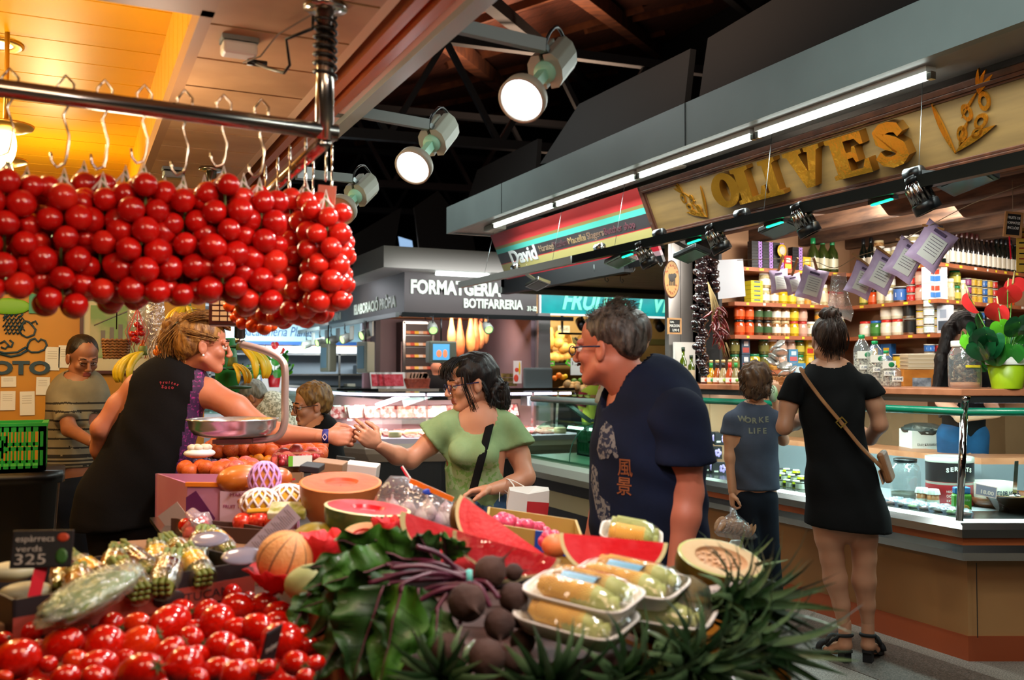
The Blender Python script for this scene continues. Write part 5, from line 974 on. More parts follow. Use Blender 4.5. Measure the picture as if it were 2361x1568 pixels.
ban=mat('banana_skin','#d9b21c',.45,col2='#a9a020',sc=5,lo=.45,hi=.75)
def banana_hand(c,n,L,label,seed,face=0.0,spread=1.0,down=True):
 random.seed(seed);t=thing('banana_bunch',label,'bananas',c);c=V(c)
 for i in range(n):
  a=(i-(n-1)/2)*.26*spread+face;d=V((cos(a)*0+sin(a),-cos(a)*.5,0)).normalized();pts=[];rr=[]
  for k in range(9):u=k/8;pts.append(c+d*(L*.62*sin(u*1.9))+V((0,0,-L*.75*u+L*.1*sin(u*3)))+V((0,-.015*(i%2),0)));rr.append(.017*min(1,.35+u*3.2)*min(1,.3+(1-u)*3.5)*L/.2)
  mb=MB();mb.tube(pts,rr,8);mb.build('banana',ban,t)
 mb=MB();mb.cyl(c+Z*.03,c-Z*.015,.018,.025,8);mb.build('stalk',vine,t);return t
banana_hand(P(330,812,4.6),6,.2,'yellow banana bunch hanging left of the market seller\'s head',1,-1.1,1.2);banana_hand(P(556,800,4.4),4,.2,'yellow-green bananas hanging right of her face',2,.6);banana_hand(P(536,838,4.5),4,.13,'lower green banana bunch right of her face',3,.5)
banana_hand(P(430,706,4.4),5,.17,'bananas showing under the tomatoes above the seller\'s hair',5,-.2)
t=thing('banana_stand','green stand with dark leaf-shaped arms holding bananas behind the seller','stand',P(520,870,4.6));a=P(520,780,4.7);b=P(524,905,4.7);mb=MB();mb.cyl(b,a,.06,.05,20);mb.build('column',mat('stand_green','#1d7a34',.5),t)
for k,v in enumerate((800,850,893)):
 for s in(-1,1):p=P(520,v,4.62);mb=MB();mb.ball(p+V((s*.06,-.05,0)),(.06,.05,.01),12,6);mb.build('leaf_arm',mat('stand_dark','#12401c',.5),t)
t=basket(PY(268,800,5.2)-Z*.06,.13,.11,.10,'small brown wicker basket hanging in front of the framed picture',mat('wicker_dark','#8a5a2c',.6,col2='#6a3f1c',sc=40));mb=MB();mb.cyl((0,0,.15),(0,0,.6),.003,n=5);mb.build('cord',BLACK,t)
def netbag(u,v,d,r,n,fm_,label,seed,net='#c0281c'):
 random.seed(seed);c=P(u,v,d);t=thing('net_bag',label,'net bag',c)
 for i in range(n):
  a=random.uniform(0,6.3);q=random.uniform(0,r*.6);o=bpy.data.objects.new('fruit',TM[i%4]);C.objects.link(o);o.parent=t;o.location=V((cos(a)*q,sin(a)*q*.6,random.uniform(-r,r*.9)));o.scale=(r*13,)*3;setmats(o,[fm_])
 mb=MB();
 for k in range(8):a=2*pi*k/8;mb.tube([c+V((0,0,r*2.6)),c+V((cos(a)*r*.5,sin(a)*r*.5,r*1.5)),c+V((cos(a)*r*1.25,sin(a)*r*1.1,0)),c+V((cos(a)*r*.7,sin(a)*r*.6,-r*1.5))],.0016,4)
 mb.build('netting',mat('net_'+net[1:],net,.5),t)
onr=mat('orange_peel','#e8740c',.4,bump=.3,bsc=300);netbag(316,765,4.7,.045,8,tomr,'red net bag of small fruit hanging beside the picture',1);netbag(372,812,4.4,.05,9,onr,'net bag of oranges just left of the seller\'s hair',2,'#d9d0c0');netbag(325,800,4.9,.04,6,onr,'small net bag of tangerines above the yellow bananas',3)
for i,(u,v,h,c_)in enumerate(((318,730,.14,'#b8b0a4'),(357,745,.2,'#c8c0bc'))):
 c=P(u,v,4.8);mb=MB();mb.ball(c,(.05,.02,h),14,12,fn=lambda p:1+.22*noise.noise(p*3));tag(mb.build('plastic_bag',film('crinkled_bag','#f0ece8',.5,.15,1,.12)),'clear crinkled bag hanging %s the framed picture'%('in front of','right of')[i],'plastic bag')
t=thing('weighing_scale','hanging scale with wood-framed display, curved steel arm and round chrome pan','scale',P(553,790,3.16));d0=3.16
c=P(517,712,3.0);mb=MB(frame(c,(.96,-.2,0),(0,0,1)));mb.box(-.045,-.055,-.045,.045,.055,.03);mb.build('display_housing',mat('dark_wood_case','#3a1a12',.3),t,bevel=.005)
mb=MB(frame(c,(.96,-.2,0),(0,0,1)))
for j in range(5):
 for k in range(3):mb.box(-.034+k*.024,-.04+j*.017,.03,-.014+k*.024,-.028+j*.017,.033)
mb.build('keypad',mat('cream_keys','#c9a878',.5),t)
mb=MB();a=P(553,772,d0);mb.cyl(a+Z*.16,a-Z*.01,.018,n=14);mb.build('stem',BLACK,t);mb=MB();mb.cyl(a-Z*.01,P(553,792,d0),.015,n=12);mb.build('lower_stem',STEEL,t)
def smooth(pts,n=6):
 o=[];m=len(pts)
 for i in range(m-1):
  p0,p1,p2,p3=V(pts[max(i-1,0)]),V(pts[i]),V(pts[i+1]),V(pts[min(i+2,m-1)])
  for k in range(n):u=k/n;o.append(.5*((2*p1)+(p2-p0)*u+(2*p0-5*p1+4*p2-p3)*u*u+(3*p1-p0-3*p2+p3)*u**3))
 return o+[V(pts[-1])]
mb=MB();pts=smooth([P(u,v,d0)for u,v in((553,793),(590,802),(628,816),(650,832),(657,856),(657,920),(656,975),(644,1003),(622,1012),(570,1016),(500,1018))],5)
mb.tube(pts,.0125,10);mb.build('curved_arm',mat('satin_arm','#c4a99c',.35,.6),t)
c=P(537,985,d0-.02);mb=MB(Matrix.Translation(c));mb.lathe([(0,-.030),(.10,-.030),(.125,-.022),(.14,-.002),(.144,.022),(.150,.026),(.150,.029),(.142,.028),(.138,.0),(.12,-.02),(0,-.026)],40,caps=False);mb.build('pan',mat('pan_steel','#e8e4e0',.2,.9),t)
mb=MB();mb.bar(P(495,1018,d0),P(585,1016,d0),.05,.014);mb.build('pan_bracket',mat('satin_arm'),t)
# -- fruit display: tables and crates
tb_m=mat('stall_table_board','#2a211c',.6);
t=thing('display_table','dark fruit display table under the front produce with an orange end board','table',(.4,1.8,0))
mb=MB();mb.box(-1.0,1.2,.78,1.16,2.75,.84);mb.build('table_top',tb_m,t)
mb=MB();mb.box(1.10,1.22,.0,1.16,2.75,.78);mb.box(-1.0,1.22,0,1.10,1.26,.78);mb.build('skirt_board',mat('table_skirt','#241c18',.7),t)
mb=MB();mb.box(.97,1.37,.55,1.22,1.60,.945);mb.build('orange_end_box',mat('orange_crate_board','#c07a10',.55,col2='#a8660c',sc=4),t,bevel=.01)
t=thing('side_table','long side table of the fruit stall running back toward the far stalls','table',(.9,3.9,0))
mb=MB();mb.box(.50,2.75,.88,1.16,4.8,.94);mb.build('table_top',tb_m,t);mb=MB();mb.box(1.1,2.75,0,1.16,4.8,.88);mb.box(.50,2.75,0,.54,4.8,.88);mb.build('side_board',mat('table_skirt'),t)
def opencrate(A,B,back,h,m,label,cat='crate',name='cardboard_box',inner=None,wall=.006,floor=True,parent=None,front_low=0):
 """open box: A,B = front top corners, back = vector to the rear, h = wall height"""
 A,B,back=V(A),V(B),V(back);t=thing(name,label,cat,A-Z*h);x=(B-A);mb=MB();zc=V((0,0,1));C_,D=B+back,A+back
 for p,q in((A,B),(B,C_),(C_,D),(D,A)):
  d=(q-p).normalized();n=d.cross(Z)*wall;mb.add([p-Z*h,q-Z*h,q,p,p-Z*h-n,q-Z*h-n,q-n,p-n],[(0,1,2,3),(5,4,7,6),(3,2,6,7),(0,4,5,1),(0,3,7,4),(1,5,6,2)])
 if floor:mb.add([A-Z*h,B-Z*h,C_-Z*h,D-Z*h,A-Z*(h-.005),B-Z*(h-.005),C_-Z*(h-.005),D-Z*(h-.005)],[(3,2,1,0),(4,5,6,7)])
 mb.build('box_walls',m,t);return t
kraft=mat('kraft_card','#8a6444',.7,col2='#7a563a',sc=3);blackcard=mat('black_card','#1a1416',.5);brcard=mat('brown_print_card','#4a2e26',.6)
ptm=mat('plum_tomato_skin','#cf1606',.16,col2='#a80f05',sc=6,coat=.5,sss=.05);ptm2=mat('plum_tomato_orange','#dd3a0c',.16,col2='#c41a06',sc=7,coat=.5,sss=.05);calm=mat('calyx_green','#3c5220',.7)
def pmesh(i,el):
 mb=MB();mb.ball((0,0,0),(1,1,el),24,16,fn=lambda p:1+.03*noise.noise(p*1.3+V((i*5,0,0)))-.16*max(0,p.z-.8));o=mb.build('x',ptm);me=o.data;C.objects.unlink(o);bpy.data.objects.remove(o);return me
PM=[pmesh(0,1.0),pmesh(1,1.28),pmesh(2,1.15),pmesh(3,1.4)]
def calyx_mesh():
 mb=MB();random.seed(2)
 for k in range(6):a=2*pi*k/6;p=[V((0,0,.95)),V((cos(a)*.25,sin(a)*.25,1.0)),V((cos(a)*.5,sin(a)*.5,.98+random.uniform(0,.15)))];mb.tube(p,[.07,.06,.01],5)
 mb.tube([(0,0,.93),(.03,0,1.1),(.08,0,1.22)],.05,6);o=mb.build('x',calm);me=o.data;C.objects.unlink(o);bpy.data.objects.remove(o);return me
CALX=calyx_mesh()
def tomato(p,r,kind,rot,label,grp,m=None,cal=False,nm='tomato',cat='tomato'):
 o=bpy.data.objects.new(nm,PM[kind]);C.objects.link(o);o.location=p;o.rotation_euler=rot;o.scale=(r,r,r);setmats(o,[m or ptm]);tag(o,label,cat,grp)
 if cal:c=bpy.data.objects.new('calyx',CALX);C.objects.link(c);c.parent=o;c.location.z=(0,.26,.13,.38)[kind]
 return o
TL=[(190,900,90),(120,1090,135),(20,960,60),(425,995,120),(330,1130,60),(520,1110,80),(670,1130,110),(715,1000,135),(760,860,85),(870,760,80),(930,850,80),(950,990,122),(950,1190,150),(450,1210,80),(1150,850,130),(1235,760,80),(1150,1040,95),(1255,1140,130),(1400,760,75),(1330,880,60),(1300,950,80),(1340,1060,70),(1480,840,120),(1560,650,80),(1620,730,95),(1620,880,80),(1520,1000,100),(1640,1060,100),(1750,870,100),(1480,1160,90),(1600,1200,100),(1800,720,85),(1890,770,80),(1880,830,70),(1920,960,130),(2010,1120,90),(1700,1150,60),(1820,1150,60),(2040,930,50),(2100,1000,60),(2140,1120,60),(2080,1215,60),(1350,1225,70),(1690,680,50),(660,1225,90),(30,1210,45),(260,1010,55),(600,1000,45),(1060,930,50),(850,1080,60),(560,905,50)]
random.seed(12);TP=[]
for i,(x,y,r)in enumerate(TL):
 u,v,rp=x/2.951,1150+y/2.951,r/2.951;zz=.955+.02*(rp/40);rr=ray(u,v);k=(zz-HC)/rr.z;p=EYE+rr*k;R_=rp*k/F*.97;TP.append((p,R_,u,v))
rows_=sorted(range(len(TP)),key=lambda i:-TP[i][0].y);
for i,(p,r,u,v)in enumerate(TP):
 row_=int((v-1380)//32);left=sum(1 for q in TP if int((q[3]-1380)//32)==row_ and q[2]<u);kd=random.choice((0,1,1,2,3));r2=r/(1.0,1.06,1.03,1.12)[kd]*1.06
 tomato(p,r2,kd,(pi/2+random.uniform(-.5,.5),random.uniform(-.3,.3),random.uniform(.3,2.2)),'red plum tomato in the front crate, %s from left in the %s row'%(nth(min(left,19)),nth(max(row_,0))),'red plum tomatoes in the front crate',ptm if random.random()>.2 else ptm2,random.random()<.5)
c0=[PZ(-60,1600,.93),PZ(740,1600,.93),PZ(700,1400,.93),PZ(50,1500,.93)]
n=0
for i in range(150):
 a,b=random.random(),random.random();p=c0[0].lerp(c0[1],a).lerp(c0[3].lerp(c0[2],a),b);p.z=random.uniform(.895,.93)
 if all((p-q).length>.045 for q,*_ in TP):
  TP.append((p,.028,0,0));n+=1;tomato(p,.031,random.choice((0,1,2)),(random.uniform(0,3),random.uniform(-1,1),random.uniform(0,6)),'red plum tomato lying deeper in the front crate, glimpsed between upper ones','deeper plum tomatoes in the front crate')
 if n>45:break
cwood=wood('crate_wood','#9a6a44','#7c5030',4,(3,3,3),.6)
a=P(625,1215,2.1);A=PZ(612,1348,1.0);B=PZ(775,1500,1.0)
mb=MB();mb.bar(PZ(600,1300,.93),PZ(800,1560,.93),.012,.14);mb.bar(PZ(96,1520,.90),PZ(140,1600,.90),.01,.1);mb.bar(PZ(600,1335,.905),PZ(-40,1500,.905),.01,.1)
tag(mb.build('wooden_crate',cwood),'wooden crate walls around the plum tomatoes, thin pale top edge at right','crate')
mb=MB();b0=PZ(-20,1420,.98);mb.box(b0.x-.2,b0.y-.1,.84,b0.x+.075,b0.y+.12,.985);tag(mb.build('cardboard_box',kraft,bevel=.004),'corner of a brown cardboard box at the left edge behind the tomatoes','cardboard box')
L,Rr=PZ(30,1384,1.035),PZ(587,1292,1.035);d=(Rr-L).normalized();bk=V((-d.y,d.x,0))*.30;t=opencrate(L,Rr,bk,.12,blackcard,'long black cardboard box of asparagus with TUCANO on a red stripe',name='cardboard_box')
M=frame(L-Z*.045,d,(0,0,1));mb=MB(M);w_=(Rr-L).length;mb.box(0,-.028,.0,w_,.012,.0015);mb.build('red_stripe',mat('brick_stripe','#8f3a2e',.5),t)
txt('TUCANO',M@Matrix.Translation((w_*.80,-.018,.002)),.018,mat('dark_print','#2a1210',.6),t,width=.13,ext=.0005);mb=MB(M);mb.ball((w_*.60,-.005,.002),(.035,.018,.002),16,6);mb.build('dark_bird_mark',mat('dark_print'),t)
asg=mat('asparagus_green','#77853a',.5,col2='#5c6a2a',sc=12);cello=film('cellophane','#fff4d8',.3,.06,.6,.05,60)
random.seed(31)
for i,(u,v,an)in enumerate(((150,1330,.5),(205,1322,1.2),(262,1310,.4),(318,1300,1.1),(365,1290,.6),(420,1280,1.0),(460,1262,.3),(505,1256,.9),(300,1335,.9),(385,1322,.3),(450,1305,.8),(185,1352,.7))):
 p=PZ(u,v,1.035);c=p;t=thing('asparagus_bundle','wrapped green asparagus bundle in the black box, %s from the left'%nth(i),'asparagus',c,'asparagus bundles in the black box');ax=V((cos(an+1.0),sin(an+1.0),.35)).normalized();s=V((-ax.y,ax.x,0)).normalized();up=ax.cross(s)
 mb=MB()
 for k in range(9):
  o=s*((k%3)-1)*.013+up*((k//3)-1)*.012+c;e=o+ax*random.uniform(.075,.095);mb.tube([o-ax*.06,o,e-ax*.022,e-ax*.012,e],[.0058,.006,.0055,.0075,.001],7)
 mb.build('asparagus_stalk',asg,t);mb=MB();mb.tube([c-ax*.06,c-ax*.02,c+ax*.035],[.028,.032,.03],14,caps=False);mb.build('cellophane_wrap',cello,t)
 mb=MB();mb.tube([c-ax*.025,c+ax*.018],.031,14,caps=False);mb.build('label_band',[mat('band_maroon','#4a1a12',.2,coat=.6),mat('band_yellow','#d9a818',.25,coat=.6),mat('band_gold','#8a5a1c',.2,coat=.6)][i%3],t)
c=PZ(212,1392,1.03);t=thing('wrapped_courgettes','bag of pale green courgettes in cloudy film lying on the tomatoes','bag of vegetables',c);ax=(P(290,1345,(c-EYE).dot(FWD)+.05)-P(125,1445,(c-EYE).dot(FWD)-.1)).normalized();M=frame(c+Z*.015,ax,Z.cross(ax))
mb=MB(M);
for k in range(3):mb.tube([(-.085,(k-1)*.025,0),(-.05,(k-1)*.028,.006),(.05,(k-1)*.026,.006),(.08,(k-1)*.02,0)],[.010,.017,.018,.011],10)
mb.build('courgette',mat('courgette_skin','#5a7434',.4,col2='#7c9450',sc=20),t)
mb=MB(M);mb.ball((0,0,.004),(.108,.055,.030),48,30,fn=lambda p:1+.16*noise.noise(p*5)+.06*noise.noise(p*14)+.5*max(0,abs(p.x)-.85));mb.build('plastic_film',film('cloudy_film','#dfe6d0',.15,.25,1,.16),t)
def slate(c,w_,h,n,up,label,lines,stick=None,fmt=mat('slate_frame','#1f1a1c',.4),extra=None):
 M=frame(c,n,up);t=thing('price_slate',label,'price slate',c);mb=MB(M);mb.box(-w_/2,-h/2,-.002,w_/2,h/2,.001);mb.build('board',fmt,t,bevel=.003);mb=MB(M);mb.box(-w_*.47,-h*.46,.001,w_*.47,h*.46,.002);mb.build('slate_face',mat('slate'),t)
 for s,x,y,hh,ww in lines:txt(s,M@Matrix.Translation((x*w_,y*h,.0025)),hh*h,mat('chalk_dull','#a8a094',.8),t,width=ww*w_,ext=.0004)
 if extra:mb=MB(M);extra(mb,w_,h);mb.build('printed_fruit',[mat('print_red','#a83a1a',.5),mat('print_green','#2f5a22',.5)],t)
 if stick:mb=MB();mb.bar(stick[0],stick[1],.022,.003,(0,1,0));mb.build('stick',mat('red_plastic','#c8142a',.35),t)
 return t
d_=1.78;s0=P(95,1306,d_);s1=P(78,1378,d_-.02);slate(P(97,1266,d_),.112,.07,RT+FWD*.1,UP+FWD*.25,'black price slate on a red stick reading espàrrecs verds 3,25',[('espàrrecs',-.12,.2,.17,.62),('verds',-.2,-.06,.16,.42),('325',-.17,-.4,.28,.5)],(s0,s1),extra=lambda mb,w_,h:(mb.ball((w_*.33,h*.3,.002),(.012,.009,.001),10,5),mb.ball((w_*.33,-h*.2,.002),(.012,.016,.001),10,5,1)))
slate(P(618,1512,1.60),.055,.10,RT*.25+FWD,UP+RT*.28,'price slate seen nearly edge-on among the front tomatoes',[('tomàquet',0,.1,.12,.7),('1,20',0,-.3,.2,.6)])
mb=MB();cz=PZ(60,1365,1.02);mb.ball(cz,(.05,.035,.02),16,10);tag(mb.build('wrapped_cauliflower',mat('pale_green_white','#b9b694',.4)),'pale wrapped vegetable behind the red slate stick at the left','vegetable')
mb=MB();cz=PZ(25,1318,1.05);mb.ball(cz,(.05,.035,.02),16,10);tag(mb.build('wrapped_cauliflower',mat('pale_green_white')),'pale wrapped vegetable behind the black slate at the left edge','vegetable')
for k,(u,v)in enumerate(((560,1282),(482,1243))):
 c=PZ(u,v,1.07);mb=MB(frame(c,RT,V((-.2,1,.4))));mb.ball((0,0,0),(.045,.03,.006),20,8);tag(mb.build('clear_cover',mat('grey_blue_lid','#7a7888',.15,coat=.5)),('grey plastic lid on the right end of the asparagus box','grey plastic lid on the back edge of the asparagus box')[k],'lid')
# -- melons, pumpkin, watermelons
def halfmelon(c,nrm,maj,rx,ry,dep,label,name,cat,skin,rim,flesh,cav,cr=.45,seeds=None,grp=None,flat=.0):
 """half fruit: cut face at c facing nrm, body below"""
 M=aim(c,nrm,maj);M=frame(c,maj,V(nrm).cross(V(maj)));t=thing(name,label,cat,c,grp);n=40
 rs=[]
 for k in range(12):b=k/11*pi/2;q=cos(b)**.75;rs.append([M@V((cos(2*pi*j/n)*rx*q*(1+.012*sin(8*2*pi*j/n)),sin(2*pi*j/n)*ry*q*(1+.012*sin(8*2*pi*j/n)),-sin(b)*dep))for j in range(n)])
 mb=MB();mb.rings(rs,0,True,False);mb.add(rs[-1],[tuple(range(n))],0,True);mb.build('rind',skin,t)
 mb=MB(M);f=[1.0,.965,.93,.80,cr,cr*.86,cr*.5,0.02];zf=[0,.0015,.002,.002,.001,-.006,-.008,-.008];mi=[0,0,1,1,2,2,2]
 R2=[[V((cos(2*pi*j/n)*rx*q*(1 if q>.6 else 1+.08*sin(3*2*pi*j/n+1)),sin(2*pi*j/n)*ry*q,z))for j in range(n)]for q,z in zip(f,zf)]
 for k in range(7):mb.rings([R2[k],R2[k+1]],mi[k],True,False)
 mb.build('cut_face',[rim,flesh,cav],t)
 if seeds:
  mb=MB(M);random.seed(3)
  for k in range(40):a=random.uniform(0,6.3);q=random.uniform(.05,cr*.9);mb.ball((cos(a)*rx*q,sin(a)*ry*q,-.005),(.005,.003,.002),6,4)
  mb.build('seeds',seeds,t)
 return t
wm_skin=mat('watermelon_rind','#2c3f1e',.3,col2='#4f6a34',sc=9,coat=.4);wm_rim=mat('watermelon_white','#d6cf9a',.35);wm_red=mat('watermelon_flesh','#d8202a',.28,col2='#e8505a',sc=14,coat=.45,sss=.08,bump=.25,bsc=90)
wm_deep=mat('watermelon_heart','#c8141f',.28,col2='#d83a44',sc=14,coat=.45,bump=.25,bsc=90)
halfmelon(P(786,1112,2.55),(-.02,-.20,1),(1,.08,.02),.112,.095,.135,'half pumpkin with bright orange cut top behind the watermelon pieces','half_pumpkin','pumpkin',mat('pumpkin_rind','#8a4420',.4,col2='#b86a38',sc=5,coat=.2,lo=.4,hi=.7),mat('pumpkin_rim','#d87a3c',.4),mat('pumpkin_flesh','#e04a14',.5,col2='#d85a24',sc=20,bump=.3,bsc=60),mat('pumpkin_hollow','#d84a16',.5,col2='#b83a10',sc=18),.42)
halfmelon(P(848,1171,2.2),(.1,-.09,1),(1,-.0,-.1),.102,.09,.10,'watermelon half seen side on with thin slice of red top, beside the pumpkin','half_watermelon','watermelon',wm_skin,wm_rim,wm_red,wm_deep,.4)
halfmelon(P(1663,1288,1.92),(-.12,-.52,.72),(.93,-.2,-.18),.096,.052,.085,'half green-skinned melon wrapped in film at the right of the display','half_melon','melon',mat('piel_rind','#6a6a2a',.35,col2='#8a7a3a',sc=14,coat=.5,stretch=(1,6,1)),mat('melon_rim','#b9c07a',.3),mat('melon_flesh','#d9c49a',.25,col2='#d0b488',sc=15,coat=.5),mat('melon_cavity','#b9885a',.35,col2='#d0a880',sc=25),.62,mat('melon_seed','#d9b088',.4))
def wedge(E0,E1,down,depth,ang,label,n=28,t0=0):
 """melon wedge: chord E0-E1, flesh face spreads along `down`, second face turned by ang about the chord"""
 E0,E1=V(E0),V(E1);x=(E1-E0);L=x.length/2;x.normalize();c=(E0+E1)/2;dn=V(down);dn=(dn-x*dn.dot(x)).normalized();nb=x.cross(dn)
 if nb.dot(FWD)<0:nb=-nb
 t=thing('watermelon_slice',label,'watermelon',c);K=8
 def pt(a,th,f):return c+x*(-cos(a)*L*f)+(dn*cos(th)+nb*sin(th))*(sin(a)*depth*f)
 aa=[pi*i/n for i in range(n+1)]
 mb=MB();mb.rings([[pt(a,ang*k/K,1.0)for a in aa]for k in range(K+1)],0,True,False,False);mb.build('rind',wm_skin,t)
 mb=MB();fs=[1,.965,.925,.6,0];mm=[1,1,0,2]
 for th in(0,ang):
  for k in range(4):mb.rings([[pt(a,th,fs[k])for a in aa],[pt(a,th,fs[k+1])for a in aa]],(1,1,0,2)[k],False,False,False)
 mb.build('flesh',[wm_red,wm_rim,wm_red],t);return t,pt
dn=-UP+FWD*-.35
wedge(P(925,1178,1.98),P(1260,1292,1.86),-UP-RT*.35+FWD*-.2,.085,1.0,'large left watermelon wedge, its tip behind the beet leaves')
t_,pt_=wedge(P(1045,1222,1.86),P(1293,1290,1.80),-UP*1+FWD*-.25,.058,1.0,'film-wrapped watermelon wedge glinting white in the middle, touching the beetroots');mb=MB();mb.rings([[pt_(pi*i/20,-.12+.02*k,1.03)-FWD*.004 for i in range(21)]for k in(0,6)],0,True,False,False)
mb.rings([[pt_(pi*i/20,-.03,f)-FWD*.004 for i in range(21)]for f in(1.03,.5,0)],0,True,False,False);mb.build('cling_film',film('cling_film','#fff2f4',.5,.12,1,.0,30),t_)
wedge(P(1062,1140,2.12),P(1265,1285,2.02),-UP*.7-RT*.62+FWD*-.1,.085,1.0,'back watermelon wedge standing with its point up behind the wrapped one')
wedge(P(1290,1228,1.90),P(1540,1252,1.86),-UP+FWD*-.3,.082,1.0,'right watermelon wedge with straight top edge behind the corn trays')
c=P(657,1288,1.96);t=thing('cantaloupe','round cantaloupe melon with dark grooves resting on red tissue','melon',c-Z*.06)
mb=MB(Matrix.Translation(c)@Matrix.Rotation(.35,4,'Y')@Matrix.Rotation(.3,4,'X'))
def mel(p):a=atan2(p.y,p.x);return 1-.022*max(0,1-abs(((a/(2*pi)*10)%1)-.5)*16)*(1-abs(p.z)**3)
mb.ball((0,0,0),.058,160,30,0,mel)
me_=mb.build('rind',[mat('cantaloupe_rind','#d99a5c',.6,col2='#c9864c',sc=20,bump=.5,bsc=160),mat('cantaloupe_groove','#7a5636',.7)],t)
for p in me_.data.polygons:
 q=(mb.M.inverted()@(p.center));a=atan2(q.y,q.x);
 if abs(((a/(2*pi)*10)%1)-.5)<.045:p.material_index=1
redt=mat('red_tissue','#d01620',.6,bump=.6,bsc=60)
def tissue(c,r,label,seed,h=.04,fl=1.0,m=redt,nm='tissue_paper',cat='tissue paper'):
 random.seed(seed);n=28;mb=MB(Matrix.Translation(c));rs=[]
 for k in range(5):rs.append([((r*(.35+.17*k)*(1+.12*sin(7*2*pi*j/n+k)+random.uniform(-.06,.06)))*cos(2*pi*j/n),(r*(.35+.17*k)*(1+.12*sin(5*2*pi*j/n+k)))*sin(2*pi*j/n),-h*.6+h*(k/4)**1.5+random.uniform(-.006,.006))for j in range(n)])
 mb.rings(rs,0,True,False);return tag(mb.build(nm,m,solid=.0008),label,cat)
tissue(c-Z*.035,.075,'red tissue paper cupping the cantaloupe',1,.05);tissue(P(745,1262,2.0),.05,'red tissue paper between cantaloupe and beet leaves',2,.07)
tissue(P(890,1222,2.0),.03,'twisted red tissue knot right of the cut melon',4,.06)
halfmelon(P(838,1232,2.02),(-.3,-.62,.6),(.95,-.1,.1),.048,.03,.045,'small cut cantaloupe half behind the beet leaves','half_cantaloupe','melon',mat('cantaloupe_rind'),mat('melon_rim'),mat('cantaloupe_flesh','#e8a878',.3,col2='#d98a5c',sc=20),mat('red_tissue_hollow','#d86a5c',.4),.5)
mb=MB();mb.ball(P(728,1250,2.15),(.06,.05,.045),20,14);tag(mb.build('yellow_melon',mat('olive_melon','#8a7418',.4,col2='#6f5f14',sc=10)),'olive-yellow melon hidden behind the cantaloupe','melon')
mb=MB();mb.ball(P(720,1345,1.86),(.055,.045,.038),20,14);tag(mb.build('pale_melon',mat('pale_melon_skin','#9aa268',.5,col2='#8a8f58',sc=10)),'pale green melon under the beet leaves at left','melon')
mb=MB();mb.ball(P(1070,1195,2.2),(.035,.035,.05),20,14);tag(mb.build('gourd',mat('brown_gourd','#6a4a24',.4)),'brown round fruit behind the standing watermelon wedge','fruit')
c=P(945,1160,2.35);t=thing('bag_of_garlic','clear plastic bag of purple garlic with printed top strip, behind the watermelon','bag of garlic',c-Z*.07);random.seed(14);gm=mat('garlic_skin','#b79aae',.6,col2='#d9cbb8',sc=14)
for i in range(20):
 mb=MB(Matrix.Translation(c+V((random.uniform(-.07,.1),random.uniform(-.03,.05),random.uniform(-.06,.0)-.0))));mb.lathe([(0,-.02),(.018,-.016),(.022,-.004),(.014,.012),(.003,.022),(.003,.032)],14,fn=lambda a,q,z:(cos(a)*q*(1+.06*cos(6*a)),sin(a)*q*(1+.06*cos(6*a)),z),caps=False);mb.build('garlic_bulb',gm,t)
def sheetbag(pts,dep,label=None,parent=None,m=None,bulge=.03,nm='plastic_bag_film',seed=0):
 """pillow-shaped bag whose outline is given in pixels at depth dep, with real thickness"""
 q=[P(u,v,dep)for u,v in pts];c=sum(q,V())/len(q);n=len(q);mb=MB();rs=[]
 for k in range(-4,5):a=k/4;f=(1-abs(a)**3)**.6 if abs(a)<1 else.02;rs.append([c+(p-c)*f*(1+.02*noise.noise(p*30+V((0,0,k))))+FWD*a*bulge for p in q])
 mb.rings(rs,0,True,True);return mb.build(nm,m,parent)
clr=film('clear_bag','#f6f2f4',.35,.08,1,.10,45)
sheetbag([(848,1190),(862,1155),(880,1120),(900,1098),(935,1100),(985,1120),(1030,1140),(1052,1165),(1050,1200),(1030,1225),(960,1215),(900,1205)],2.32,parent=t,m=clr,bulge=.05)
mb=MB();a,b=P(945,1108,2.27),P(1045,1152,2.27);mb.bar(a,b,.003,.012,UP);mb.build('orange_strip',mat('orange_strip','#e8741a',.3),t);mb=MB();mb.ball(a.lerp(b,.45)-Z*.006,(.018,.002,.008),12,6);mb.build('blue_mark',mat('blue_mark','#2a4ab8',.4),t)
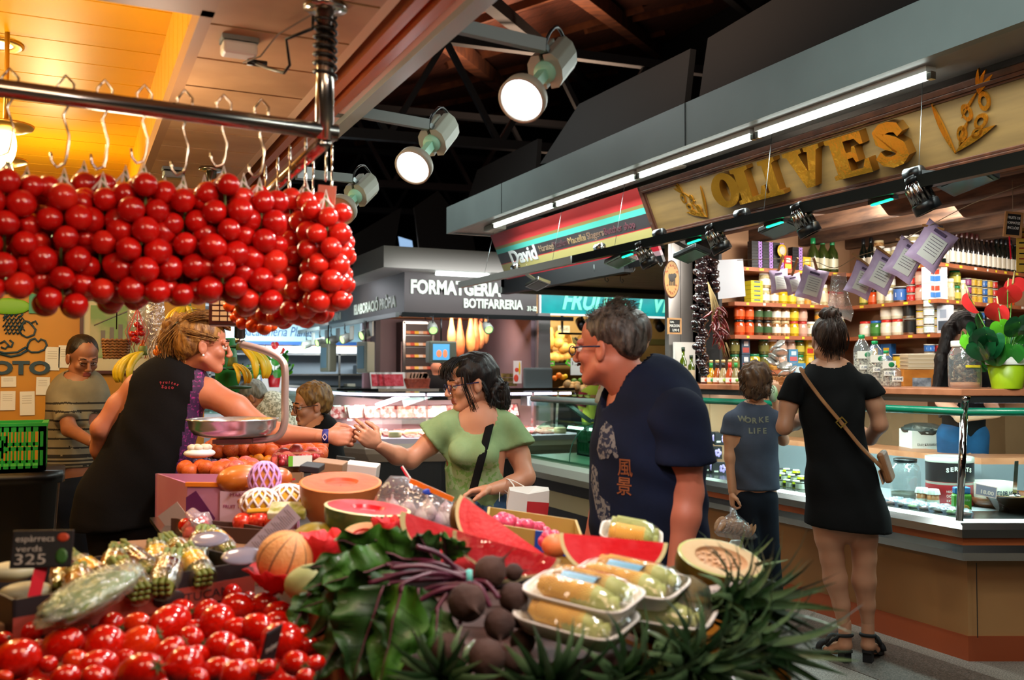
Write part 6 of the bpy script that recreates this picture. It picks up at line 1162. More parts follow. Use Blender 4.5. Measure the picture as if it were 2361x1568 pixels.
# -- corn trays
cornm=mat('corn_kernels','#e0b04a',.4,col2='#cf9a34',sc=18);husk=mat('corn_husk','#b4b870',.5,col2='#9aa454',sc=10,stretch=(1,6,6));foam=mat('foam_tray_white','#dcd6ce',.35);wrapf=film('tray_wrap','#fdfdf8',.04,.12,.5,.03,30);bl=mat('blue_label','#5a9cc0',.25,coat=.5)
def corn_tray(c,xd,yd,L,W,label,ncob=2,lab=True,empty=False):
 M=frame(c,xd,yd);t=thing('corn_tray',label,'corn tray',c,'wrapped corn trays');n=48
 def ring(f,z):
  o=[]
  for j in range(n):a=2*pi*j/n;k=(abs(cos(a))**5+abs(sin(a))**5)**(-1/5);o.append(M@V((cos(a)*k*L/2*f,sin(a)*k*W/2*f,z)))
  return o
 mb=MB();mb.rings([ring(.82,.0),ring(.86,.004),ring(.97,.024),ring(1.05,.028),ring(1.06,.024),ring(.985,.016),ring(.88,-.004),ring(.8,-.005)],0,True,True);mb.build('foam_tray',foam,t)
 for k in range(ncob):
  y=(k-(ncob-1)/2)*W*.42;mb=MB(M);mb.tube([(-L*.38,y,.028),(-L*.3,y,.028),(0,y,.030),(L*.22,y,.028),(L*.3,y,.026)],[.009,.018,.021,.020,.015],22,0)
  if not empty:
   for i in range(20):
    for j in range(13):
     a=pi*(j+.5*(i%2))/13;x=-L*.34+i*L*.028;q=.0205 if i>2 else.017;mb.ball((x,y+cos(a)*q,.029+sin(a)*q),(.0036,.003,.003),5,4,0)
  mb.build('corn_cob',cornm if not(empty or k==1 and not lab)else husk,t)
  mb=MB(M);mb.tube([(L*.0,y-.001,.027),(L*.2,y,.029),(L*.34,y,.026)],[.0205,.0225,.017],16);mb.lathe([(.012,0),(.014,.012),(0,.016)],12,at=Matrix.Translation((L*.34,y,.026))@Matrix.Rotation(pi/2,4,'Y'),caps=False);mb.build('corn_husk',husk,t)
 mb=MB();mb.rings([ring(1.0,.025),ring(.86,.040),ring(.66,.050),ring(.35,.053),ring(.05,.0535)],0,True,False);mb.build('cling_wrap',wrapf,t)
 if lab:mb=MB(M);mb.add([(-.02+x*.07-.02,y,.0545-abs(y)*.30)for x in(0,1)for y in(-.04,-.02,0,.02,.04)],[(i,i+1,i+6,i+5)for i in range(4)]);mb.build('blue_label',bl,t)
 return t
def q3(u,v,d):return P(u,v,d)
xd=q3(1480,1420,1.66)-q3(1212,1348,1.80);yd=q3(1400,1330,1.86)-q3(1300,1380,1.72);xd.z*=.8;yd=V((yd.x,yd.y,abs(yd.z)+.02))
corn_tray(q3(1328,1448,1.66),xd,yd,.20,.13,'lowest left corn tray, green husks, under the front labelled tray',2)
corn_tray(q3(1520,1430,1.76),xd+RT*.1,yd,.20,.13,'right-hand white corn tray with an empty corner, beneath the others',2,False,True)
corn_tray(q3(1345,1392,1.68),xd,yd,.20,.12,'front corn tray on top of the stack with blue label, nearest the beetroots',2)
corn_tray(q3(1450,1362,1.78),xd,yd,.21,.12,'upper right corn tray with green husks under the right watermelon wedge',2)
t=corn_tray(q3(1452,1254,2.06),RT+FWD*-.15-UP*.16,FWD+UP*.35,.13,.075,'yellow corn pieces in a white tray behind the right watermelon wedge',2,False)
t=thing('barcode_card','white price label with barcode stuck below the half melon','label',P(1660,1375,1.8));M=frame(P(1668,1366,1.80),RT-UP*.0+RT*.1+UP*.18,UP*.5+FWD*.7);mb=MB(M);mb.box(-.045,-.02,-.001,.045,.02,.001);mb.build('card',mat('card_pinkgrey','#b3a69c',.5),t,bevel=.004);mb=MB(M)
for k in range(9):mb.box(-.032+k*.003,-.01,.0011,-.031+k*.003+.0006*(k%3),.008,.0014)
mb.build('barcode',mat('ink_black','#111111'),t)
# -- beetroots
bsk=mat('beet_skin','#4a3026',.85,col2='#281714',sc=10,bump=.6,bsc=70,lo=.3,hi=.7);bst=mat('beet_stem','#3c1024',.35,col2='#5c2038',sc=6);blf=mat('beet_leaf','#26500c',.55,col2='#143208',sc=14,coat=.1,lo=.4,hi=.65);blf2=mat('beet_leaf_light','#3c7214',.55,col2='#234e0c',sc=14,coat=.15);vein=mat('beet_vein','#6a3a48',.5)
t=thing('beetroot_bunch','bunch of dusty purple-brown beetroots with leafy stems in the foreground','beetroots',P(1130,1400,1.7));random.seed(21)
for i,(x,y,r,dd)in enumerate(((1610,730,128,1.70),(1430,970,150,1.64),(1790,930,118,1.70),(1680,1140,122,1.64),(1290,1340,138,1.60),(1580,1400,148,1.57),(1790,735,70,1.76),(1860,1270,100,1.68),(1810,1420,108,1.62),(1830,1100,70,1.72))):
 u,v,rp=650+x/3.35,1100+y/3.35,r/3.35;c=P(u,v,dd);R_=rp*dd/F;ax=V((random.uniform(-.6,.6),random.uniform(-.8,.1),random.uniform(-1,.2))).normalized()
 if i==0:ax=(RT*.7+UP*.7).normalized()
 M=aim(c,ax);mb=MB(M);pr=[(0,-1.0),(.22,-.98),(.62,-.8),(.92,-.4),(1,0),(.9,.42),(.62,.76),(.3,.95),(.1,1.12),(.04,1.5),(.01,2.0)]
 mb.lathe([(q*R_,z*R_)for q,z in pr],30,caps=False,fn=lambda a,q,z:(cos(a)*q*(1+.04*noise.noise(V((cos(a)*2,sin(a)*2,z*30+i)))),sin(a)*q*(1+.04*noise.noise(V((cos(a)*2,sin(a)*2,z*30+i+7)))),z));mb.build('beetroot',bsk,t)
hub=P(1082,1335,1.70)
def leafg(b,tip,w_,seed,droop,m=blf,stem=True,twist=0.0):
 random.seed(seed);b,tip=V(b),V(tip);d=tip-b;L=d.length;x=d.normalized();side=x.cross(FWD).normalized();nrm=side.cross(x)
 side=(side*cos(twist)+nrm*sin(twist));nrm=x.cross(side)
 def f(u,v):
  s=(u-.5)*2;wv=w_*1.2*(sin(pi*min(v*1.02+.02,1))**.6)*(1.15-.35*v);e=abs(s)**2
  ru=.24*w_*e*sin(v*19+seed+s*3)+.30*w_*noise.noise(V((s*1.6,v*4,seed)))
  return b+x*(v*L+.05*L*e*sin(v*13+seed))+side*(s*wv*(1+.12*sin(v*24+seed*2+s)))+nrm*(-.42*abs(s)*wv+ru)+V((0,0,-droop*v*v*L))-FWD*0
 mb=MB();mb.grid(f,12,22);pts=[f(.5,k/8)-FWD*.0015 for k in range(9)];mb.tube(pts,[.0024*(1-k/10)for k in range(9)],6,1)
 for k in range(2,8):
  for s in(0,1):mb.tube([f(.5,k/9)-FWD*.001,f(.5+(.22 if s else-.22),k/9+.06)-FWD*.001,f(.5+(.40 if s else-.40),k/9+.10)-FWD*.001],[.0006,.0005,.0003],3,0)
 mb.build('leaf',[m,vein],t)
 if stem:
  h=hub+V((random.uniform(-.01,.01),random.uniform(-.01,.01),random.uniform(-.008,.008)));mb=MB();mb.tube(smooth([h,h.lerp(b,.5)+Z*random.uniform(.0,.02),b,b+x*L*.1],5),.0038,8);mb.build('stem',bst,t)
LV=[(950,1290,770,1236,62,1.78,.05),(965,1285,850,1232,55,1.80,.05),(905,1318,694,1285,40,1.74,.1),(925,1330,680,1395,70,1.72,.05),(900,1345,715,1450,80,1.68,.1),(885,1350,815,1545,100,1.62,.1),(930,1345,872,1566,80,1.60,.1),(965,1355,955,1500,70,1.64,.1),(1005,1300,962,1226,42,1.80,0),(1030,1300,1022,1226,40,1.82,0),(720,1365,668,1455,34,1.70,.1),(800,1440,735,1555,60,1.62,.05),(905,1300,745,1340,66,1.72,.05),(865,1390,760,1500,80,1.64,.1),(985,1370,925,1450,56,1.66,.05),(1060,1285,1050,1240,30,1.84,0),(880,1330,790,1400,80,1.70,.05),(850,1310,705,1345,54,1.72,.1),(1010,1400,1000,1520,50,1.63,.1),(940,1400,900,1500,70,1.62,.1)]
for i,(u0,v0,u1,v1,w_,dd,dr)in enumerate(LV):leafg(P(u0,v0,dd+.02),P(u1,v1,dd-.03),w_*dd/F*.72,i+3,dr,blf if i%3 else blf2,i%2==0,(.5,-.4,.1,-.15,.7)[i%5])
mb=MB()
for(u0,v0,u1,v1,dd)in((1075,1335,900,1310,1.66),(1078,1345,912,1395,1.66),(1080,1350,930,1410,1.65),(1070,1330,960,1260,1.70),(1090,1345,1130,1400,1.64),(1095,1340,1150,1380,1.66),(1085,1340,1060,1440,1.63),(1075,1325,850,1345,1.67)):
 a,b=P(u0,v0,dd+.02),P(u1,v1,dd);mb=MB();mb.tube(smooth([a,a.lerp(b,.5)+Z*.012,b],6),[.0045]*13,8);mb.build('stem',bst,t)
mb=MB(aim(hub,RT));mb.lathe([(.016,-.006),(.018,0),(.016,.006)],18,caps=False);mb.build('blue_tie',mat('tie_blue','#4aa8a0',.5),t)
# -- pineapples
pnl=mat('pineapple_leaf','#12280f',.45,col2='#20401c',sc=12,coat=.3);pnl2=mat('pineapple_leaf_pale','#3c5834',.45,col2='#5c7850',sc=12,coat=.3);pnb=mat('pineapple_skin','#5a4a1e',.7,col2='#22301a',sc=32,lo=.45,hi=.6,bump=.8,bsc=50)
def pineapple(c,ax,label,seed,n=46,L=.15,s=1.0,body=True):
 random.seed(seed);ax=V(ax).normalized();M=aim(c,ax);t=thing('pineapple',label,'pineapple',c,'pineapples under the trays')
 if body:
  mb=MB(M)
  def f(a,q,z):return(cos(a)*q*(1+.05*abs(sin(a*6+z*60))),sin(a)*q*(1+.05*abs(sin(a*6+z*60))),z)
  mb.lathe([(0,-.17),(.035,-.165),(.056,-.13),(.062,-.08),(.056,-.03),(.035,0),(0,.003)],36,fn=f,caps=False);mb.build('fruit_body',pnb,t)
 for grp in range(2):
  mb=MB(M)
  for i in range(grp,n,2):
   k=i/n;a=i*2.4;sp=1.15*(1-k)**.8+.10;l=L*(.55+.6*k)*random.uniform(.85,1.15)*s;w_=.011*s*(1.15-.4*k);rs=[]
   for j in range(7):
    u=j/6;ang=sp*(.35+.9*u+.25*u*u);r=l*u*sin(min(ang,2.2)*.9)*1.0+.012*s*(1-k);z=l*u*cos(min(ang,2.2)*.9)+.02*k;ww=w_*(1-u**1.6)+.0004;er=V((cos(a),sin(a),0));et=V((-sin(a),cos(a),0));p=er*r+V((0,0,z));nn=(er*cos(ang)-V((0,0,1))*sin(ang))
    rs.append([p-et*ww,p-nn*-.35*ww*-1,p+et*ww])
   fs=[(j*3+q,j*3+q+1,j*3+q+4,j*3+q+3)for j in range(6)for q in range(2)];mb.add([p for r_ in rs for p in r_],fs,0,True)
  mb.build('crown_leaves',pnl if grp==0 else pnl2,t)
 return t
pineapple(P(1640,1398,1.76),RT*.95+UP*.12-FWD*.25,'pineapple with spiky crown pointing right under the half melon',1,60,.16,1.25)
pineapple(P(1620,1350,1.98),RT*.9+UP*.35,'pineapple behind the half melon, crown tips at its right',2,40,.14,1.0)
pineapple(P(1500,1500,1.66),RT*.8-UP*.35-FWD*.3,'pineapple below the right-hand corn tray, leaves over the orange board',3,56,.17,1.2,False)
pineapple(P(1250,1560,1.55),RT*.3-UP*.2-FWD*.9,'pineapple at the bottom edge below the beetroots',4,50,.15,1.1,False);pineapple(P(1400,1560,1.56),RT*.6-UP*.1-FWD*.6,'pineapple at the bottom edge below the corn trays',5,50,.15,1.1,False)
pineapple(P(1030,1560,1.60),-RT*.1+UP*.2-FWD*.9,'pineapple at the bottom edge left of the beetroots',6,44,.12,1.0,False);pineapple(P(1660,1470,1.68),RT*1-UP*.25-FWD*.1,'lowest right pineapple crown fanning over the orange board',7,50,.17,1.2,False)
pineapple(P(1560,1530,1.60),RT*.7+UP*.1-FWD*.7,'pineapple crown between the lowest corn tray and the orange board',8,50,.15,1.1,False)
mb=MB();mb.box(.55,1.5,.84,1.08,2.25,.935);mb.box(.25,1.9,.84,.55,2.4,.95);tag(mb.build('cardboard_box',brcard,bevel=.004),'brown box under the corn trays and watermelon wedges','cardboard box')
mb=MB();mb.box(.62,2.05,.94,.98,2.3,.985);tag(mb.build('cardboard_box',blackcard,bevel=.004),'black box propping the back watermelon wedges','cardboard box')
mb=MB();mb.box(.12,2.28,.84,.60,2.74,1.0);tag(mb.build('cardboard_box',kraft,bevel=.004),'kraft box beneath the half pumpkin','cardboard box')
t=opencrate(P(1120,1205,2.3),P(1345,1240,2.2),FWD*.22,.10,mat('yellow_box_print','#b0924a',.5),'yellow and blue cardboard box of radishes behind the wedges');M=frame(P(1235,1222,2.25)-FWD*.004,P(1345,1240,2.2)-P(1120,1205,2.3),UP);mb=MB(M);mb.box(.0,-.05,-.002,.115,.0,.002);mb.build('blue_panel',mat('box_blue','#1f4aa8',.4),t)
random.seed(8)
for i in range(18):c=P(1150+i*6+random.uniform(-6,6),1196+i*1.6+random.uniform(-4,6),2.32+random.uniform(0,.1));tomato(c,.016,0,(0,0,i),'pink radish in the yellow and blue box, %s from left'%nth(i),'pink radishes in the box',mat('radish_pink','#c81e4a',.3,col2='#e05a7a',sc=12,coat=.4),nm='radish',cat='radish')
for i,(u,v)in enumerate(((1262,1238),(1278,1236),(1255,1248),(1290,1244))):tomato(P(u,v,2.05),.014,0,(0,0,i),'pink radish between the two right watermelon wedges, %s from left'%nth(i),'radishes between wedges',mat('radish_pink'),nm='radish',cat='radish')
mb=MB();mb.ball(P(1280,1258,1.98),(.03,.025,.025),16,10);tag(mb.build('peach',mat('peach_skin','#e08a4a',.5,col2='#c8502e',sc=6)),'orange peach between the wrapped and right watermelon wedges','peach')
# -- middle of the display: mango box, tomato box, net, list, garlic
t=opencrate(PZ(432,1115,1.12),PZ(690,1118,1.12),V((-.06,.34,0)),.15,mat('mango_box_pink','#b9708c',.5,col2='#c98aa0',sc=3),'pink and purple mango box with white printed panel and orange rim');a,b=PZ(432,1115,1.12),PZ(690,1118,1.12);x=(b-a);M=frame(a,x,Z)
mb=MB(M);mb.box(-.004,-.008,-.006,x.length,.004,.006);mb.build('orange_rim',mat('rim_orange','#e0781a',.45),t);mb=MB(M);mb.box(.105,-.13,.0065,.235,-.02,.009);mb.build('white_panel',mat('panel_pale','#dcb8c8',.5),t);txt('MANGO',M@Matrix.Translation((.17,-.035,.0095)),.009,mat('print_magenta','#a02a6a',.5),t,width=.07,ext=.0003)
txt('FRUIT  HUNTERS',M@Matrix.Translation((.17,-.07,.0095)),.010,mat('print_magenta'),t,width=.11,ext=.0003);mb=MB(M);mb.ball((.17,-.05,.0095),(.012,.009,.001),10,4);mb.build('orange_emblem',mat('rim_orange'),t)
mb=MB(M);mb.prism([(0,-.14),(.07,-.14),(.09,-.10),(.03,-.02),(0,-.04)],.0065,.008);mb.build('purple_print',mat('print_purple','#5a1a4a',.5),t)
mb=MB();mb.ball(PZ(552,1106,1.13),(.075,.05,.045),20,14,fn=lambda p:1+.1*p.x);tag(mb.build('mango',mat('mango_skin','#c8741a',.35,col2='#a03a1e',sc=4,coat=.3)),'large orange mango standing in the pink box','mango')
mb=MB();mb.ball(PZ(640,1104,1.13),(.045,.04,.035),16,12);tag(mb.build('mango',mat('mango_skin')),'smaller mango right of the net-wrapped fruit','mango')
def foamnet(c,r,m_,label,name='foam_net_fruit'):
 t=thing(name,label,'fruit in foam net',c);mb=MB();mb.ball(c,tuple(q*.93 for q in r),18,12);mb.build('fruit',m_,t);mb=MB();n=12
 for k in range(n):
  for sg in(1,-1):mb.tube([V(c)+V((cos(a+2*pi*k/n)*r[0]*sin(b),sin(a+2*pi*k/n)*r[1]*sin(b),r[2]*cos(b)))for a,b in[(sg*j*.12,.15+j*.23)for j in range(13)]],.0035,5)
 mb.build('foam_net',mat('net_foam_'+('purple' if 'purple' in label else 'white'),'#c890c8' if 'purple' in label else '#e0d0cc',.6),t);return t
foamnet(PZ(610,1105,1.145),(.045,.04,.05),mat('mango_skin'),'fruit in purple foam net in the pink mango box')
foamnet(P(600,1160,2.62),(.055,.05,.04),mat('papaya_yellow','#d9a018',.4),'yellow fruit in white foam net, left of the pumpkin');foamnet(P(662,1150,2.68),(.06,.05,.04),mat('papaya_yellow'),'second yellow fruit in white foam net touching the pumpkin')
mb=MB(frame(P(665,1178,2.5),RT,V((0,1,.4))));mb.box(-.05,-.03,-.01,.05,.03,.012);tag(mb.build('clear_punnet',mat('punnet_olives','#8a8a3a',.3,col2='#d8d0b0',sc=30),bevel=.004),'clear punnet of green olives on the foam-net fruit','punnet')
A,B=PZ(482,1190,1.06),PZ(650,1215,1.03);t=opencrate(PZ(508,1215,1.04),PZ(668,1226,1.04),V((-.10,.22,0)),.13,brcard,'dark brown cardboard box of red tomatoes left of the price list')
rib=mat('ribbed_tomato','#cc1e14',.25,col2='#d84a2a',sc=4,coat=.3)
for i,(u,v,r)in enumerate(((560,1205,.028),(595,1204,.032),(632,1206,.028),(575,1195,.026),(610,1196,.026))):tomato(PZ(u,v,1.04),r,0,(0,0,i),'ribbed red tomato in the dark brown box, %s from left'%nth(i),'ribbed tomatoes in the brown box',rib)
mb=MB(frame(P(618,1178,2.5),RT+UP*.05,V((0,.6,1))));mb.box(-.055,-.006,0,.055,.006,.01);tag(mb.build('cheese_stick_packet',mat('yellow_packet','#d99a2a',.4),bevel=.003),'yellow packet on top of the tomato box','packet')
M=frame(P(612,1245,2.28),RT*.7+UP*.75,UP*-.5+FWD*-.6+RT*.5);M=frame(P(618,1238,2.25),RT*.62+UP*.62+FWD*.2,-RT*.5+UP*.45+FWD*.5);mb=MB(M);mb.box(-.085,-.03,-.0008,.085,.03,.0008)
for k in range(30):mb.box(-.078+k*.0052,-.02,.0009,-.0765+k*.0052,.024-(k%4)*.006,.0012,1)
tag(mb.build('price_list',[mat('grey_paper','#8a7a86',.6),mat('note_grey','#5a4a56',.7)]),'grey printed price list leaning behind the cantaloupe','paper sheet')
mb=MB();mb.bar(P(548,1112,2.9),P(535,1178,2.8),.05,.003,RT);tag(mb.build('price_ticket_back',mat('red_plastic')),'red edge-on price holder standing in the mango box','price holder')
mb=MB();mb.bar(P(926,1076,2.9),P(944,1106,2.9),.03,.003,RT);mb.bar(P(928,1074,2.895),P(948,1105,2.895),.003,.004,RT,1);tag(mb.build('price_holder',[mat('red_plastic'),WHITE]),'small red and white price holder above the garlic bag','price holder')
t=thing('bag_of_tomatoes','tied clear bag of red tomatoes beside the seller\'s hip','bag of tomatoes',PZ(455,1225,.98));c=P(455,1215,2.62)
for i in range(6):o=tomato(c+V((.03*cos(i),.025*sin(i),-.015+.02*(i%2))),.022,0,(0,0,i),None,None,nm='fruit');o.parent=t;o.location=o.location-V(t.location);del o['category']
sheetbag([(425,1240),(422,1215),(438,1196),(448,1186),(430,1180),(440,1172),(456,1184),(478,1182),(484,1196),(492,1215),(486,1240)],2.6,parent=t,m=film('pink_bag','#f2d8dc',.35,.1,1,.18,45),bulge=.045)
mb=MB(frame(P(410,1205,2.75),RT*.6-UP*.8,UP+RT*.5));mb.box(-.05,-.035,-.001,.05,.035,.001);tag(mb.build('cardboard_flap',mat('beige_card','#a08878',.6)),'beige cardboard flap sticking out beside the seller\'s hip','cardboard flap')
mb=MB();mb.bar(P(385,1195,2.9),P(430,1250,2.55),.10,.012);tag(mb.build('steel_edge',STEEL),'steel edging strip between seller and tomato box','edging')
# -- peaches and stone fruit on the side table
pk1=mat('peach_red','#b8301c',.5,col2='#e08a3a',sc=14,lo=.4,hi=.75);pk2=mat('peach_orange','#d8641e',.5,col2='#b02a1a',sc=14,lo=.45,hi=.7);pk3=mat('nectarine_pink','#c83a44',.35,col2='#e07a6a',sc=12);pk4=mat('apricot_skin','#e8961e',.5,col2='#d8741a',sc=10);grp_=mat('plum_skin','#2c1a3a',.35,col2='#4a3858',sc=20);grn_=mat('green_apple_skin','#9ab83a',.4)
def heap(u0,u1,v0,v1,z,r,n,m,label,grp,nm,seed,h=.05):
 random.seed(seed);k=0;pts=[]
 for _ in range(n*9):
  if k>=n:break
  u=random.uniform(u0,u1);v=random.uniform(v0,v1);p=PZ(u,v,z);p.z=z+random.uniform(0,h)*(1-abs((u-(u0+u1)/2)/(u1-u0)))
  if all((p-q).length>r*1.55 for q in pts):pts.append(p)
 pts.sort(key=lambda p:(-(p.y//.16),p.x));rowk={}
 for p in pts:
  rw=int(p.y//.16);rowk[rw]=rowk.get(rw,-1)+1;rr_=sorted({int(q.y//.16)for q in pts});o=tomato(p,r,0,(random.uniform(-.5,.5),random.uniform(-.5,.5),random.uniform(0,6)),'%s, %s from left, %s row from front'%(label,nth(min(rowk[rw],19)),nth(min(rr_.index(rw),19))),grp,random.choice(m),nm=nm,cat=nm.replace('_',' '));k+=1
heap(485,745,1028,1056,1.10,.034,60,[pk1,pk2,pk1],'orange-red peach in the back heap','peaches in the back heap','peach',1,.06);heap(530,660,1058,1068,1.08,.022,16,[pk4],'apricot in front of the peaches','apricots','apricot',2,.02)
heap(640,730,1048,1066,1.10,.03,14,[pk3],'pink nectarine at the right of the heap','pink nectarines','nectarine',3,.04);heap(430,500,1062,1074,1.08,.014,34,[grp_],'dark plum near the seller','dark plums','plum',4,.02);heap(425,505,1080,1090,1.08,.03,9,[pk3,pk2],'pink peach in the middle tray','pink peaches in the middle tray','peach',5,.02)
heap(515,600,1078,1090,1.08,.032,6,[pk1,pk3],'red peach in the shallow brown tray','red peaches in the tray','peach',6,.02);heap(520,680,1020,1030,1.10,.036,14,[grn_],'green fruit at the far edge of the peaches','green fruit behind the peaches','green_apple',7,.03)
for i,(u0,u1,v,z)in enumerate(((430,560,1096,1.06),(590,700,1090,1.06),(545,690,1070,1.08),(430,540,1076,1.07))):
 A,B=PZ(u0,v,z),PZ(u1,v,z);opencrate(A,B,V((0,.36,0)),.1,kraft,'shallow kraft fruit tray on the side table, %s one'%('front left','front right','middle right','middle left')[i],name='fruit_tray',cat='fruit tray')
mb=MB();c=PZ(460,1045,1.14);mb.ball(c,(.06,.05,.02),20,8);t=thing('white_tray','white foam tray of pale mushrooms beside the seller','tray',c);mb.build('tray',WHITE,t);
for i in range(7):m2=MB();m2.ball(c+V((.03*cos(i*.9),.02*sin(i*.9),.022)),(.018,.018,.013),12,8);m2.build('mushroom',mat('mushroom_pale','#d8c8b0',.6),t)
t=thing('berry_punnet','clear punnet of red berries with green and white label','punnet',PZ(690,1065,1.14));c=PZ(688,1075,1.13);mb=MB(Matrix.Translation(c));mb.box(-.08,-.05,0,.08,.05,.045);mb.build('clear_box',film('clear_punnet_film','#ffeaea',.3),t,bevel=.006);mb=MB(Matrix.Translation(c));random.seed(5)
for i in range(30):mb=MB(Matrix.Translation(c));mb.ball((random.uniform(-.065,.065),random.uniform(-.035,.035),random.uniform(.012,.034)),.012,10,7);mb.build('berry',mat('berry_red','#a01424',.3,coat=.4),t)
mb=MB(Matrix.Translation(c));mb.box(-.03,-.052,.005,.035,-.0505,.04);mb.build('label',mat('label_pale','#d8d8c8',.5),t);mb=MB(Matrix.Translation(c));mb.box(-.045,-.052,.005,-.03,-.0505,.04);mb.build('green_stripe',mat('apple_green'),t)
mb=MB(frame(P(600,1038,4.2),RT+UP*-.5,UP));mb.box(-.05,-.008,-.002,.05,.008,.002);tag(mb.build('price_holder',mat('red_plastic')),'slanted red price holder stuck in the back peach heap','price holder')
mb=MB(frame(P(615,1125,2.85),RT-UP*-.32,UP));mb.box(-.09,-.0025,-.002,.09,.0025,.002);tag(mb.build('red_stick',mat('red_plastic')),'thin red stick leaning across the foam-net fruit','stick')
for i,(u,v,w_,h,c_,nm)in enumerate(((795,1075,.07,.07,'#20241f','dark fruit-print price slate beyond the pumpkin'),(835,1085,.11,.05,'#c9b8ae','white and red carton beyond the pumpkin'),(760,1080,.1,.05,'#8a6444','kraft carton of berries behind the pumpkin'),(720,1078,.06,.02,'#1a1416','black punnet of dark berries behind the pumpkin'))):
 c=P(u,v,3.4-.15*i);mb=MB(frame(c,RT-UP*.12,UP));mb.box(-w_/2,-h/2,-.05 if i else-.003,w_/2,h/2,.05 if i else.003);tag(mb.build(('price_slate','carton','carton','punnet')[i],mat('ct_%d'%i,c_,.5),bevel=.003),nm,('price slate','carton','carton','punnet')[i])
# -- people: smooth distance fields turned into one surface each
A3=lambda v:np.array(tuple(v),float)
class Field:
 def __init__(s,h=.009,k=.022):s.h=h;s.k=k;s.p=[];s.c=[];s.w=None
 def cone(s,a,b,ra,rb=None,n=None,fl=1.0,k=None):s.p.append(('c',A3(a),A3(b),ra,ra if rb is None else rb,None if n is None else A3(V(n).normalized()),fl,k));return s
 def chain(s,pts,rs,**q):
  for i in range(len(pts)-1):s.cone(pts[i],pts[i+1],rs[i],rs[i+1],**q)
  return s
 def ell(s,c,r,M=None,k=None,sub=False):(s.c if sub else s.p).append(('e',A3(c),np.array(r,float),np.eye(3)if M is None else np.array(M.to_3x3()),k));return s
 def cut(s,pt,n,R_=9.):s.c.append(('p',A3(pt),A3(V(n).normalized()),R_));return s
 def mesh(s):
  lo=np.full(3,1e9);hi=-lo
  for q in s.p:
   if q[0]=='c':r=max(q[3],q[4])+.02;lo=np.minimum(lo,np.minimum(q[1],q[2])-r);hi=np.maximum(hi,np.maximum(q[1],q[2])+r)
   else:r=q[2].max()+.02;lo=np.minimum(lo,q[1]-r);hi=np.maximum(hi,q[1]+r)
  h=s.h;n=np.ceil((hi-lo)/h).astype(int)+1;ax=[lo[i]+h*np.arange(n[i])for i in range(3)];F_=np.full(n,.5,np.float32)
  def win(l,u):
   i0=[max(0,int((l[i]-lo[i])/h))for i in range(3)];i1=[min(n[i],int((u[i]-lo[i])/h)+2)for i in range(3)];sl=tuple(slice(a,b)for a,b in zip(i0,i1))
   return sl,np.stack(np.meshgrid(*[ax[i][sl[i]]for i in range(3)],indexing='ij'),-1)
  def dist(q,G):
   if q[0]=='c':
    _,a,b,ra,rb,nn,fl,_k=q;d=b-a;L2=d@d+1e-9;Q=G-a
    if nn is not None:t0=(Q@nn)[...,None]*nn;Q=Q+t0*(1/fl-1)
    t_=np.clip((Q@d)/L2,0,1);dd=np.sqrt(((Q-t_[...,None]*d)**2).sum(-1));return(dd-(ra+(rb-ra)*t_))*(1 if nn is None else min(1,fl*1.25))
   _,c,r,M,_k=q;Q=(G-c)@M;k0=np.sqrt(((Q/r)**2).sum(-1))+1e-6;k1=np.sqrt(((Q/r**2)**2).sum(-1))+1e-6;return k0*(k0-1)/k1
  for q in s.p:
   k=q[-1]or s.k;m=k*1.2+2*h;r=(max(q[3],q[4])if q[0]=='c' else q[2].max())+m;l=(np.minimum(q[1],q[2])if q[0]=='c' else q[1])-r;u=(np.maximum(q[1],q[2])if q[0]=='c' else q[1])+r
   sl,G=win(l,u);d=dist(q,G);f=F_[sl];hh=np.clip(.5+.5*(f-d)/k,0,1);F_[sl]=f*(1-hh)+d*hh-k*hh*(1-hh)
  if s.w:G=np.stack(np.meshgrid(*ax,indexing='ij'),-1);F_+=s.w(G)
  for q in s.c:
   if q[0]=='e':r=q[2].max()+.02;sl,G=win(q[1]-r,q[1]+r);d=-dist(q,G);k=q[-1]or.006;f=F_[sl];hh=np.clip(.5-.5*(f-d)/k,0,1);F_[sl]=f*(1-hh)+d*hh+k*hh*(1-hh)
   else:sl,G=win(q[1]-q[3],q[1]+q[3]);d=(G-q[1])@q[2];far=((G-q[1])**2).sum(-1)>q[3]**2;F_[sl]=np.where(far,F_[sl],np.maximum(F_[sl],d))
  return surfnet(F_,lo,h)
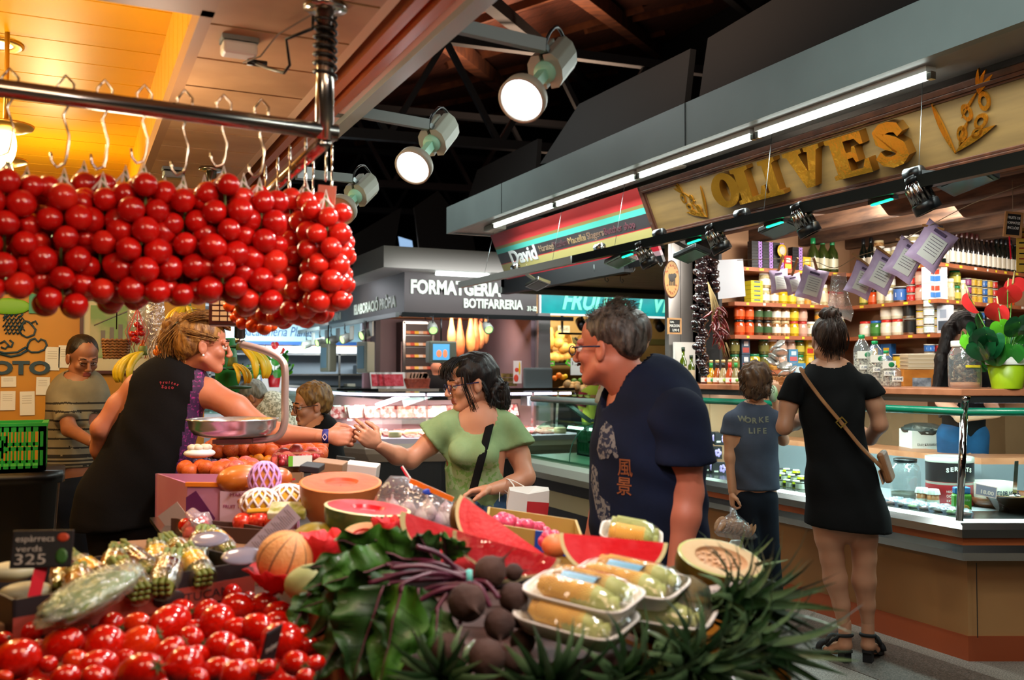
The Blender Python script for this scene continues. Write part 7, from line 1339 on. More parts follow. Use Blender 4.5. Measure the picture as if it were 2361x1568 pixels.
def surfnet(F_,lo,h):
 n=np.array(F_.shape);ins=F_<0;cs=tuple(n-1);acc=np.zeros(cs+(3,));cnt=np.zeros(cs);quads=[]
 idx=np.full(cs,-1,int);E=[]
 for a in range(3):
  s0=[slice(None)]*3;s1=[slice(None)]*3;s0[a]=slice(0,-1);s1[a]=slice(1,None);A,B=F_[tuple(s0)],F_[tuple(s1)];cr=ins[tuple(s0)]!=ins[tuple(s1)];I=np.argwhere(cr);t=(A[cr]/(A[cr]-B[cr]));pos=I.astype(float);pos[:,a]+=t;E.append((I,ins[tuple(s0)][cr]))
  b,c=[x for x in range(3)if x!=a]
  for db in(0,-1):
   for dc in(0,-1):
    J=I.copy();J[:,b]+=db;J[:,c]+=dc;ok=((J>=0)&(J<n-1)).all(1);np.add.at(acc,tuple(J[ok].T),pos[ok]);np.add.at(cnt,tuple(J[ok].T),1)
 act=cnt>0;idx[act]=np.arange(act.sum());vs=acc[act]/cnt[act][:,None]*h+lo
 for a,(I,inn)in enumerate(E):
  b,c=(a+1)%3,(a+2)%3;q=[]
  for db,dc in((0,0),(-1,0),(-1,-1),(0,-1)):J=I.copy();J[:,b]+=db;J[:,c]+=dc;J=np.clip(J,0,n-2);q.append(idx[tuple(J.T)])
  q=np.stack(q,1);ok=(q>=0).all(1)&(I[:,b]>0)&(I[:,c]>0);q=q[ok];f=inn[ok];q[~f]=q[~f][:,::-1];quads.append(q)
 return vs,np.concatenate(quads)
def solid_from(fields,name,mats,parent,pick=None):
 vs=[];fs=[];b=0
 for f in fields:v,q=f.mesh();vs.append(v);fs.append(q+b);b+=len(v)
 vs=np.concatenate(vs);fs=np.concatenate(fs);me=bpy.data.meshes.new(name);me.vertices.add(len(vs));me.vertices.foreach_set('co',vs.ravel());me.loops.add(fs.size);me.loops.foreach_set('vertex_index',fs.ravel().astype(np.int32));me.polygons.add(len(fs));me.polygons.foreach_set('loop_start',np.arange(0,fs.size,4,dtype=np.int32));me.polygons.foreach_set('loop_total',np.full(len(fs),4,np.int32));me.update(calc_edges=True)
 for m in(mats if isinstance(mats,(list,tuple))else[mats]):me.materials.append(m)
 me.polygons.foreach_set('use_smooth',np.ones(len(fs),bool))
 if pick:cen=vs[fs].mean(1);me.polygons.foreach_set('material_index',pick(cen).astype(np.int32))
 me.update();return link(name,me,parent)
def folds(A,d1,w1=60,seed=0.):
 d1=A3(V(d1).normalized())
 def f(G):x,y,z=G[...,0],G[...,1],G[...,2];return A*(np.sin((G@d1)*w1+2.2*np.sin(z*9+seed)+1.6*np.sin(x*13+y*11+seed)))*(.5+.5*np.sin(z*17+x*9-y*7+seed))
 return f
def lumpy(A,w1):return lambda G:A*(np.sin(G[...,0]*w1+2*np.sin(G[...,2]*w1*.4))*np.sin(G[...,1]*w1*1.1+1.5*np.sin(G[...,2]*w1*.33))+.5*np.sin((G[...,0]+G[...,1])*w1*2.3+G[...,2]*w1*.6))
def skin(n,c,c2):return mat('skin_'+n,c,.48,col2=c2,sc=7,sss=.12,bump=.08,bsc=500,lo=.3,hi=.7)
eyew=mat('eye_white','#d8d2c8',.2,coat=.6);iris=mat('iris_dark','#1c120c',.15,coat=1);lipm=mat('lip_tone','#9c4a42',.4)
class Head:
 def __init__(s,c,f,u=(0,0,1),s_=1.0,male=True):
  s.c=V(c);s.f=V(f).normalized();u=V(u);s.u=(u-s.f*u.dot(s.f)).normalized();s.r=s.f.cross(s.u);s.s=s_;s.male=male
  s.M=Matrix((s.r,s.f,s.u)).transposed()
 def at(s,x,y,z):return s.c+(s.r*x+s.f*y+s.u*z)*s.s
 def field(s,neck,nr=.056,h=.0034):
  F_=Field(h,.016);k=s.s;e=lambda x,y,z,r,**q:F_.ell(s.at(x,y,z),[a*k for a in r],s.M,**q)
  e(0,-.014,.034,(.073,.094,.080));e(0,.026,-.036,(.055,.060,.078));e(0,.064,-.096,(.022,.020,.018))
  for a in(-1,1):
   F_.cone(s.at(a*.050,.004,-.060),s.at(a*.018,.062,-.098),.020*k,.017*k);e(a*.036,.060,-.030,(.022,.02,.02));e(a*.012,.099,-.041,(.008,.010,.007),k=.006)
   F_.cone(s.at(a*.012,.088,.014),s.at(a*.044,.072,.014),.009*k,.008*k,k=.012);e(a*.031,.098,-.006,(.015,.014,.0095),sub=True,k=.008)
   F_.ell(s.at(a*.077,-.010,-.014),[.008*k,.018*k,.031*k],s.M@Matrix.Rotation(a*.25,3,'Z')@Matrix.Rotation(.2,3,'X'),k=.005);F_.ell(s.at(a*.087,-.006,-.010),[.006*k,.010*k,.017*k],s.M,k=.004,sub=True)
   F_.cone(s.at(a*.018,.089,.0025),s.at(a*.044,.082,.0005),.0068*k,.006*k,k=.004);F_.cone(s.at(a*.021,.088,-.0145),s.at(a*.041,.083,-.014),.0045*k,.004*k,k=.004)
  F_.cone(s.at(0,.088,.006),s.at(0,.108,-.035),.0070*k,.0105*k,k=.010);F_.cone(s.at(-.017,.0825,-.0625),s.at(.017,.0825,-.0625),.0058*k,k=.008);F_.cone(s.at(-.015,.082,-.0735),s.at(.015,.082,-.0735),.0062*k,k=.008);e(0,.092,-.068,(.02,.006,.0015),sub=True,k=.003)
  F_.cone(s.at(0,-.018,-.05),neck,nr*k,nr*k*1.06,k=.02);return F_
 def lips(s,cen):
  q=(cen-A3(s.c))@np.array(s.M)/s.s;return(np.abs(q[:,0])<.021)&(q[:,1]>.07)&(q[:,2]<-.0575)&(q[:,2]>-.080+.25*np.abs(q[:,0])*0)
 def eyes(s,par,shut=0):
  if shut>.005:
   for a in(-1,1):mb=MB();mb.tube([s.at(a*.018,.089,-.009),s.at(a*.031,.0905,-.0115),s.at(a*.044,.083,-.009)],.0016,6);mb.build('eyelash',mat('brow_dark','#2a1c14',.8),par)
  for a in(-1,1):
   mb=MB();k=s.s;c=s.at(a*.031,.0770-shut*(1 if shut<.005 else 2),-.0065);mb.ball(c,.0118*k,14,10,0);p=c+(s.f*.99+s.r*a*.03).normalized()*.0072*k;mb.ball(p,.0056*k,12,8,1);mb.build('eye',[eyew,iris],par)
   mb=MB();mb.tube([s.at(a*.016,.093,.020),s.at(a*.030,.093,.0255),s.at(a*.046,.080,.021)],[.0028*k,.0036*k,.0016*k],8);mb.build('eyebrow',mat('brow_dark','#2a1c14',.8),par)
 def specs(s,par,m,r=.021,round_=False):
  mb=MB();k=s.s
  for a in(-1,1):
   n=20;mb.tube([s.at(a*.033+cos(2*pi*i/n)*r*1.12,.104-.10*abs(a*.033+cos(2*pi*i/n)*r*1.1)**1.0*.35,-.010+sin(2*pi*i/n)*r*(1 if round_ else.72))for i in range(n+1)],.0018*k,6);mb.tube([s.at(a*.058,.093,-.002),s.at(a*.076,.05,.0),s.at(a*.084,-.012,.0)],.0022*k,6,flat=s.u)
  mb.tube([s.at(-.011,.106,-.006),s.at(0,.109,-.003),s.at(.011,.106,-.006)],.0016*k,6);mb.build('glasses_frame',m,par)
  mb=MB()
  for a in(-1,1):mb.add([s.at(a*.033+cos(2*pi*i/16)*r*1.08,.103-.035*abs(a*.033+cos(2*pi*i/16)*r),-.010+sin(2*pi*i/16)*r*(.97 if round_ else.70))for i in range(16)],[tuple(range(16))])
  mb.build('glasses_lens',film('lens_film','#f4f8ff',.1),par)
def hand(F_,w,d,back,side,s=1.0,curl=(.3,.4,.5,.6),thumb=.5,cone=0.0):
 """w wrist, d direction of the palm, back = normal out of the back of the hand, side = towards the thumb"""
 w=V(w);d=V(d).normalized();side=V(side);side=(side-d*side.dot(d)).normalized();back=side.cross(d)if side.cross(d).dot(V(back))>0 else d.cross(side)
 F_.cone(w,w+d*.035*s,.023*s,.026*s,n=back,fl=.72,k=.014);M=Matrix((side,d,back)).transposed();F_.ell(w+d*.055*s,[.040*s,.048*s,.0165*s],M,k=.014)
 for i,(o,L,r)in enumerate(((.027,.076,.0088),(.009,.084,.0090),(-.009,.078,.0086),(-.026,.062,.0077))):
  p=w+d*(.092-.004*abs(i-1))*s+side*o*s;dd=(d+side*o*(4-cone)).normalized();a=0;F_.cone(p-dd*.03*s,p,.011*s,r*1.08*s,k=.008)
  for j,(fr,cm)in enumerate(((.46,.9),(.30,1.2),(.24,.8))):
   a+=curl[i]*cm;q=p+(dd*cos(a)-back*sin(a))*L*fr*s;F_.cone(p,q,r*s*(1.02-.08*j),r*s*(.94-.08*j),k=.004);p=q
  tip=p if i==0 else tip if i else p
 p=w+d*.024*s+side*.026*s-back*.006*s;a=d*.55+side*.8-back*(.25+thumb*.5);q=p+a.normalized()*.036*s;F_.cone(w+d*.02*s+side*.01*s,q,.018*s,.0125*s,k=.012);b=(d*.95+side*(.35-thumb*.5)-back*(.2+thumb*.6)).normalized();q2=q+b*.030*s;F_.cone(q,q2,.0115*s,.0105*s,k=.006);F_.cone(q2,q2+(b-side*thumb*.3).normalized()*.022*s,.0105*s,.0085*s,k=.005);return tip
def strands(name,par,m,roots,n,r=.0011,seed=0,jit=.006,wave=.004):
 """many thin locks following guide curves, one hair mesh"""
 random.seed(seed);mb=MB()
 for _ in range(n):
  g=random.choice(roots);o=V((random.gauss(0,jit),random.gauss(0,jit),random.gauss(0,jit)));ph=random.uniform(0,6);pts=smooth([V(p)+o*(1+.25*i)+V((sin(ph+i*1.7),cos(ph+i*1.3),0))*wave for i,p in enumerate(g)],3);L=len(pts);mb.tube(pts,[r*(1.1-.9*(i/L)**3)for i in range(L)],3,caps=False)
 return mb.build(name,m,par)
def hairm(n,c,c2):return mat('hair_'+n,c,.45,col2=c2,sc=60,stretch=(1,1,.25),bump=.6,bsc=220,spec=.4)
cloth=lambda n,c,c2=None,sc=10,**k:mat('cloth_'+n,c,.9,col2=c2 or c,sc=sc,bump=.25,bsc=500,spec=.2,**k)
def lay(o_target,s,M,h,m,par,depth=.3,off=.0015,**k):
 """print lettering onto a garment: project its flat outline along -z of M onto the cloth"""
 o=txt(s,Matrix(),h,m,**k);me=o.data;C.objects.unlink(o);bpy.data.objects.remove(o);return drape(me,o_target,M,m,par,depth,off)
def drape(me,o_target,M,m,par,depth=.3,off=.0015,name='printed_lettering'):
 bm=bmesh.new();bm.from_mesh(me);bmesh.ops.triangulate(bm,faces=bm.faces)
 for _ in range(2):
  es=[e for e in bm.edges if e.calc_length()>.012]
  if es:bmesh.ops.subdivide_edges(bm,edges=es,cuts=1);bmesh.ops.triangulate(bm,faces=bm.faces)
 bm.to_mesh(me);bm.free();tm=o_target.data;bv=BVHTree.FromPolygons([v.co for v in tm.vertices],[tuple(p.vertices)for p in tm.polygons]);zd=-M.to_3x3().col[2].normalized()
 for v in me.vertices:
  p=M@V((v.co.x,v.co.y,0));hit=bv.ray_cast(p-zd*depth,zd,depth*2);v.co=(hit[0]+hit[1]*off*(1 if hit[1].dot(-zd)>0 else-1))if hit[0]else p
 me.materials.clear();me.materials.append(m);return link(name,me,par)
def person(label,c):t=thing('person',label,'person',c);return t
K_=cloth('black','#0b0a0b','#070707');JN=cloth('jeans_dark','#141a26','#0f141d',6)
# -- 1 market seller in dark tunic, seen from behind, reaching right
t=person('market seller in a sleeveless dark tunic reaching across the fruit with her right arm',(.1,3.5,0));D=3.8
sk=skin('seller','#b5694a','#c27a5a');H=Head(P(472,792,D),RT*.93+FWD*.36-UP*.12,UP+RT*.12,.97,False);nb=P(425,868,D+.03)
body=Field(.0085);S=[P(393,895,D),P(372,960,D),P(350,1020,D),P(322,1100,D),P(290,1160,D)]
TR=(RT-UP*.12)
body.chain(S,[.13,.135,.135,.15,.155],n=FWD,fl=.62,k=.04);shL,shR=P(318,893,D),P(478,905,D);body.cone(shL,shR,.052,.055,k=.04)
eL,wL=P(232,988,D-.03),P(240,1085,D+.10);eR,wR=P(603,985,3.74),P(752,1006,3.70)
body.chain([shL,P(275,935,D),eL,P(232,1035,D+.04),wL],[.05,.046,.036,.037,.027]);body.chain([shR,P(545,940,3.77),eR,P(650,1000,3.72),wR],[.055,.05,.040,.040,.0245])
hips=[P(258,1185,D),P(322,1185,D)];
for hp,kn,an in((hips[0],P(272,1420,D),P(285,1640,D)),(hips[1],P(338,1420,D),P(345,1640,D))):body.chain([hp,kn,an],[.09,.06,.042],k=.03)
hf=Field(.0028,.012);hf.cone(wR-RT*.03,wR,.0255,.024);hand(hf,wR,RT*1-UP*.02,-FWD*.8+UP*.5,UP*.9+FWD*.3,.98,(.75,1.0,1.05,.95),.7);hf2=Field(.005,.012);hand(hf2,wL,FWD*.6+RT*.6-UP*.3,-RT*.8,UP,.9)
solid_from([body,H.field(nb,.05),hf,hf2],'body',[sk,lipm],t,H.lips);H.eyes(t)
tu=Field(.0085,.04);tu.w=folds(.0035,RT+UP*.4,45,1.);S2=[P(395,890,D),P(372,960,D),P(350,1020,D),P(318,1100,D),P(285,1165,D),P(280,1205,D)]
tu.chain(S2,[.14,.15,.155,.17,.185,.20],n=FWD,fl=.66,k=.04);tu.cone(P(332,888,D),P(462,900,D),.062,.064,k=.04);tu.cut(P(300,1212,D),-UP*1+RT*.08);tu.cut(P(306,900,D),-RT*.9+UP*.15,.10);tu.cut(P(486,905,D),RT*.95+UP*.3,.085)
tu.ell(nb+UP*.055,[.075,.075,.075],sub=True);tun=solid_from([tu],'tunic',[cloth('tunic_black','#0c0808','#070505',5),mat('tunic_print','#3a0f3c',.7,col2='#b02a80',sc=90,lo=.55,hi=.72)],t,lambda c:(((c-A3(EYE))@A3(RT)/((c-A3(EYE))@A3(FWD))*F+1180.5)>388+((1180-(784-(c-A3(EYE))@A3(UP)/((c-A3(EYE))@A3(FWD))*F))*.19)))
rp=mat('rose_print','#d84a58',.7)
for k,ch in enumerate('Fruites'):a=(k-3)*.17;lay(tun,ch,frame(P(366+a*36,886+a*a*12+k*.6,D-.2),RT*cos(a)-UP*(sin(a)+.14),UP),.0115,rp,t,bold=.03)
for k,ch in enumerate('Soto'):a=(k-1.5)*.2;lay(tun,ch,frame(P(362+a*38,899-a*a*8+k*.5,D-.2),RT*cos(a*.6)-UP*(.14+.2*a),UP),.0125,rp,t,bold=.04)
pt=Field(.01,.03);
for hp,kn,an in((hips[0],P(272,1420,D),P(285,1650,D)),(hips[1],P(338,1420,D),P(345,1650,D))):pt.chain([hp,kn,an],[.105,.072,.055],k=.03)
solid_from([pt],'trousers',cloth('trousers_dark','#100c0c'),t)
mb=MB();
for p in(P(285,1660,D),P(345,1660,D)):mb.M=Matrix.Translation((p.x,p.y,0));mb.ball((0,.05,.04),(.045,.12,.04),14,8)
mb.build('shoes',BLACK,t)
hm_=hairm('honey','#5a3418','#a87638');hr=Field(.005,.02);k=H.s
hr.ell(H.at(0,-.026,.046),[.082*k,.098*k,.080*k],H.M);hr.ell(H.at(0,-.055,.0),[.076*k,.07*k,.075*k],H.M);hr.ell(H.at(0,.085,-.03),[.075,.055,.085],H.M,sub=True,k=.01);
for a in(-1,1):hr.ell(H.at(a*.085,.002,-.03),[.03,.022,.045],H.M,sub=True,k=.008)
hr.w=lumpy(.0035,90);solid_from([hr],'hair',hm_,t)
tie=H.at(0,-.105,.065);mb=MB();mb.ball(tie,.022,12,8);mb.build('hair_tie',BLACK,t)
hb=Field(.005,.02);hb.ell(P(418,738,D+.03),[.03,.03,.028]);hb.ell(P(402,758,D+.02),[.045,.04,.045]);hb.ell(P(394,785,D+.02),[.048,.042,.045]);hb.ell(P(403,812,D+.02),[.036,.034,.038]);hb.w=lumpy(.010,105);solid_from([hb],'ponytail',hm_,t)
tail=[[P(418+7*j,735,D-.03),P(395+8*j,760,D-.045),P(372+12*j,792,D-.04),P(378+12*j,828+3*(j%2),D-.03)]for j in range(5)]
strands('loose_curls',t,hm_,tail,130,.0018,1,.007,.011);strands('hair_strands',t,hm_,[[H.at(a*.02,.085,.075),H.at(a*.05,.03,.112),H.at(a*.05,-.05,.108),tie]for a in(-1.6,-1,-.4,.4,1,1.6)]+[[H.at(a*.078,.04,.03),H.at(a*.088,-.02,.04),H.at(a*.07,-.08,.05),tie]for a in(-1,1)],220,.0016,2,.006,.002)
mb=MB();mb.ball(H.at(.082,-.004,-.045),.005,10,8);mb.ball(H.at(-.082,-.004,-.045),.005,10,8);mb.build('earring',mat('pearl','#e8e0e0',.2),t)
mb=MB(aim(wR-RT*.0,RT));mb.lathe([(.0265,-.012),(.028,-.010),(.028,.010),(.0265,.012)],24,fn=lambda a,q,z:(cos(a)*q,sin(a)*q,z));mb.build('bracelet',mat('bracelet_blue','#241a6a',.6),t)
mb=MB(frame(wR-FWD*.0285,RT,UP));
for a,b in(((-.009,0),(0,.013)),((0,.013),(.009,0)),((.009,0),(0,-.013)),((0,-.013),(-.009,0))):mb.bar((a[0],a[1],0),(b[0],b[1],0),.003,.002,(0,0,1))
mb.build('bracelet_pattern',mat('pattern_pink','#e0b8c0',.6),t)
# -- 2 woman in a green top
t=person('woman with glasses and black ponytail in a pale green top handing over money',(1.55,3.6,0));D=3.9;sk=skin('green','#bd7f60','#c68c6c')
H=Head(P(1084,882,D),-RT*.95-FWD*.34-UP*.13,UP-RT*.1,.98,False);nb=P(1112,965,D+.02);body=Field(.0085);fn_=(-RT*.55-FWD*.83);rn=fn_.cross(UP)
S=[P(1098,985,D),P(1095,1040,D),P(1096,1100,D),P(1100,1160,D),P(1106,1230,D)];body.chain(S,[.125,.13,.115,.125,.15],n=fn_,fl=.7,k=.035);body.ell(P(1072,1040,D-.09),[.055,.055,.055]);body.ell(P(1112,1045,D-.10),[.055,.055,.055])
sA,sB=P(1030,985,D-.02),P(1172,988,D);body.cone(sA,sB,.045,.048,k=.035);eA,wA=P(946,1060,3.87),P(872,1027,3.72);eB,wB=P(1212,1100,D-.05),P(1132,1128,D-.2)
body.chain([sA,P(990,1025,3.9),eA,P(915,1050,3.82),wA],[.048,.043,.037,.036,.0225]);body.chain([sB,P(1197,1050,D),eB,P(1180,1118,D-.1),wB],[.05,.043,.037,.035,.023])
LG=[(P(1085,1230,D),P(1085,1470,D),P(1085,1640,D)),(P(1130,1230,D),P(1135,1470,D),P(1140,1640,D))]
for q in LG:body.chain(list(q),[.085,.055,.04],k=.03)
hf=Field(.0028,.012);hand(hf,wA,(P(826,993,3.66)-wA),-FWD*.6-UP*.3,UP*.8-FWD*.2,.92,(.5,.8,1.0,1.1),.6);hf2=Field(.0035,.012);hand(hf2,wB,-RT*.9-UP*.12-FWD*.2,-FWD*.4+UP*.8,-FWD*.5+UP*.2,.92,(.5,.6,.7,.7),.5)
solid_from([body,H.field(nb,.052),hf,hf2],'body',[sk,lipm],t,H.lips);H.eyes(t);H.specs(t,mat('glasses_violet','#241c48',.3),.021)
tp=Field(.0085,.03);tp.w=folds(.004,RT+UP*.3,55,2.);tp.chain([P(1098,990,D),P(1095,1040,D),P(1096,1100,D),P(1099,1170,D)],[.133,.142,.128,.14],n=fn_,fl=.74,k=.035);tp.ell(P(1068,1043,D-.095),[.064,.062,.062]);tp.ell(P(1114,1047,D-.105),[.064,.062,.062]);tp.cone(P(1042,982,D),P(1160,984,D),.055,.058,k=.03)
tp.chain([sA,P(998,1010,3.9)],[.062,.078],k=.03);tp.cut(P(994,1014,3.9),V(eA-sA).normalized()+RT*-.1,.13);tp.chain([sB,P(1190,1030,D)],[.064,.082],k=.03);tp.cut(P(1188,1036,D),V(eB-sB).normalized(),.13);tp.cut(P(1100,1158,D),-UP)
tp.ell(nb-fn_*-.03+UP*.01-FWD*.045,[.075,.085,.085],sub=True)
gt=cloth('green_top','#8fa676','#7f9868',12);top=solid_from([tp],'green_top',[gt,mat('green_print','#6f9a4e',.8,col2='#8fa676',sc=45,lo=.45,hi=.5)],t,lambda c:((c[:,2]<P(1090,1060,D).z)&(c[:,2]>P(1090,1125,D).z)&((c-A3(S[2]))@A3(fn_)>.02)))
mb=MB();q=[P(1140,945,D-.03),P(1128,985,D-.10),P(1112,1050,D-.165),P(1096,1110,D-.155),P(1080,1170,D-.16)];mb.tube(smooth(q),.016,8,flat=RT);mb.build('bag_strap',K_,t)
jf=Field(.01,.03);jf.cone(P(1100,1165,D),P(1106,1230,D),.14,.155,n=fn_,fl=.75)
for q in LG:jf.chain(list(q),[.095,.065,.055],k=.03)
solid_from([jf],'jeans',cloth('jeans_light','#46688a','#38587a',8),t)
bh=hairm('black','#0c0909','#1e1614');hr=Field(.005,.02);hr.ell(H.at(0,-.026,.044),[.084,.100,.082],H.M);hr.ell(H.at(0,-.07,.0),[.078,.06,.072],H.M);hr.ell(H.at(0,.088,-.04),[.072,.05,.085],H.M,sub=True,k=.01);hr.ell(H.at(-.09,.0,-.03),[.03,.024,.05],H.M,sub=True,k=.008);hr.w=lumpy(.004,80)
bun=P(1143,905,D+.0);hb=Field(.005,.02);hb.ell(bun,[.052,.05,.062]);hb.ell(bun-UP*.035+RT*.01,[.045,.045,.045]);hb.w=lumpy(.010,130);solid_from([hr,hb],'hair',bh,t)
strands('hair_strands',t,bh,[[H.at(a*.03,.05,.108),H.at(a*.045,.085,.085),H.at(a*.045,.098,.055),H.at(a*.05,.097,.032)]for a in(-1.3,-.6,.2,.9,1.4)]+[[H.at(-.082,.045,.05),H.at(-.088,.05,-.01),H.at(-.085,.035,-.07),H.at(-.075,.02,-.12)],[H.at(-.075,-.02,.02),H.at(-.085,-.04,-.05),H.at(-.07,-.05,-.12)]]+[[bun,bun+V((cos(a)*.05,sin(a)*.05,.04*sin(a*3))),bun+V((cos(a)*.06,sin(a)*.06,-.06))]for a in(0,1,2,3,4,5)],240,.0014,4,.0045,.004)
mb=MB();mb.tube([H.at(-.06,-.085,.02)+V((0,0,.012*cos(a)))for a in(0,1,2,3)],.012,8);mb.build('hair_clip',mat('clip_grey','#5a5658',.3),t)
t=thing('shopping_bag','white and red paper carrier with white handles hanging from the green-top woman\'s forearm','bag',P(1215,1200,3.6));c=P(1214,1180,3.62);M=frame(c,RT-UP*.1,UP);mb=MB(M);rs=[]
for z,w_ in((-.14,.06),(-.08,.07),(-.03,.076),(.02,.08),(.05,.079),(.078,.075)):rs.append([(x*w_+.01*noise.noise(V((x*5,y*3,z*9))),z+(.02*(x>0)*(z>.05))+.008*noise.noise(V((x*9,z*20,y))),y*.045)for x,y in((-1,-1),(-.4,-1.1),(.3,-.9),(1,-1),(1,1),(0,1.1),(-1,1))])
mb.rings(rs[::-1],0,False,True);o=mb.build('paper_bag',[mat('bag_white','#ddd8d2',.6),mat('bag_red','#b8242a',.5)],t)
for p in o.data.polygons:p.material_index=1 if(M.inverted()@p.center).y<.035 and(M.inverted()@p.center).x>-.03 else 0
for dx in(-.055,.02):
 mb=MB();a=c+RT*dx+UP*.07;b=P(1172,1104,D-.14);mb.tube(smooth([a,a.lerp(b,.5)+RT*.014,b-RT*.006,b-RT*.03-UP*.03,c+RT*(dx-.05)+UP*.04]),.0032,6,flat=RT);mb.build('handle',WHITE,t)
# -- 3 man in navy T-shirt
t=person('grey-haired man with glasses in a navy T-shirt with orange characters, watching leftwards',(1.6,2.4,0));D=2.9;sk=skin('man','#b8674e','#c67a60')
H=Head(P(1402,798,D),-RT*.86+FWD*.5-UP*.03,UP,1.03);nb=P(1466,905,D+.02);fw=(-RT*.86-FWD*.42).normalized();rw=fw.cross(UP);body=Field(.0085);c0=P(1500,960,D)
S=[P(1498,960,D),P(1492,1040,D),P(1490,1120,D),P(1492,1200,D),P(1500,1290,D)];body.chain(S,[.17,.175,.17,.175,.17],n=fw,fl=.72,k=.04)
sN,sF=S[0]+rw*-.18+UP*.0,S[0]+rw*.18
if sN.dot(FWD)>sF.dot(FWD):sN,sF=sF,sN
body.cone(sN,sF,.058,.058,k=.04);sN=P(1560,965,D-.14);eN,wN=P(1583,1135,D-.16),P(1560,1330,D-.2);body.chain([sN,P(1575,1050,D-.16),eN,P(1578,1190,D-.18),wN],[.062,.056,.047,.045,.03]);eF=P(1400,1120,D+.2);body.chain([sF,eF,P(1360,1290,D+.15)],[.058,.045,.03])
LG=[(P(1470,1290,D),P(1475,1600,D),P(1480,1900,D)),(P(1545,1290,D),P(1550,1600,D),P(1550,1900,D))]
for q in LG:body.chain(list(q),[.10,.065,.045],k=.03)
hf=Field(.004,.012);hand(hf,wN,-UP+RT*-.1,-FWD*.5+RT,-RT*.8,1.0,(.3,.4,.5,.6));solid_from([body,H.field(nb,.064),hf],'body',[sk,lipm],t,H.lips);H.eyes(t);H.specs(t,mat('glasses_navy','#1c2440',.3),.02)
sh=Field(.0085,.035);sh.w=folds(.0045,RT*.5+UP,42,3.);sh.chain([P(1500,955,D),P(1492,1040,D),P(1490,1120,D),P(1494,1200,D),P(1504,1275,D)],[.185,.195,.195,.20,.20],n=fw,fl=.80,k=.04);sh.cone(sF,P(1550,962,D-.12),.068,.075,k=.05);sh.cut(P(1500,1282,D),-UP)
sl=Field(.0085,.03);sl.w=folds(.004,RT*.5+UP,42,1.);sl.chain([P(1535,965,D-.09),sN,P(1577,1060,D-.16)],[.078,.084,.094],k=.04);sl.cut(P(1575,1068,D-.16),-UP+RT*.02,.3);sl2=Field(.0085,.03);sl2.chain([sF,sF+(eF-sF)*.5],[.072,.078]);sl2.cut(sF+(eF-sF)*.45,eF-sF,.3)
nav=cloth('navy_tee','#0f1830','#0a1122',6)
for i in range(3):sh.ell(nb+UP*(.052+.0*i)+fw*(.012+.02*i)-UP*.02*i,[.086-.006*i,.086-.006*i,.085],sub=True)
shirt=solid_from([sh,sl,sl2],'navy_tshirt',nav,t);n_=(-FWD*.75-RT*.66).normalized();og=mat('orange_print','#b0663a',.8)
for ch,u,v in(('風',1413,1112),('景',1411,1158)):lay(shirt,ch,frame(P(u,v,D-.3),RT*1-FWD*.35,UP),.040,og,t,.6,bold=.012,width=.048)
for nm,pts in(('tiger_print',[(1418,988),(1432,1000),(1436,1040),(1442,1070),(1436,1078),(1428,1060),(1420,1078),(1402,1085),(1396,1060),(1404,1010)]),('wave_print',[(1386,1100),(1397,1110),(1396,1170),(1424,1190),(1422,1240),(1404,1250),(1394,1215),(1384,1150)])):
 M=frame(P(1412,1112,D-.3),RT,UP);q=[((u-1412)*(D-.3)/F,-(v-1112)*(D-.3)/F)for u,v in pts];mb=MB()
 cx,cy=sum(a for a,b in q)/len(q),sum(b for a,b in q)/len(q);m=len(q);mb.add([(cx,cy,0)]+[(a*.5+cx*.5,b*.5+cy*.5,0)for a,b in q]+[(a,b,0)for a,b in q],[(0,1+i,1+(i+1)%m)for i in range(m)]+[(1+i,1+m+i,1+m+(i+1)%m,1+(i+1)%m)for i in range(m)]);o=mb.build('x',nav);me=o.data;C.objects.unlink(o);bpy.data.objects.remove(o);drape(me,shirt,M,mat('grey_line_print','#6e6a66',.85,col2='#0f1830',sc=70,lo=.48,hi=.52),t,.6,.0012,nm)
solid_from([Field(.011,.03).chain(list(LG[0]),[.115,.08,.065]).chain(list(LG[1]),[.115,.08,.065])],'trousers',JN,t)
gh=hairm('grey_brown','#241c18','#5c524a');hr=Field(.0045,.018);hr.ell(H.at(0,-.024,.046),[.081,.098,.081],H.M);hr.ell(H.at(0,-.075,.010),[.073,.042,.055],H.M);hr.ell(H.at(0,.098,.018),[.1,.052,.078],H.M,sub=True,k=.01);hr.ell(H.at(0,.09,-.055),[.1,.095,.085],H.M,sub=True,k=.01)
for a in(-1,1):hr.ell(H.at(a*.088,.002,-.035),[.022,.024,.05],H.M,sub=True,k=.006)
hr.w=lumpy(.0016,210);solid_from([hr],'hair',gh,t);random.seed(9);gd=[]
for i in range(60):
 a=random.uniform(0,2*pi);b=random.uniform(0,1.15);d=V((sin(b)*cos(a),sin(b)*sin(a),cos(b)));p=H.at(d.x*.083,-.026+d.y*.099,.048+d.z*.081)
 if d.y*.099-.026<.07:o=(H.M@d);gd.append([p-o*.003,p+o*.006-H.f*.004,p+o*.006-H.f*.016])
strands('hair_strands',t,mat('hair_grey_tips','#4a423c',.5),gd,700,.0007,6,.0045,.001)
mb=MB();mb.tube([H.at(-.022,.092,-.055),H.at(0,.099,-.052),H.at(.022,.092,-.055)],[.003,.0048,.003],8);mb.build('moustache',mat('moustache_grey','#4a3c34',.8),t)
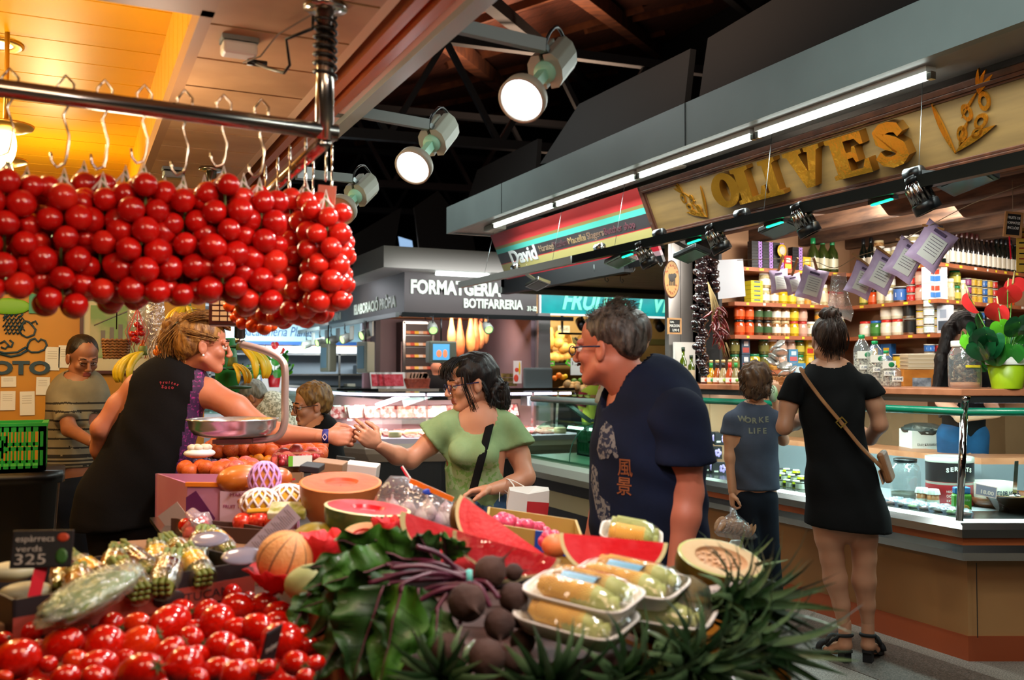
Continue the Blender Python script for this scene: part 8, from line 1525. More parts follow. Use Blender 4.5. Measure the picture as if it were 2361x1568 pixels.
# -- 4 woman in black dress
t=person('woman in a short black dress and heeled sandals seen from behind at the olive counter',(3.6,3.6,0));D=4.72;sk=skin('dress','#b07a5c','#bd886a');H=Head(P(1908,783,D),FWD+UP*-.05,UP,.98,False);nb=P(1910,858,D);body=Field(.009)
S=[P(1915,885,D),P(1918,950,D),P(1925,1020,D),P(1935,1110,D),P(1945,1180,D)];body.chain(S,[.145,.14,.12,.15,.16],n=FWD,fl=.66,k=.04);sA,sB=P(1835,885,D),P(1996,888,D);body.cone(sA,sB,.045,.045,k=.03);eA,eB=P(1808,985,D-.02),P(2028,980,D)
body.chain([sA,P(1818,935,D),eA,P(1835,975,D+.14),P(1865,945,D+.26)],[.046,.043,.037,.035,.024]);body.chain([sB,P(2018,935,D),eB,P(2005,1010,D+.12),P(1985,990,D+.24)],[.046,.043,.038,.035,.024])
for q,fx in(([(1905,1180),(1912,1240),(1918,1285),(1926,1335),(1940,1395),(1945,1440)],0),([(1985,1180),(1990,1240),(1993,1285),(1992,1340),(1998,1395),(2001,1436)],1)):body.chain([P(u,v,D)for u,v in q],[.085,.068,.056,.057,.040,.031],k=.02)
foot=Field(.006,.015);ft=[]
for u,tu_,si in((1948,1928,-1),(2001,2045,1)):
 hl=P(u,1462,D);hl.z=.085;toe=P(tu_,1492,D-.02)+FWD*.14;toe.z=.022;ft.append((hl,toe));foot.chain([P(u,1436,D),hl],[.031,.033]);foot.chain([hl+V((0,0,-.0)),hl.lerp(toe,.55)-Z*.004,toe],[.032,.033,.022],n=Z,fl=.75)
solid_from([body,H.field(nb,.05),foot],'body',sk,t)
dr=Field(.009,.035);dr.w=folds(.004,RT,38,4.);dr.chain([P(1915,890,D),P(1918,950,D),P(1925,1020,D),P(1940,1110,D),P(1955,1200,D),P(1958,1240,D)],[.153,.152,.142,.172,.20,.21],n=FWD,fl=.68,k=.04);dr.cone(sA,sB,.056,.056,k=.03);d1=Field(.009,.03).chain([sA,P(1820,925,D)],[.058,.063]).cut(P(1819,928,D),eA-sA);d2=Field(.009,.03).chain([sB,P(2014,912,D)],[.058,.062]).cut(P(2015,914,D),eB-sB);dr.cut(P(1958,1218,D),-UP-RT*.1);dr.ell(nb+UP*.05,[.085,.085,.06],sub=True);solid_from([dr,d1,d2],'black_dress',K_,t)
dh=hairm('brown','#1c100c','#3c2418');hr=Field(.005,.02);hr.ell(H.at(0,-.022,.04),[.080,.097,.080],H.M);hr.ell(H.at(0,-.06,.0),[.07,.05,.055],H.M);hr.ell(H.at(0,.09,-.03),[.07,.05,.08],H.M,sub=True)
for a in(-1,1):hr.ell(H.at(a*.085,.0,-.03),[.024,.03,.05],H.M,sub=True,k=.008)
hr.w=lumpy(.003,90);bn_=H.at(0,-.05,.125);hb=Field(.005,.02);hb.ell(bn_,[.05,.045,.035]);hb.w=lumpy(.007,120);solid_from([hr,hb],'hair',dh,t);strands('hair_strands',t,dh,[[H.at(a*.06,-.07,-.055),H.at(a*.05,-.112,.0),H.at(a*.03,-.11,.07),bn_]for a in(-1,-.5,0,.5,1)]+[[H.at(a*.03,-.075,-.05),H.at(a*.035,-.07,-.085)]for a in(-1,0,1)],200,.0014,7,.008,.003)
for i,(hl,toe)in enumerate(ft):
 d=(toe-hl);d.z=0;d.normalize();sd=V((-d.y,d.x,0));s_=thing('','','',hl)if 0 else None;mb=MB(frame(V((hl.x,hl.y,0)),-sd,d));mb.prism([(-.022,-.02),(.022,-.02),(.02,.03),(-.02,.03)],0,.052)
 M0=mb.M;mb.M=Matrix();rs=[]
 for u_,z,w_ in((-.03,.052,.022),(.03,.050,.026),(.1,.018,.030),(.17,.004,.034),(.22,.004,.022)):rs.append([hl+d*u_+sd*x+V((0,0,-hl.z+z+y))for x,y in((-w_,0),(w_,0),(w_,.014),(-w_,.014))])
 mb.rings(rs,0,False);
 mb.tube([hl+sd*.034*cos(a)+d*.036*sin(a)+Z*(.052-.004*sin(a))for a in[2*pi*j/16 for j in range(17)]],.009,8,caps=False);mb.tube([hl+sd*.036*cos(a)+d*.09+Z*(-.01+.04*sin(a))for a in[pi*j/8 for j in range(9)]],.010,8);mb.tube([hl+sd*.035*cos(a)+d*.155+Z*(-.058+.036*sin(a))for a in[pi*j/8 for j in range(9)]],.016,8)
 for sx in(-1,1):mb.tube([hl+sd*.034*sx+Z*.05+d*.0,hl+sd*.034*sx+d*.045+Z*.02,hl+sd*.036*sx+d*.09-Z*.02],.008,6)
 mb.build('sandal',mat('black_suede','#0c0b0d',.8),t)
lt=mat('tan_leather','#8a5a34',.5,col2='#7a4c2a',sc=12)
mb=MB();mb.tube(smooth([P(1850,850,D-.02),P(1852,862,D-.10),P(1890,915,D-.125),P(1940,975,D-.12),P(1985,1030,D-.12),P(2030,1075,D-.1),P(2050,1100,D-.05)]),.016,8,flat=RT-UP*.6);mb.build('bag_strap',lt,t)
mb=MB(frame(P(1940,974,D-.14),RT-UP*1.1,RT+UP));
for a,b,c,d in((-.02,-.022,.02,-.017),(-.02,.017,.02,.022),(-.02,-.022,-.015,.022),(.015,-.022,.02,.022)):mb.box(a,b,-.003,c,d,.003)
mb.build('strap_buckle',mat('brass_ring'),t)
t=thing('shoulder_bag','flat tan leather bag on the black dress woman\'s right hip','bag',P(2045,1085,D));mb=MB(frame(P(2043,1075,D-.02),FWD*.8+RT*.4,UP+RT*-.35));mb.box(-.09,-.075,-.018,.09,.075,.018);mb.build('bag_body',lt,t,bevel=.012);mb=MB(frame(P(2040,1078,D-.02),FWD*.8+RT*.4,UP+RT*-.35));mb.box(-.092,-.07,-.026,.092,.0,-.019);mb.build('flap',mat('pale_leather','#b98a6a',.5),t,bevel=.006)
# -- 5 child
t=person('child in a grey T-shirt lettered WORKE LIFE seen from behind, holding bags',(3.3,4.6,0));D=5.4;sk=skin('child','#b9805e','#c48e6c');H=Head(P(1742,880,D),FWD+RT*.25,UP,.93,False);nb=P(1745,935,D);body=Field(.009);S=[P(1738,965,D),P(1738,1020,D),P(1742,1080,D),P(1742,1130,D)];body.chain(S,[.115,.115,.105,.12],n=FWD,fl=.65,k=.035)
sA,sB=P(1688,968,D),P(1786,968,D);body.cone(sA,sB,.036,k=.03);eA,wA=P(1683,1055,D-.01),P(1688,1135,D-.03);body.chain([sA,P(1683,1010,D),eA,wA],[.038,.036,.030,.022]);eB=P(1806,1015,D+.1);body.chain([sB,eB,P(1786,915,D+.12)],[.038,.03,.022])
LG=[(P(1722,1150,D),P(1738,1270,D),P(1752,1415,D)),(P(1762,1150,D),P(1772,1270,D),P(1788,1415,D))]
for q in LG:body.chain(list(q),[.07,.045,.032],k=.02)
hf=Field(.0045,.012);hand(hf,wA,-UP,RT*-1,-FWD,.8,(.9,1,1,1));hf2=Field(.0045,.012);hand(hf2,P(1786,915,D+.12),UP,-FWD*.5+RT,-RT,.8,(.8,.9,.9,.9));solid_from([body,H.field(nb,.042),hf,hf2],'body',sk,t)
sh=Field(.009,.03);sh.w=folds(.004,RT+UP*.5,50,5.);sh.chain([P(1738,970,D),P(1738,1020,D),P(1742,1080,D),P(1744,1140,D)],[.125,.128,.125,.135],n=FWD,fl=.7,k=.035);sh.cone(sA,sB,.044,k=.03);sh.chain([sA,P(1682,1000,D)],[.048,.055]);sh.cut(P(1682,1002,D),-UP-RT*.1,.08);sh.chain([sB,P(1797,995,D+.04)],[.048,.052]);sh.cut(P(1799,1002,D+.05),-UP+RT*.3,.07);sh.cut(P(1742,1128,D),-UP);sh.ell(nb+UP*.035,[.062,.062,.045],sub=True)
shirt=solid_from([sh],'grey_tshirt',cloth('slate_tee','#474d5c','#3e4452',8),t)
for i,(s,u,v)in enumerate(((('W'),1730,972),('O',1743,975),('R',1757,976),('K',1773,974),('E',1787,973),('L',1748,1000),('I',1757,1000),('F',1767,1000),('E',1781,1000))):lay(shirt,s,frame(P(u,v+6,D-.25),RT,UP),.030,mat('cream_print','#a8a68e',.8),t,.5,bold=.05)
solid_from([Field(.009,.02).chain(list(LG[0]),[.078,.062,.056]).chain(list(LG[1]),[.078,.062,.056]).cone(P(1742,1125,D),P(1742,1155,D),.11,.115,n=FWD,fl=.7).cut(P(1742,1117,D),UP)],'jeans',JN,t)
hr=Field(.005,.02);ch_=hairm('curly','#38241a','#5e4028');hr.ell(H.at(0,-.02,.035),[.088,.104,.086],H.M);hr.ell(H.at(0,-.05,-.035),[.080,.06,.07],H.M);hr.w=lumpy(.009,75);solid_from([hr],'hair',ch_,t);gd=[]
random.seed(4)
for i in range(40):a=random.uniform(-1,1);z=random.uniform(-.05,.08);gd.append([H.at(a*.08,-.08+.04*abs(a),z),H.at(a*.095,-.115+.05*abs(a),z-.02),H.at(a*.09,-.10+.05*abs(a),z-.045)])
strands('hair_strands',t,ch_,gd,300,.0018,8,.008,.010);mb=MB()
for q in LG:mb.M=Matrix.Translation((q[2].x,q[2].y,0));mb.ball((0,.04,.035),(.04,.11,.038),14,8)
mb.build('shoes',mat('beige_shoe','#a88a70',.6),t)
mb=MB();c=P(1782,908,D+.06);mb.ball(c,(.028,.03,.05),14,10);tag(mb.build('toy',mat('toy_pale','#c8d0b8',.5,col2='#6fae3a',sc=8)),'pale green and white toy the child holds beside its cheek','toy')
t=thing('bag_of_bread','tied clear bag of sliced brown bread hanging from the child\'s hand','bag of bread',P(1695,1240,D));c=P(1695,1215,D-.05)
for i in range(9):mb=MB(Matrix.Translation(c+RT*(-.085+.021*i)-UP*(.012*(i-4)*.3))@Matrix.Rotation(.5,4,'Y'));mb.ball((0,0,0),(.009,.05,.05),12,8);mb.build('bread_slice',mat('bread_brown','#8a6040',.8,col2='#a87c58',sc=40),t)
sheetbag([(1684,1170),(1694,1170),(1700,1185),(1725,1205),(1747,1238),(1740,1244),(1700,1244),(1655,1236),(1647,1228),(1662,1200),(1684,1184)],D-.05,parent=t,m=clr,bulge=.055,nm='bag_film')
t=thing('white_carrier_bag','thin white plastic carrier hanging below the bread bag','bag',P(1700,1290,D));sheetbag([(1686,1245),(1712,1245),(1722,1265),(1732,1292),(1700,1300),(1664,1290),(1676,1262)],D,parent=t,m=film('white_bag_film','#eef4f0',.2,.2,1,.45,60),bulge=.04,nm='bag_body')
# -- 6-8 smaller figures: woman in glasses, old man, man in striped shirt
def simple(label,head,f,up,s_,nb_,spine,rad,fn_,sh_,arms,legs,skn,topm,legm,topcut,sleeve=.45,hair=None,male=False,specs_=None,h=.010,stripes=None,topname='top',hm2=None):
 t=person(label,V((P(*spine[-1]).x,P(*spine[-1]).y,0)));H=Head(P(*head),f,up,s_,male);nb=P(*nb_);b=Field(h);S=[P(*q)for q in spine];b.chain(S,rad,n=fn_,fl=.7,k=.04);A,B=P(*sh_[0]),P(*sh_[1]);b.cone(A,B,.045,k=.03)
 tp=Field(h,.03);tp.w=folds(.004,RT+UP*.4,45,s_*9);tp.chain(S,[r+.012 for r in rad],n=fn_,fl=.74,k=.04);tp.cone(A,B,.056,k=.03);hs=[]
 for i,arm in enumerate(arms):
  q=[P(*a)for a in arm];b.chain([(A,B)[i]]+q,[.046,.038,.026][:len(q)+1]);e=(A,B)[i].lerp(q[0],sleeve*1.8);tp.chain([(A,B)[i],e],[.058,.062]);tp.cut((A,B)[i].lerp(q[0],sleeve*1.7),q[0]-(A,B)[i],.10)
  if len(q)>1:hh=Field(.0045,.012);hand(hh,q[-1],q[-1]-q[-2],-FWD+UP*.3,UP,.9,(.6,.7,.8,.8));hs.append(hh)
 L=[]
 if legs:
  for q in legs:L.append([P(*a)for a in q]);b.chain(L[-1],[.085,.055,.04][:len(q)],k=.03)
 solid_from([b,H.field(nb,.052 if not male else.058,.0045)]+hs,'body',[skn,lipm],t,H.lips);H.eyes(t,.003 if specs_ else.0065)
 if specs_:H.specs(t,specs_,.022,True)
 tp.cut(P(*topcut),-UP);tp.ell(nb+UP*.03-FWD*.03,[.07,.07,.05],sub=True);solid_from([tp],topname,topm,t,stripes)
 if L:
  pf=Field(.011,.03)
  for q in L:pf.chain(q,[.1,.07,.055][:len(q)],k=.03)
  pf.cone(S[-1],S[-1]-UP*.05,rad[-1]+.008,n=fn_,fl=.74);pf.cut(P(*topcut)+UP*.02,UP);solid_from([pf],'trousers',legm,t)
  mb=MB()
  for q in L:mb.M=Matrix.Translation((q[-1].x,q[-1].y,0));mb.ball((0,0,.04),(.05,.11,.04),12,8)
  mb.build('shoes',BLACK,t)
 hr=Field(.006,.02);k=s_;r=hair;hr.ell(H.at(0,-.026,.044),[.083*k*r[0],.099*k*r[0],.082*k*r[0]],H.M);hr.ell(H.at(0,-.065,.0),[.075*k*r[0],.055*k*r[0],.07*k],H.M);hr.ell(H.at(0,.09,-.02+r[1]),[.08,.05,.08],H.M,sub=True,k=.01);hr.ell(H.at(0,.085,-.055),[.1,.085,.08],H.M,sub=True,k=.01)
 for a in(-1,1):hr.ell(H.at(a*.088,.004,-.03),[.025,.026,.05],H.M,sub=True,k=.008)
 hr.w=lumpy(r[2],95);solid_from([hr],'hair',hm2,t);return t,H
t,H=simple('woman with round glasses and clipped fair hair in a black top behind the peaches',(716,933,5.1),-RT*.84-FWD*.52-UP*.12,UP,.97,(728,985,5.1),[(735,1010,5.1),(738,1070,5.1),(740,1140,5.1)],[.13,.135,.14],-RT*.6-FWD*.8,[(690,1010,5.05),(765,1005,5.15)],[[(722,1060,4.95),(690,1040,4.85)],[(772,1075,5.2)]],[[(725,1200,5.1),(725,1340,5.1),(725,1465,5.1)],[(750,1200,5.1),(750,1340,5.1),(750,1465,5.1)]],skin('glasses','#b97a5a','#c68a6a'),K_,K_,(738,1130,5.1),.25,(1.05,.02,.005),False,mat('glasses_tortoise','#3a1c18',.3),hm2=hairm('fair','#5a3c22','#94703c'),topname='black_top')
mb=MB();mb.ball(P(757,912,5.15),(.02,.02,.035),12,8);mb.build('hair_clip',mat('clip_maroon','#3a0f18',.3),t)
simple('older man in a checked pale shirt bending down at the far counter',(580,917,6.6),-RT*.8-FWD*.1-UP*.55,UP*.85-RT*.5,1.0,(610,935,6.6),[(640,955,6.6),(660,1000,6.6),(668,1060,6.6)],[.16,.165,.16],-RT*.7-UP*.4-FWD*.3,[(610,950,6.5),(665,950,6.75)],[[(605,1020,6.4),(590,1050,6.3)],[(685,1010,6.8)]],[[(660,1100,6.6),(660,1240,6.6),(660,1330,6.6)],[(685,1100,6.6),(685,1240,6.6),(685,1330,6.6)]],skin('old','#a8694c','#b87a5c'),mat('checked_shirt','#d8d4c0',.8,col2='#96937e',sc=60,lo=.48,hi=.52),JN,(668,1060,6.6),.5,(.97,.05,.002),True,None,hm2=hairm('grey','#5c5a54','#8c8a82'),topname='checked_shirt')
zs=P(180,905,5.2).z
t,H=simple('dark-haired man in a grey striped T-shirt looking down beside the yellow wall',(192,824,5.2),RT*.62-FWD*.66-UP*.32,UP,1.0,(185,880,5.2),[(182,915,5.2),(178,990,5.2),(175,1060,5.2),(178,1120,5.2)],[.15,.15,.15,.145],RT*.5-FWD*.85,[(142,912,5.15),(222,905,5.3)],[[(160,990,5.0),(212,1020,4.85)],[(238,985,5.2)]],[[(165,1130,5.2),(168,1280,5.2),(170,1440,5.2)],[(200,1130,5.2),(205,1280,5.2),(210,1440,5.2)]],skin('striped','#86523a','#955f44'),[cloth('stripe_grey','#857c66','#786f5c'),cloth('stripe_dark','#2e2a26')],JN,(178,1073,5.2),.45,(.95,.03,.0015),True,None,hm2=hairm('short_black','#100c0a','#1c1613'),topname='striped_tshirt',stripes=lambda c:((np.mod(zs-c[:,2],.048)<.010)&(c[:,2]<zs-.03))|((c[:,2]<zs-.32)&(np.mod(zs-c[:,2],.024)<.012)))
# -- partly hidden people: pale T-shirt behind the man in navy, olive shop assistant, two stall holders
gw=cloth('pale_tee','#b8b6ae','#a8a69e')
t=person('person in a pale grey T-shirt mostly hidden behind the man in navy',(2.6,4.0,0));D=4.4;b=Field(.009);b.chain([P(1402,900,D),P(1408,980,D),P(1420,1070,D-.1)],[.046,.038,.03]);b.chain([P(1450,900,D),P(1450,1000,D),P(1455,1100,D)],[.13,.13,.14],n=FWD,fl=.65);b.cone(P(1450,830,D),P(1450,880,D),.05);b.ell(P(1458,770,D),[.08,.1,.11])
for u in(1440,1475):b.chain([P(u,1130,D),P(u,1330,D),P(u,1520,D)],[.085,.055,.04])
solid_from([b],'body',skin('hidden','#a8714e','#b47e5c'),t);tp=Field(.009,.03);tp.chain([P(1450,905,D),P(1450,1000,D),P(1455,1100,D)],[.14,.14,.15],n=FWD,fl=.7);tp.chain([P(1425,893,D),P(1404,930,D)],[.06,.066]);tp.cut(P(1404,933,D),-UP-RT*.1,.1);tp.cut(P(1450,1090,D),-UP);tp.ell(P(1450,868,D),[.06,.06,.05],sub=True);solid_from([tp],'pale_tshirt',gw,t)
solid_from([Field(.01,.03).chain([P(1437,1100,D),P(1438,1330,D),P(1440,1520,D)],[.11,.08,.06]).chain([P(1475,1100,D),P(1475,1330,D),P(1475,1520,D)],[.11,.08,.06])],'trousers',gw,t)
mb=MB();mb.ball(P(1458,765,D),(.088,.105,.11),16,12);mb.build('hair',MATS['hair_brown'],t)
t=person('shop assistant with a long dark ponytail and black T-shirt behind the potted plant',(5.0,4.4,0));D=5.75;H=Head(P(2232,765,D),-FWD*.5+RT*.75-UP*.45,UP,.95,False);nb=P(2222,830,D+.02);b=Field(.009);b.chain([P(2222,860,D),P(2222,930,D),P(2222,1000,D),P(2220,1050,D)],[.12,.12,.11,.13],n=FWD,fl=.7);b.chain([P(2183,862,D),P(2172,925,D-.05),P(2215,960,D-.3),P(2300,955,D-.35)],[.04,.036,.034,.022]);b.chain([P(2262,862,D),P(2285,930,D-.1),P(2300,950,D-.3)],[.04,.034,.022])
for u in(2200,2240):b.chain([P(u,1060,D),P(u,1220,D),P(u,1370,D)],[.075,.05,.04])
solid_from([b,H.field(nb,.048,.0045)],'body',[skin('assistant','#b98466','#c49272'),lipm],t,H.lips);H.eyes(t);tp=Field(.009,.03);tp.chain([P(2222,862,D),P(2222,930,D),P(2222,1000,D)],[.13,.13,.125],n=FWD,fl=.75);tp.chain([P(2183,862,D),P(2174,915,D-.04)],[.052,.055]);tp.cut(P(2173,918,D-.05),-UP,.09);tp.cone(P(2262,862,D),P(2278,910,D-.05),.052);tp.cut(P(2222,1010,D),-UP);tp.ell(nb+UP*.03,[.06,.06,.05],sub=True);solid_from([tp],'black_tshirt',K_,t)
solid_from([Field(.01,.03).chain([P(2200,1005,D),P(2200,1220,D),P(2200,1370,D)],[.10,.07,.055]).chain([P(2240,1005,D),P(2240,1220,D),P(2240,1370,D)],[.10,.07,.055])],'jeans',cloth('jeans_blue','#1d4a70','#173c5c'),t)
hr=Field(.006,.02);hr.ell(H.at(0,-.024,.04),[.082,.098,.082],H.M);hr.ell(H.at(0,.09,-.04),[.075,.05,.09],H.M,sub=True);hr.chain([H.at(0,-.10,.06),P(2190,760,D),P(2170,830,D-.02),P(2160,900,D-.03),P(2168,960,D-.04)],[.03,.042,.036,.028,.01]);hr.w=lumpy(.002,120);solid_from([hr],'hair',bh,t)
for lab,c,D,tc,ss in(('cheese stall holder in black with back turned behind the counter',(1006,880),12.9,K_,1),('vegetable stall holder in a lime apron over a dark red top',(1372,905),12.4,cloth('lime_apron','#8a9a2c'),1)):
 t=person(lab,V((P(*c,D).x,P(*c,D).y,0)));u,v=c;b=Field(.014);b.chain([P(u,v+10,D),P(u,v+60,D),P(u,v+130,D)],[.15,.15,.12],n=FWD,fl=.65);b.cone(P(u,v-12,D),P(u,v-26,D),.055);b.ell(P(u,v-36,D),[.078,.09,.11]);b.chain([P(u-22,v+4,D),P(u-30,v+40,D)],[.05,.04]);b.chain([P(u+22,v+4,D),P(u+30,v+40,D)],[.05,.04])
 for s in(-14,14):b.cone(P(u+s,v+120,D),V((P(u+s,v,D).x,P(u+s,v,D).y,.05)),.09,.05)
 solid_from([b],'body',MATS['skin_old'],t);tp=Field(.014);tp.chain([P(u,v+10,D),P(u,v+60,D),P(u,v+130,D)],[.17,.17,.15],n=FWD,fl=.72);tp.cone(P(u-20,v+2,D),P(u+20,v+2,D),.065);tp.cone(P(u-22,v+4,D),P(u-29,v+30,D),.065);solid_from([tp],'top',tc,t);mb=MB();mb.ball(P(u,v-42,D+.02),(.09,.1,.1),14,10);mb.build('hair',bh,t)
 if 'lime' in lab:mb=MB();mb.tube([P(u-24,v+2,D-.02),P(u-32,v+32,D-.05)],[.08,.07],12);mb.build('sleeve',cloth('dark_red','#6a1420'),t)
# -- goods on and in the olive counter, and things hung in the shop
def Q(a,w,z=0):return V((4.0+.905*a+.426*w,3.28-.426*a+.905*w,z))
def TOP(u,x=4.22):p=PX(u,890,x);p.z=1.371;return p
for i,(u,b_,n_,l_,d_)in enumerate(((1626,'#4a0d18','#d8281e','#e8642a','dark red, with a red neck'),(1640,'#c99a1a','#1a8a3c','#2fa05a','yellow, with a green neck'),(1654,'#a8501a','#1c1a18','#e0ddd0','brown-orange, with a striped black neck'),(1668,'#a8946a','#1c1a18','#a8c84a','clear, with a striped black neck'),(1683,'#b8481c','#d8281e','#d8303a','orange, with a red neck'),(1697,'#8a7a52','#1a8a3c','#6a9a3a','clear, with a green neck'))):
 p=TOP(u);t=thing('sauce_bottle','small sauce bottle %s, on the counter end'%d_,'bottle',p,'small sauce bottles on the counter');M=Matrix.Translation(p);mb=MB(M);mb.lathe([(.028,0),(.031,.006),(.031,.05),(.024,.085),(.012,.115),(.011,.15)],20);mb.build('glass_body',mat('sb_'+b_[1:],b_,.06,coat=1),t)
 mb=MB(M);mb.lathe([(.0125,.115),(.013,.152)],16);mb.build('neck_sleeve',mat('sn_'+n_[1:],n_,.4),t);mb=MB(M);mb.lathe([(.0135,.152),(.015,.155),(.015,.17),(.013,.172)],16);mb.build('gold_cap',mat('gold_cap','#c9b27a',.3,.6),t)
 mb=MB(M);mb.lathe([(.0315,.012),(.0315,.045)],20,caps=False);mb.build('white_label',PAPER,t);mb=MB();q=p-FWD*.032+Z*.028;mb.ball(q,(.012,.012,.012),12,8);mb.build('label_dot',mat('sd_'+l_[1:],l_,.5),t)
p=PX(1572,892,4.18);mb=MB();mb.box(4.09,5.83,1.371,4.27,5.86,1.68);tag(mb.build('white_board',WHITE),'white board standing behind the two green oil bottles','board')
for i,(x,y,h)in enumerate(((4.11,5.76,.27),(4.16,5.73,.21))):
 t=thing('oil_bottle',('taller','shorter')[i]+' square green oil bottle with cream label in front of the steel pillar','bottle',(x,y,1.371));M=Matrix.Translation((x,y,1.371));mb=MB(M);mb.lathe([(.024,0),(.026,.004),(.026,h*.62),(.012,h*.72),(.011,h*.9)],16);mb.build('green_glass',mat('oil_green','#4a5a0c',.08,coat=1),t)
 mb=MB(M);mb.lathe([(.013,h*.88),(.014,h),(.012,h)],12);mb.build('cap',mat('dark_cap','#16301c',.4),t);mb=MB(M);mb.lathe([(.0266,h*.08),(.0266,h*.48)],16,caps=False);mb.build('label',mat('cream_label','#cfc4a4',.6),t)
for i,(u,h,r,pr)in enumerate(((1988,.30,.047,'1,00€'),(2018,.262,.047,'0,80€'),(2044,.205,.040,'0,70€'),(2064,.12,.034,'0,50€'))):
 p=TOP(u,4.2+.02*i);t=thing('nut_bottle',('tallest','second','third','smallest')[i]+' clear bottle of seeds with a %s price, right of the black dress'%pr,'bottle',p,'clear bottles of seeds');M=Matrix.Translation(p)
 mb=MB(M);mb.lathe([(r*.92,0),(r,.008),(r,h*.72),(r*.8,h*.82),(r*.32,h*.93),(r*.30,h*.96)],28,caps=False);mb.build('clear_bottle',film('clear_pet','#eef2f2',.25,.06,.3,.10),t)
 mb=MB(M);mb.lathe([(0,.003),(r*.9,.004),(r*.93,.01),(r*.93,h*(.66 if i<3 else.3)),(0,h*(.68 if i<3 else.32))],24,caps=False);mb.build('seeds',mat('mixed_seeds','#5a4638',.6,col2='#b8a890',sc=90,lo=.45,hi=.55),t)
 mb=MB(M);mb.lathe([(r*.36,h*.93),(r*.38,h),(r*.34,h+.002)],18);mb.build('cap',mat('cap_green','#14a05a',.35)if i<3 else DSTEEL,t);a=p-FWD*(r+.003)
 if i<3:mb=MB(frame(a+Z*h*.62,RT,UP));mb.box(-r*.95,-.022,0,r*.95,.022,.001);mb.build('paper_label',PAPER,t);mb=MB(frame(a+Z*h*.62+RT*r*.3-FWD*.002,RT,UP));mb.ball((0,0,0),(.018,.016,.0012),14,5);mb.build('green_mark',mat('mark_green','#0e7a44',.5),t)
 mb=MB(frame(a+Z*(h*.38)-FWD*.002,RT,UP));mb.box(-.032,-.014,0,.03,.014,.001);mb.build('price_paper',PAPER,t);txt(pr,frame(a+Z*(h*.38-.006)-FWD*.0045,RT,UP),.013,mat('ink_blue','#2a3a6a',.6),t,width=.05,ext=.0003,shear=.2)
p=TOP(2225,4.15);t=thing('mushroom_jar','large clear jar of dried mushrooms with white lid on the wooden counter','jar',p);M=Matrix.Translation(p);r=.078
mb=MB(M);mb.lathe([(r*.9,0),(r,.012),(r*1.02,.10),(r,.17),(r*.76,.205),(r*.75,.22)],36,caps=False);mb.build('clear_jar',film('clear_pet'),t);mb=MB(M);mb.lathe([(r*.8,.212),(r*.82,.214),(r*.82,.24),(r*.78,.243)],36);mb.build('lid',WHITE,t)
mb=MB(M);mb.lathe([(0,.004),(r*.86,.005),(r*.9,.03),(0,.035)],24,caps=False);mb.build('crumb_layer',mat('mushroom_dust','#b07048',.8),t);mm_=[mat('mushroom_dry','#b39a78',.8,col2='#6a4c34',sc=50),mat('mushroom_dark','#6a4c34',.8,col2='#3a281c',sc=50)];random.seed(3)
for i in range(90):
 a=random.uniform(0,6.3);q=r*.82*sqrt(random.random());z=random.uniform(.035,.19);q*=1 if z<.16 else.75;MM=Matrix.Translation(p+V((cos(a)*q,sin(a)*q,z)))@Matrix.Rotation(random.uniform(0,6),4,V((random.random()-.5,random.random()-.5,random.random()-.5)));mb=MB(MM);mb.ball((0,0,0),(.016,.009,.003),10,6,fn=lambda p_:1+.5*noise.noise(p_*2+V((i,0,0))));mb.build('mushroom_slice',mm_[i%3==0],t)
mb=MB(frame(p+Z*.115-FWD*(r+.004),RT,UP));mb.box(-.035,-.006,0,.04,.006,.001);mb.build('yellow_label',mat('yellow_ticket'),t)
p=TOP(2322,4.28);p.z=1.371;lp=mat('lime_pot','#a3c41a',.35);t=pot(p,.155,.098,lp,38,[(2.6,.17,.30),(4.0,.05,.33),(.2,.08,.38),(5.0,.1,.22),(3.4,.08,.24)],'lush anthurium with red spathes in a lime green pot at the right edge',31,.095,.24,5,up=.24)
mb=MB(Matrix.Translation(p));mb.lathe([(.0985,.120),(.1,.158),(.097,.158)],28,caps=False);mb.build('white_rim',WHITE,t)
p=TOP(1803,4.25);basket(p,.20,.16,.055,'low wicker basket on the counter between child and black dress',mat('wicker_pale','#a8743c',.6,col2='#8a5a2a',sc=40));random.seed(7)
for i in range(8):c=p+V((random.uniform(-.08,.08),random.uniform(-.08,.08),.07+.028*i));mb=MB(Matrix.Translation(c)@Matrix.Rotation(i*1.1,4,'Z')@Matrix.Rotation(.8,4,'X'));mb.ball((0,0,0),(.05,.014,.038),14,10,fn=lambda q:1+.25*noise.noise(q*3+V((i,0,0))));tag(mb.build('cellophane_pack',mat('crinkled_silver','#b8b8b2',.15,.6,bump=1,bsc=60)),'shiny cellophane pack heaped in the low wicker basket, %s from the bottom'%nth(i),'pack','shiny packs in the basket')
for i,(u,z,s)in enumerate(((1838,0,1.25),(1828,.125,.8),(1862,0,.9))):q=TOP(u,4.45);put('carton',('#4a86a8','#c85a5a','#c8d8dc'),(q.x,q.y,1.371+z*1.18),-.44,('large','small upper','right-hand')[i]+' blue tin box with figures behind the black dress shoulder','blue tin boxes on the counter',s)
q=P(2126,892,6.3);t=thing('drawer_box','orange wooden drawer box with a grey photo on its front behind the counter','drawer box',q);mb=MB(frame(q,RT,UP));mb.box(-.12,-.01,-.15,.12,.115,0);mb.build('box',wood('orange_wood','#c07a2c','#a86420',3,(1,6,6)),t);mb=MB(frame(q,RT,UP));mb.box(-.065,0,.001,.06,.06,.004);mb.build('photo',mat('grey_photo','#5a6068',.5,col2='#a8b0b8',sc=20),t)
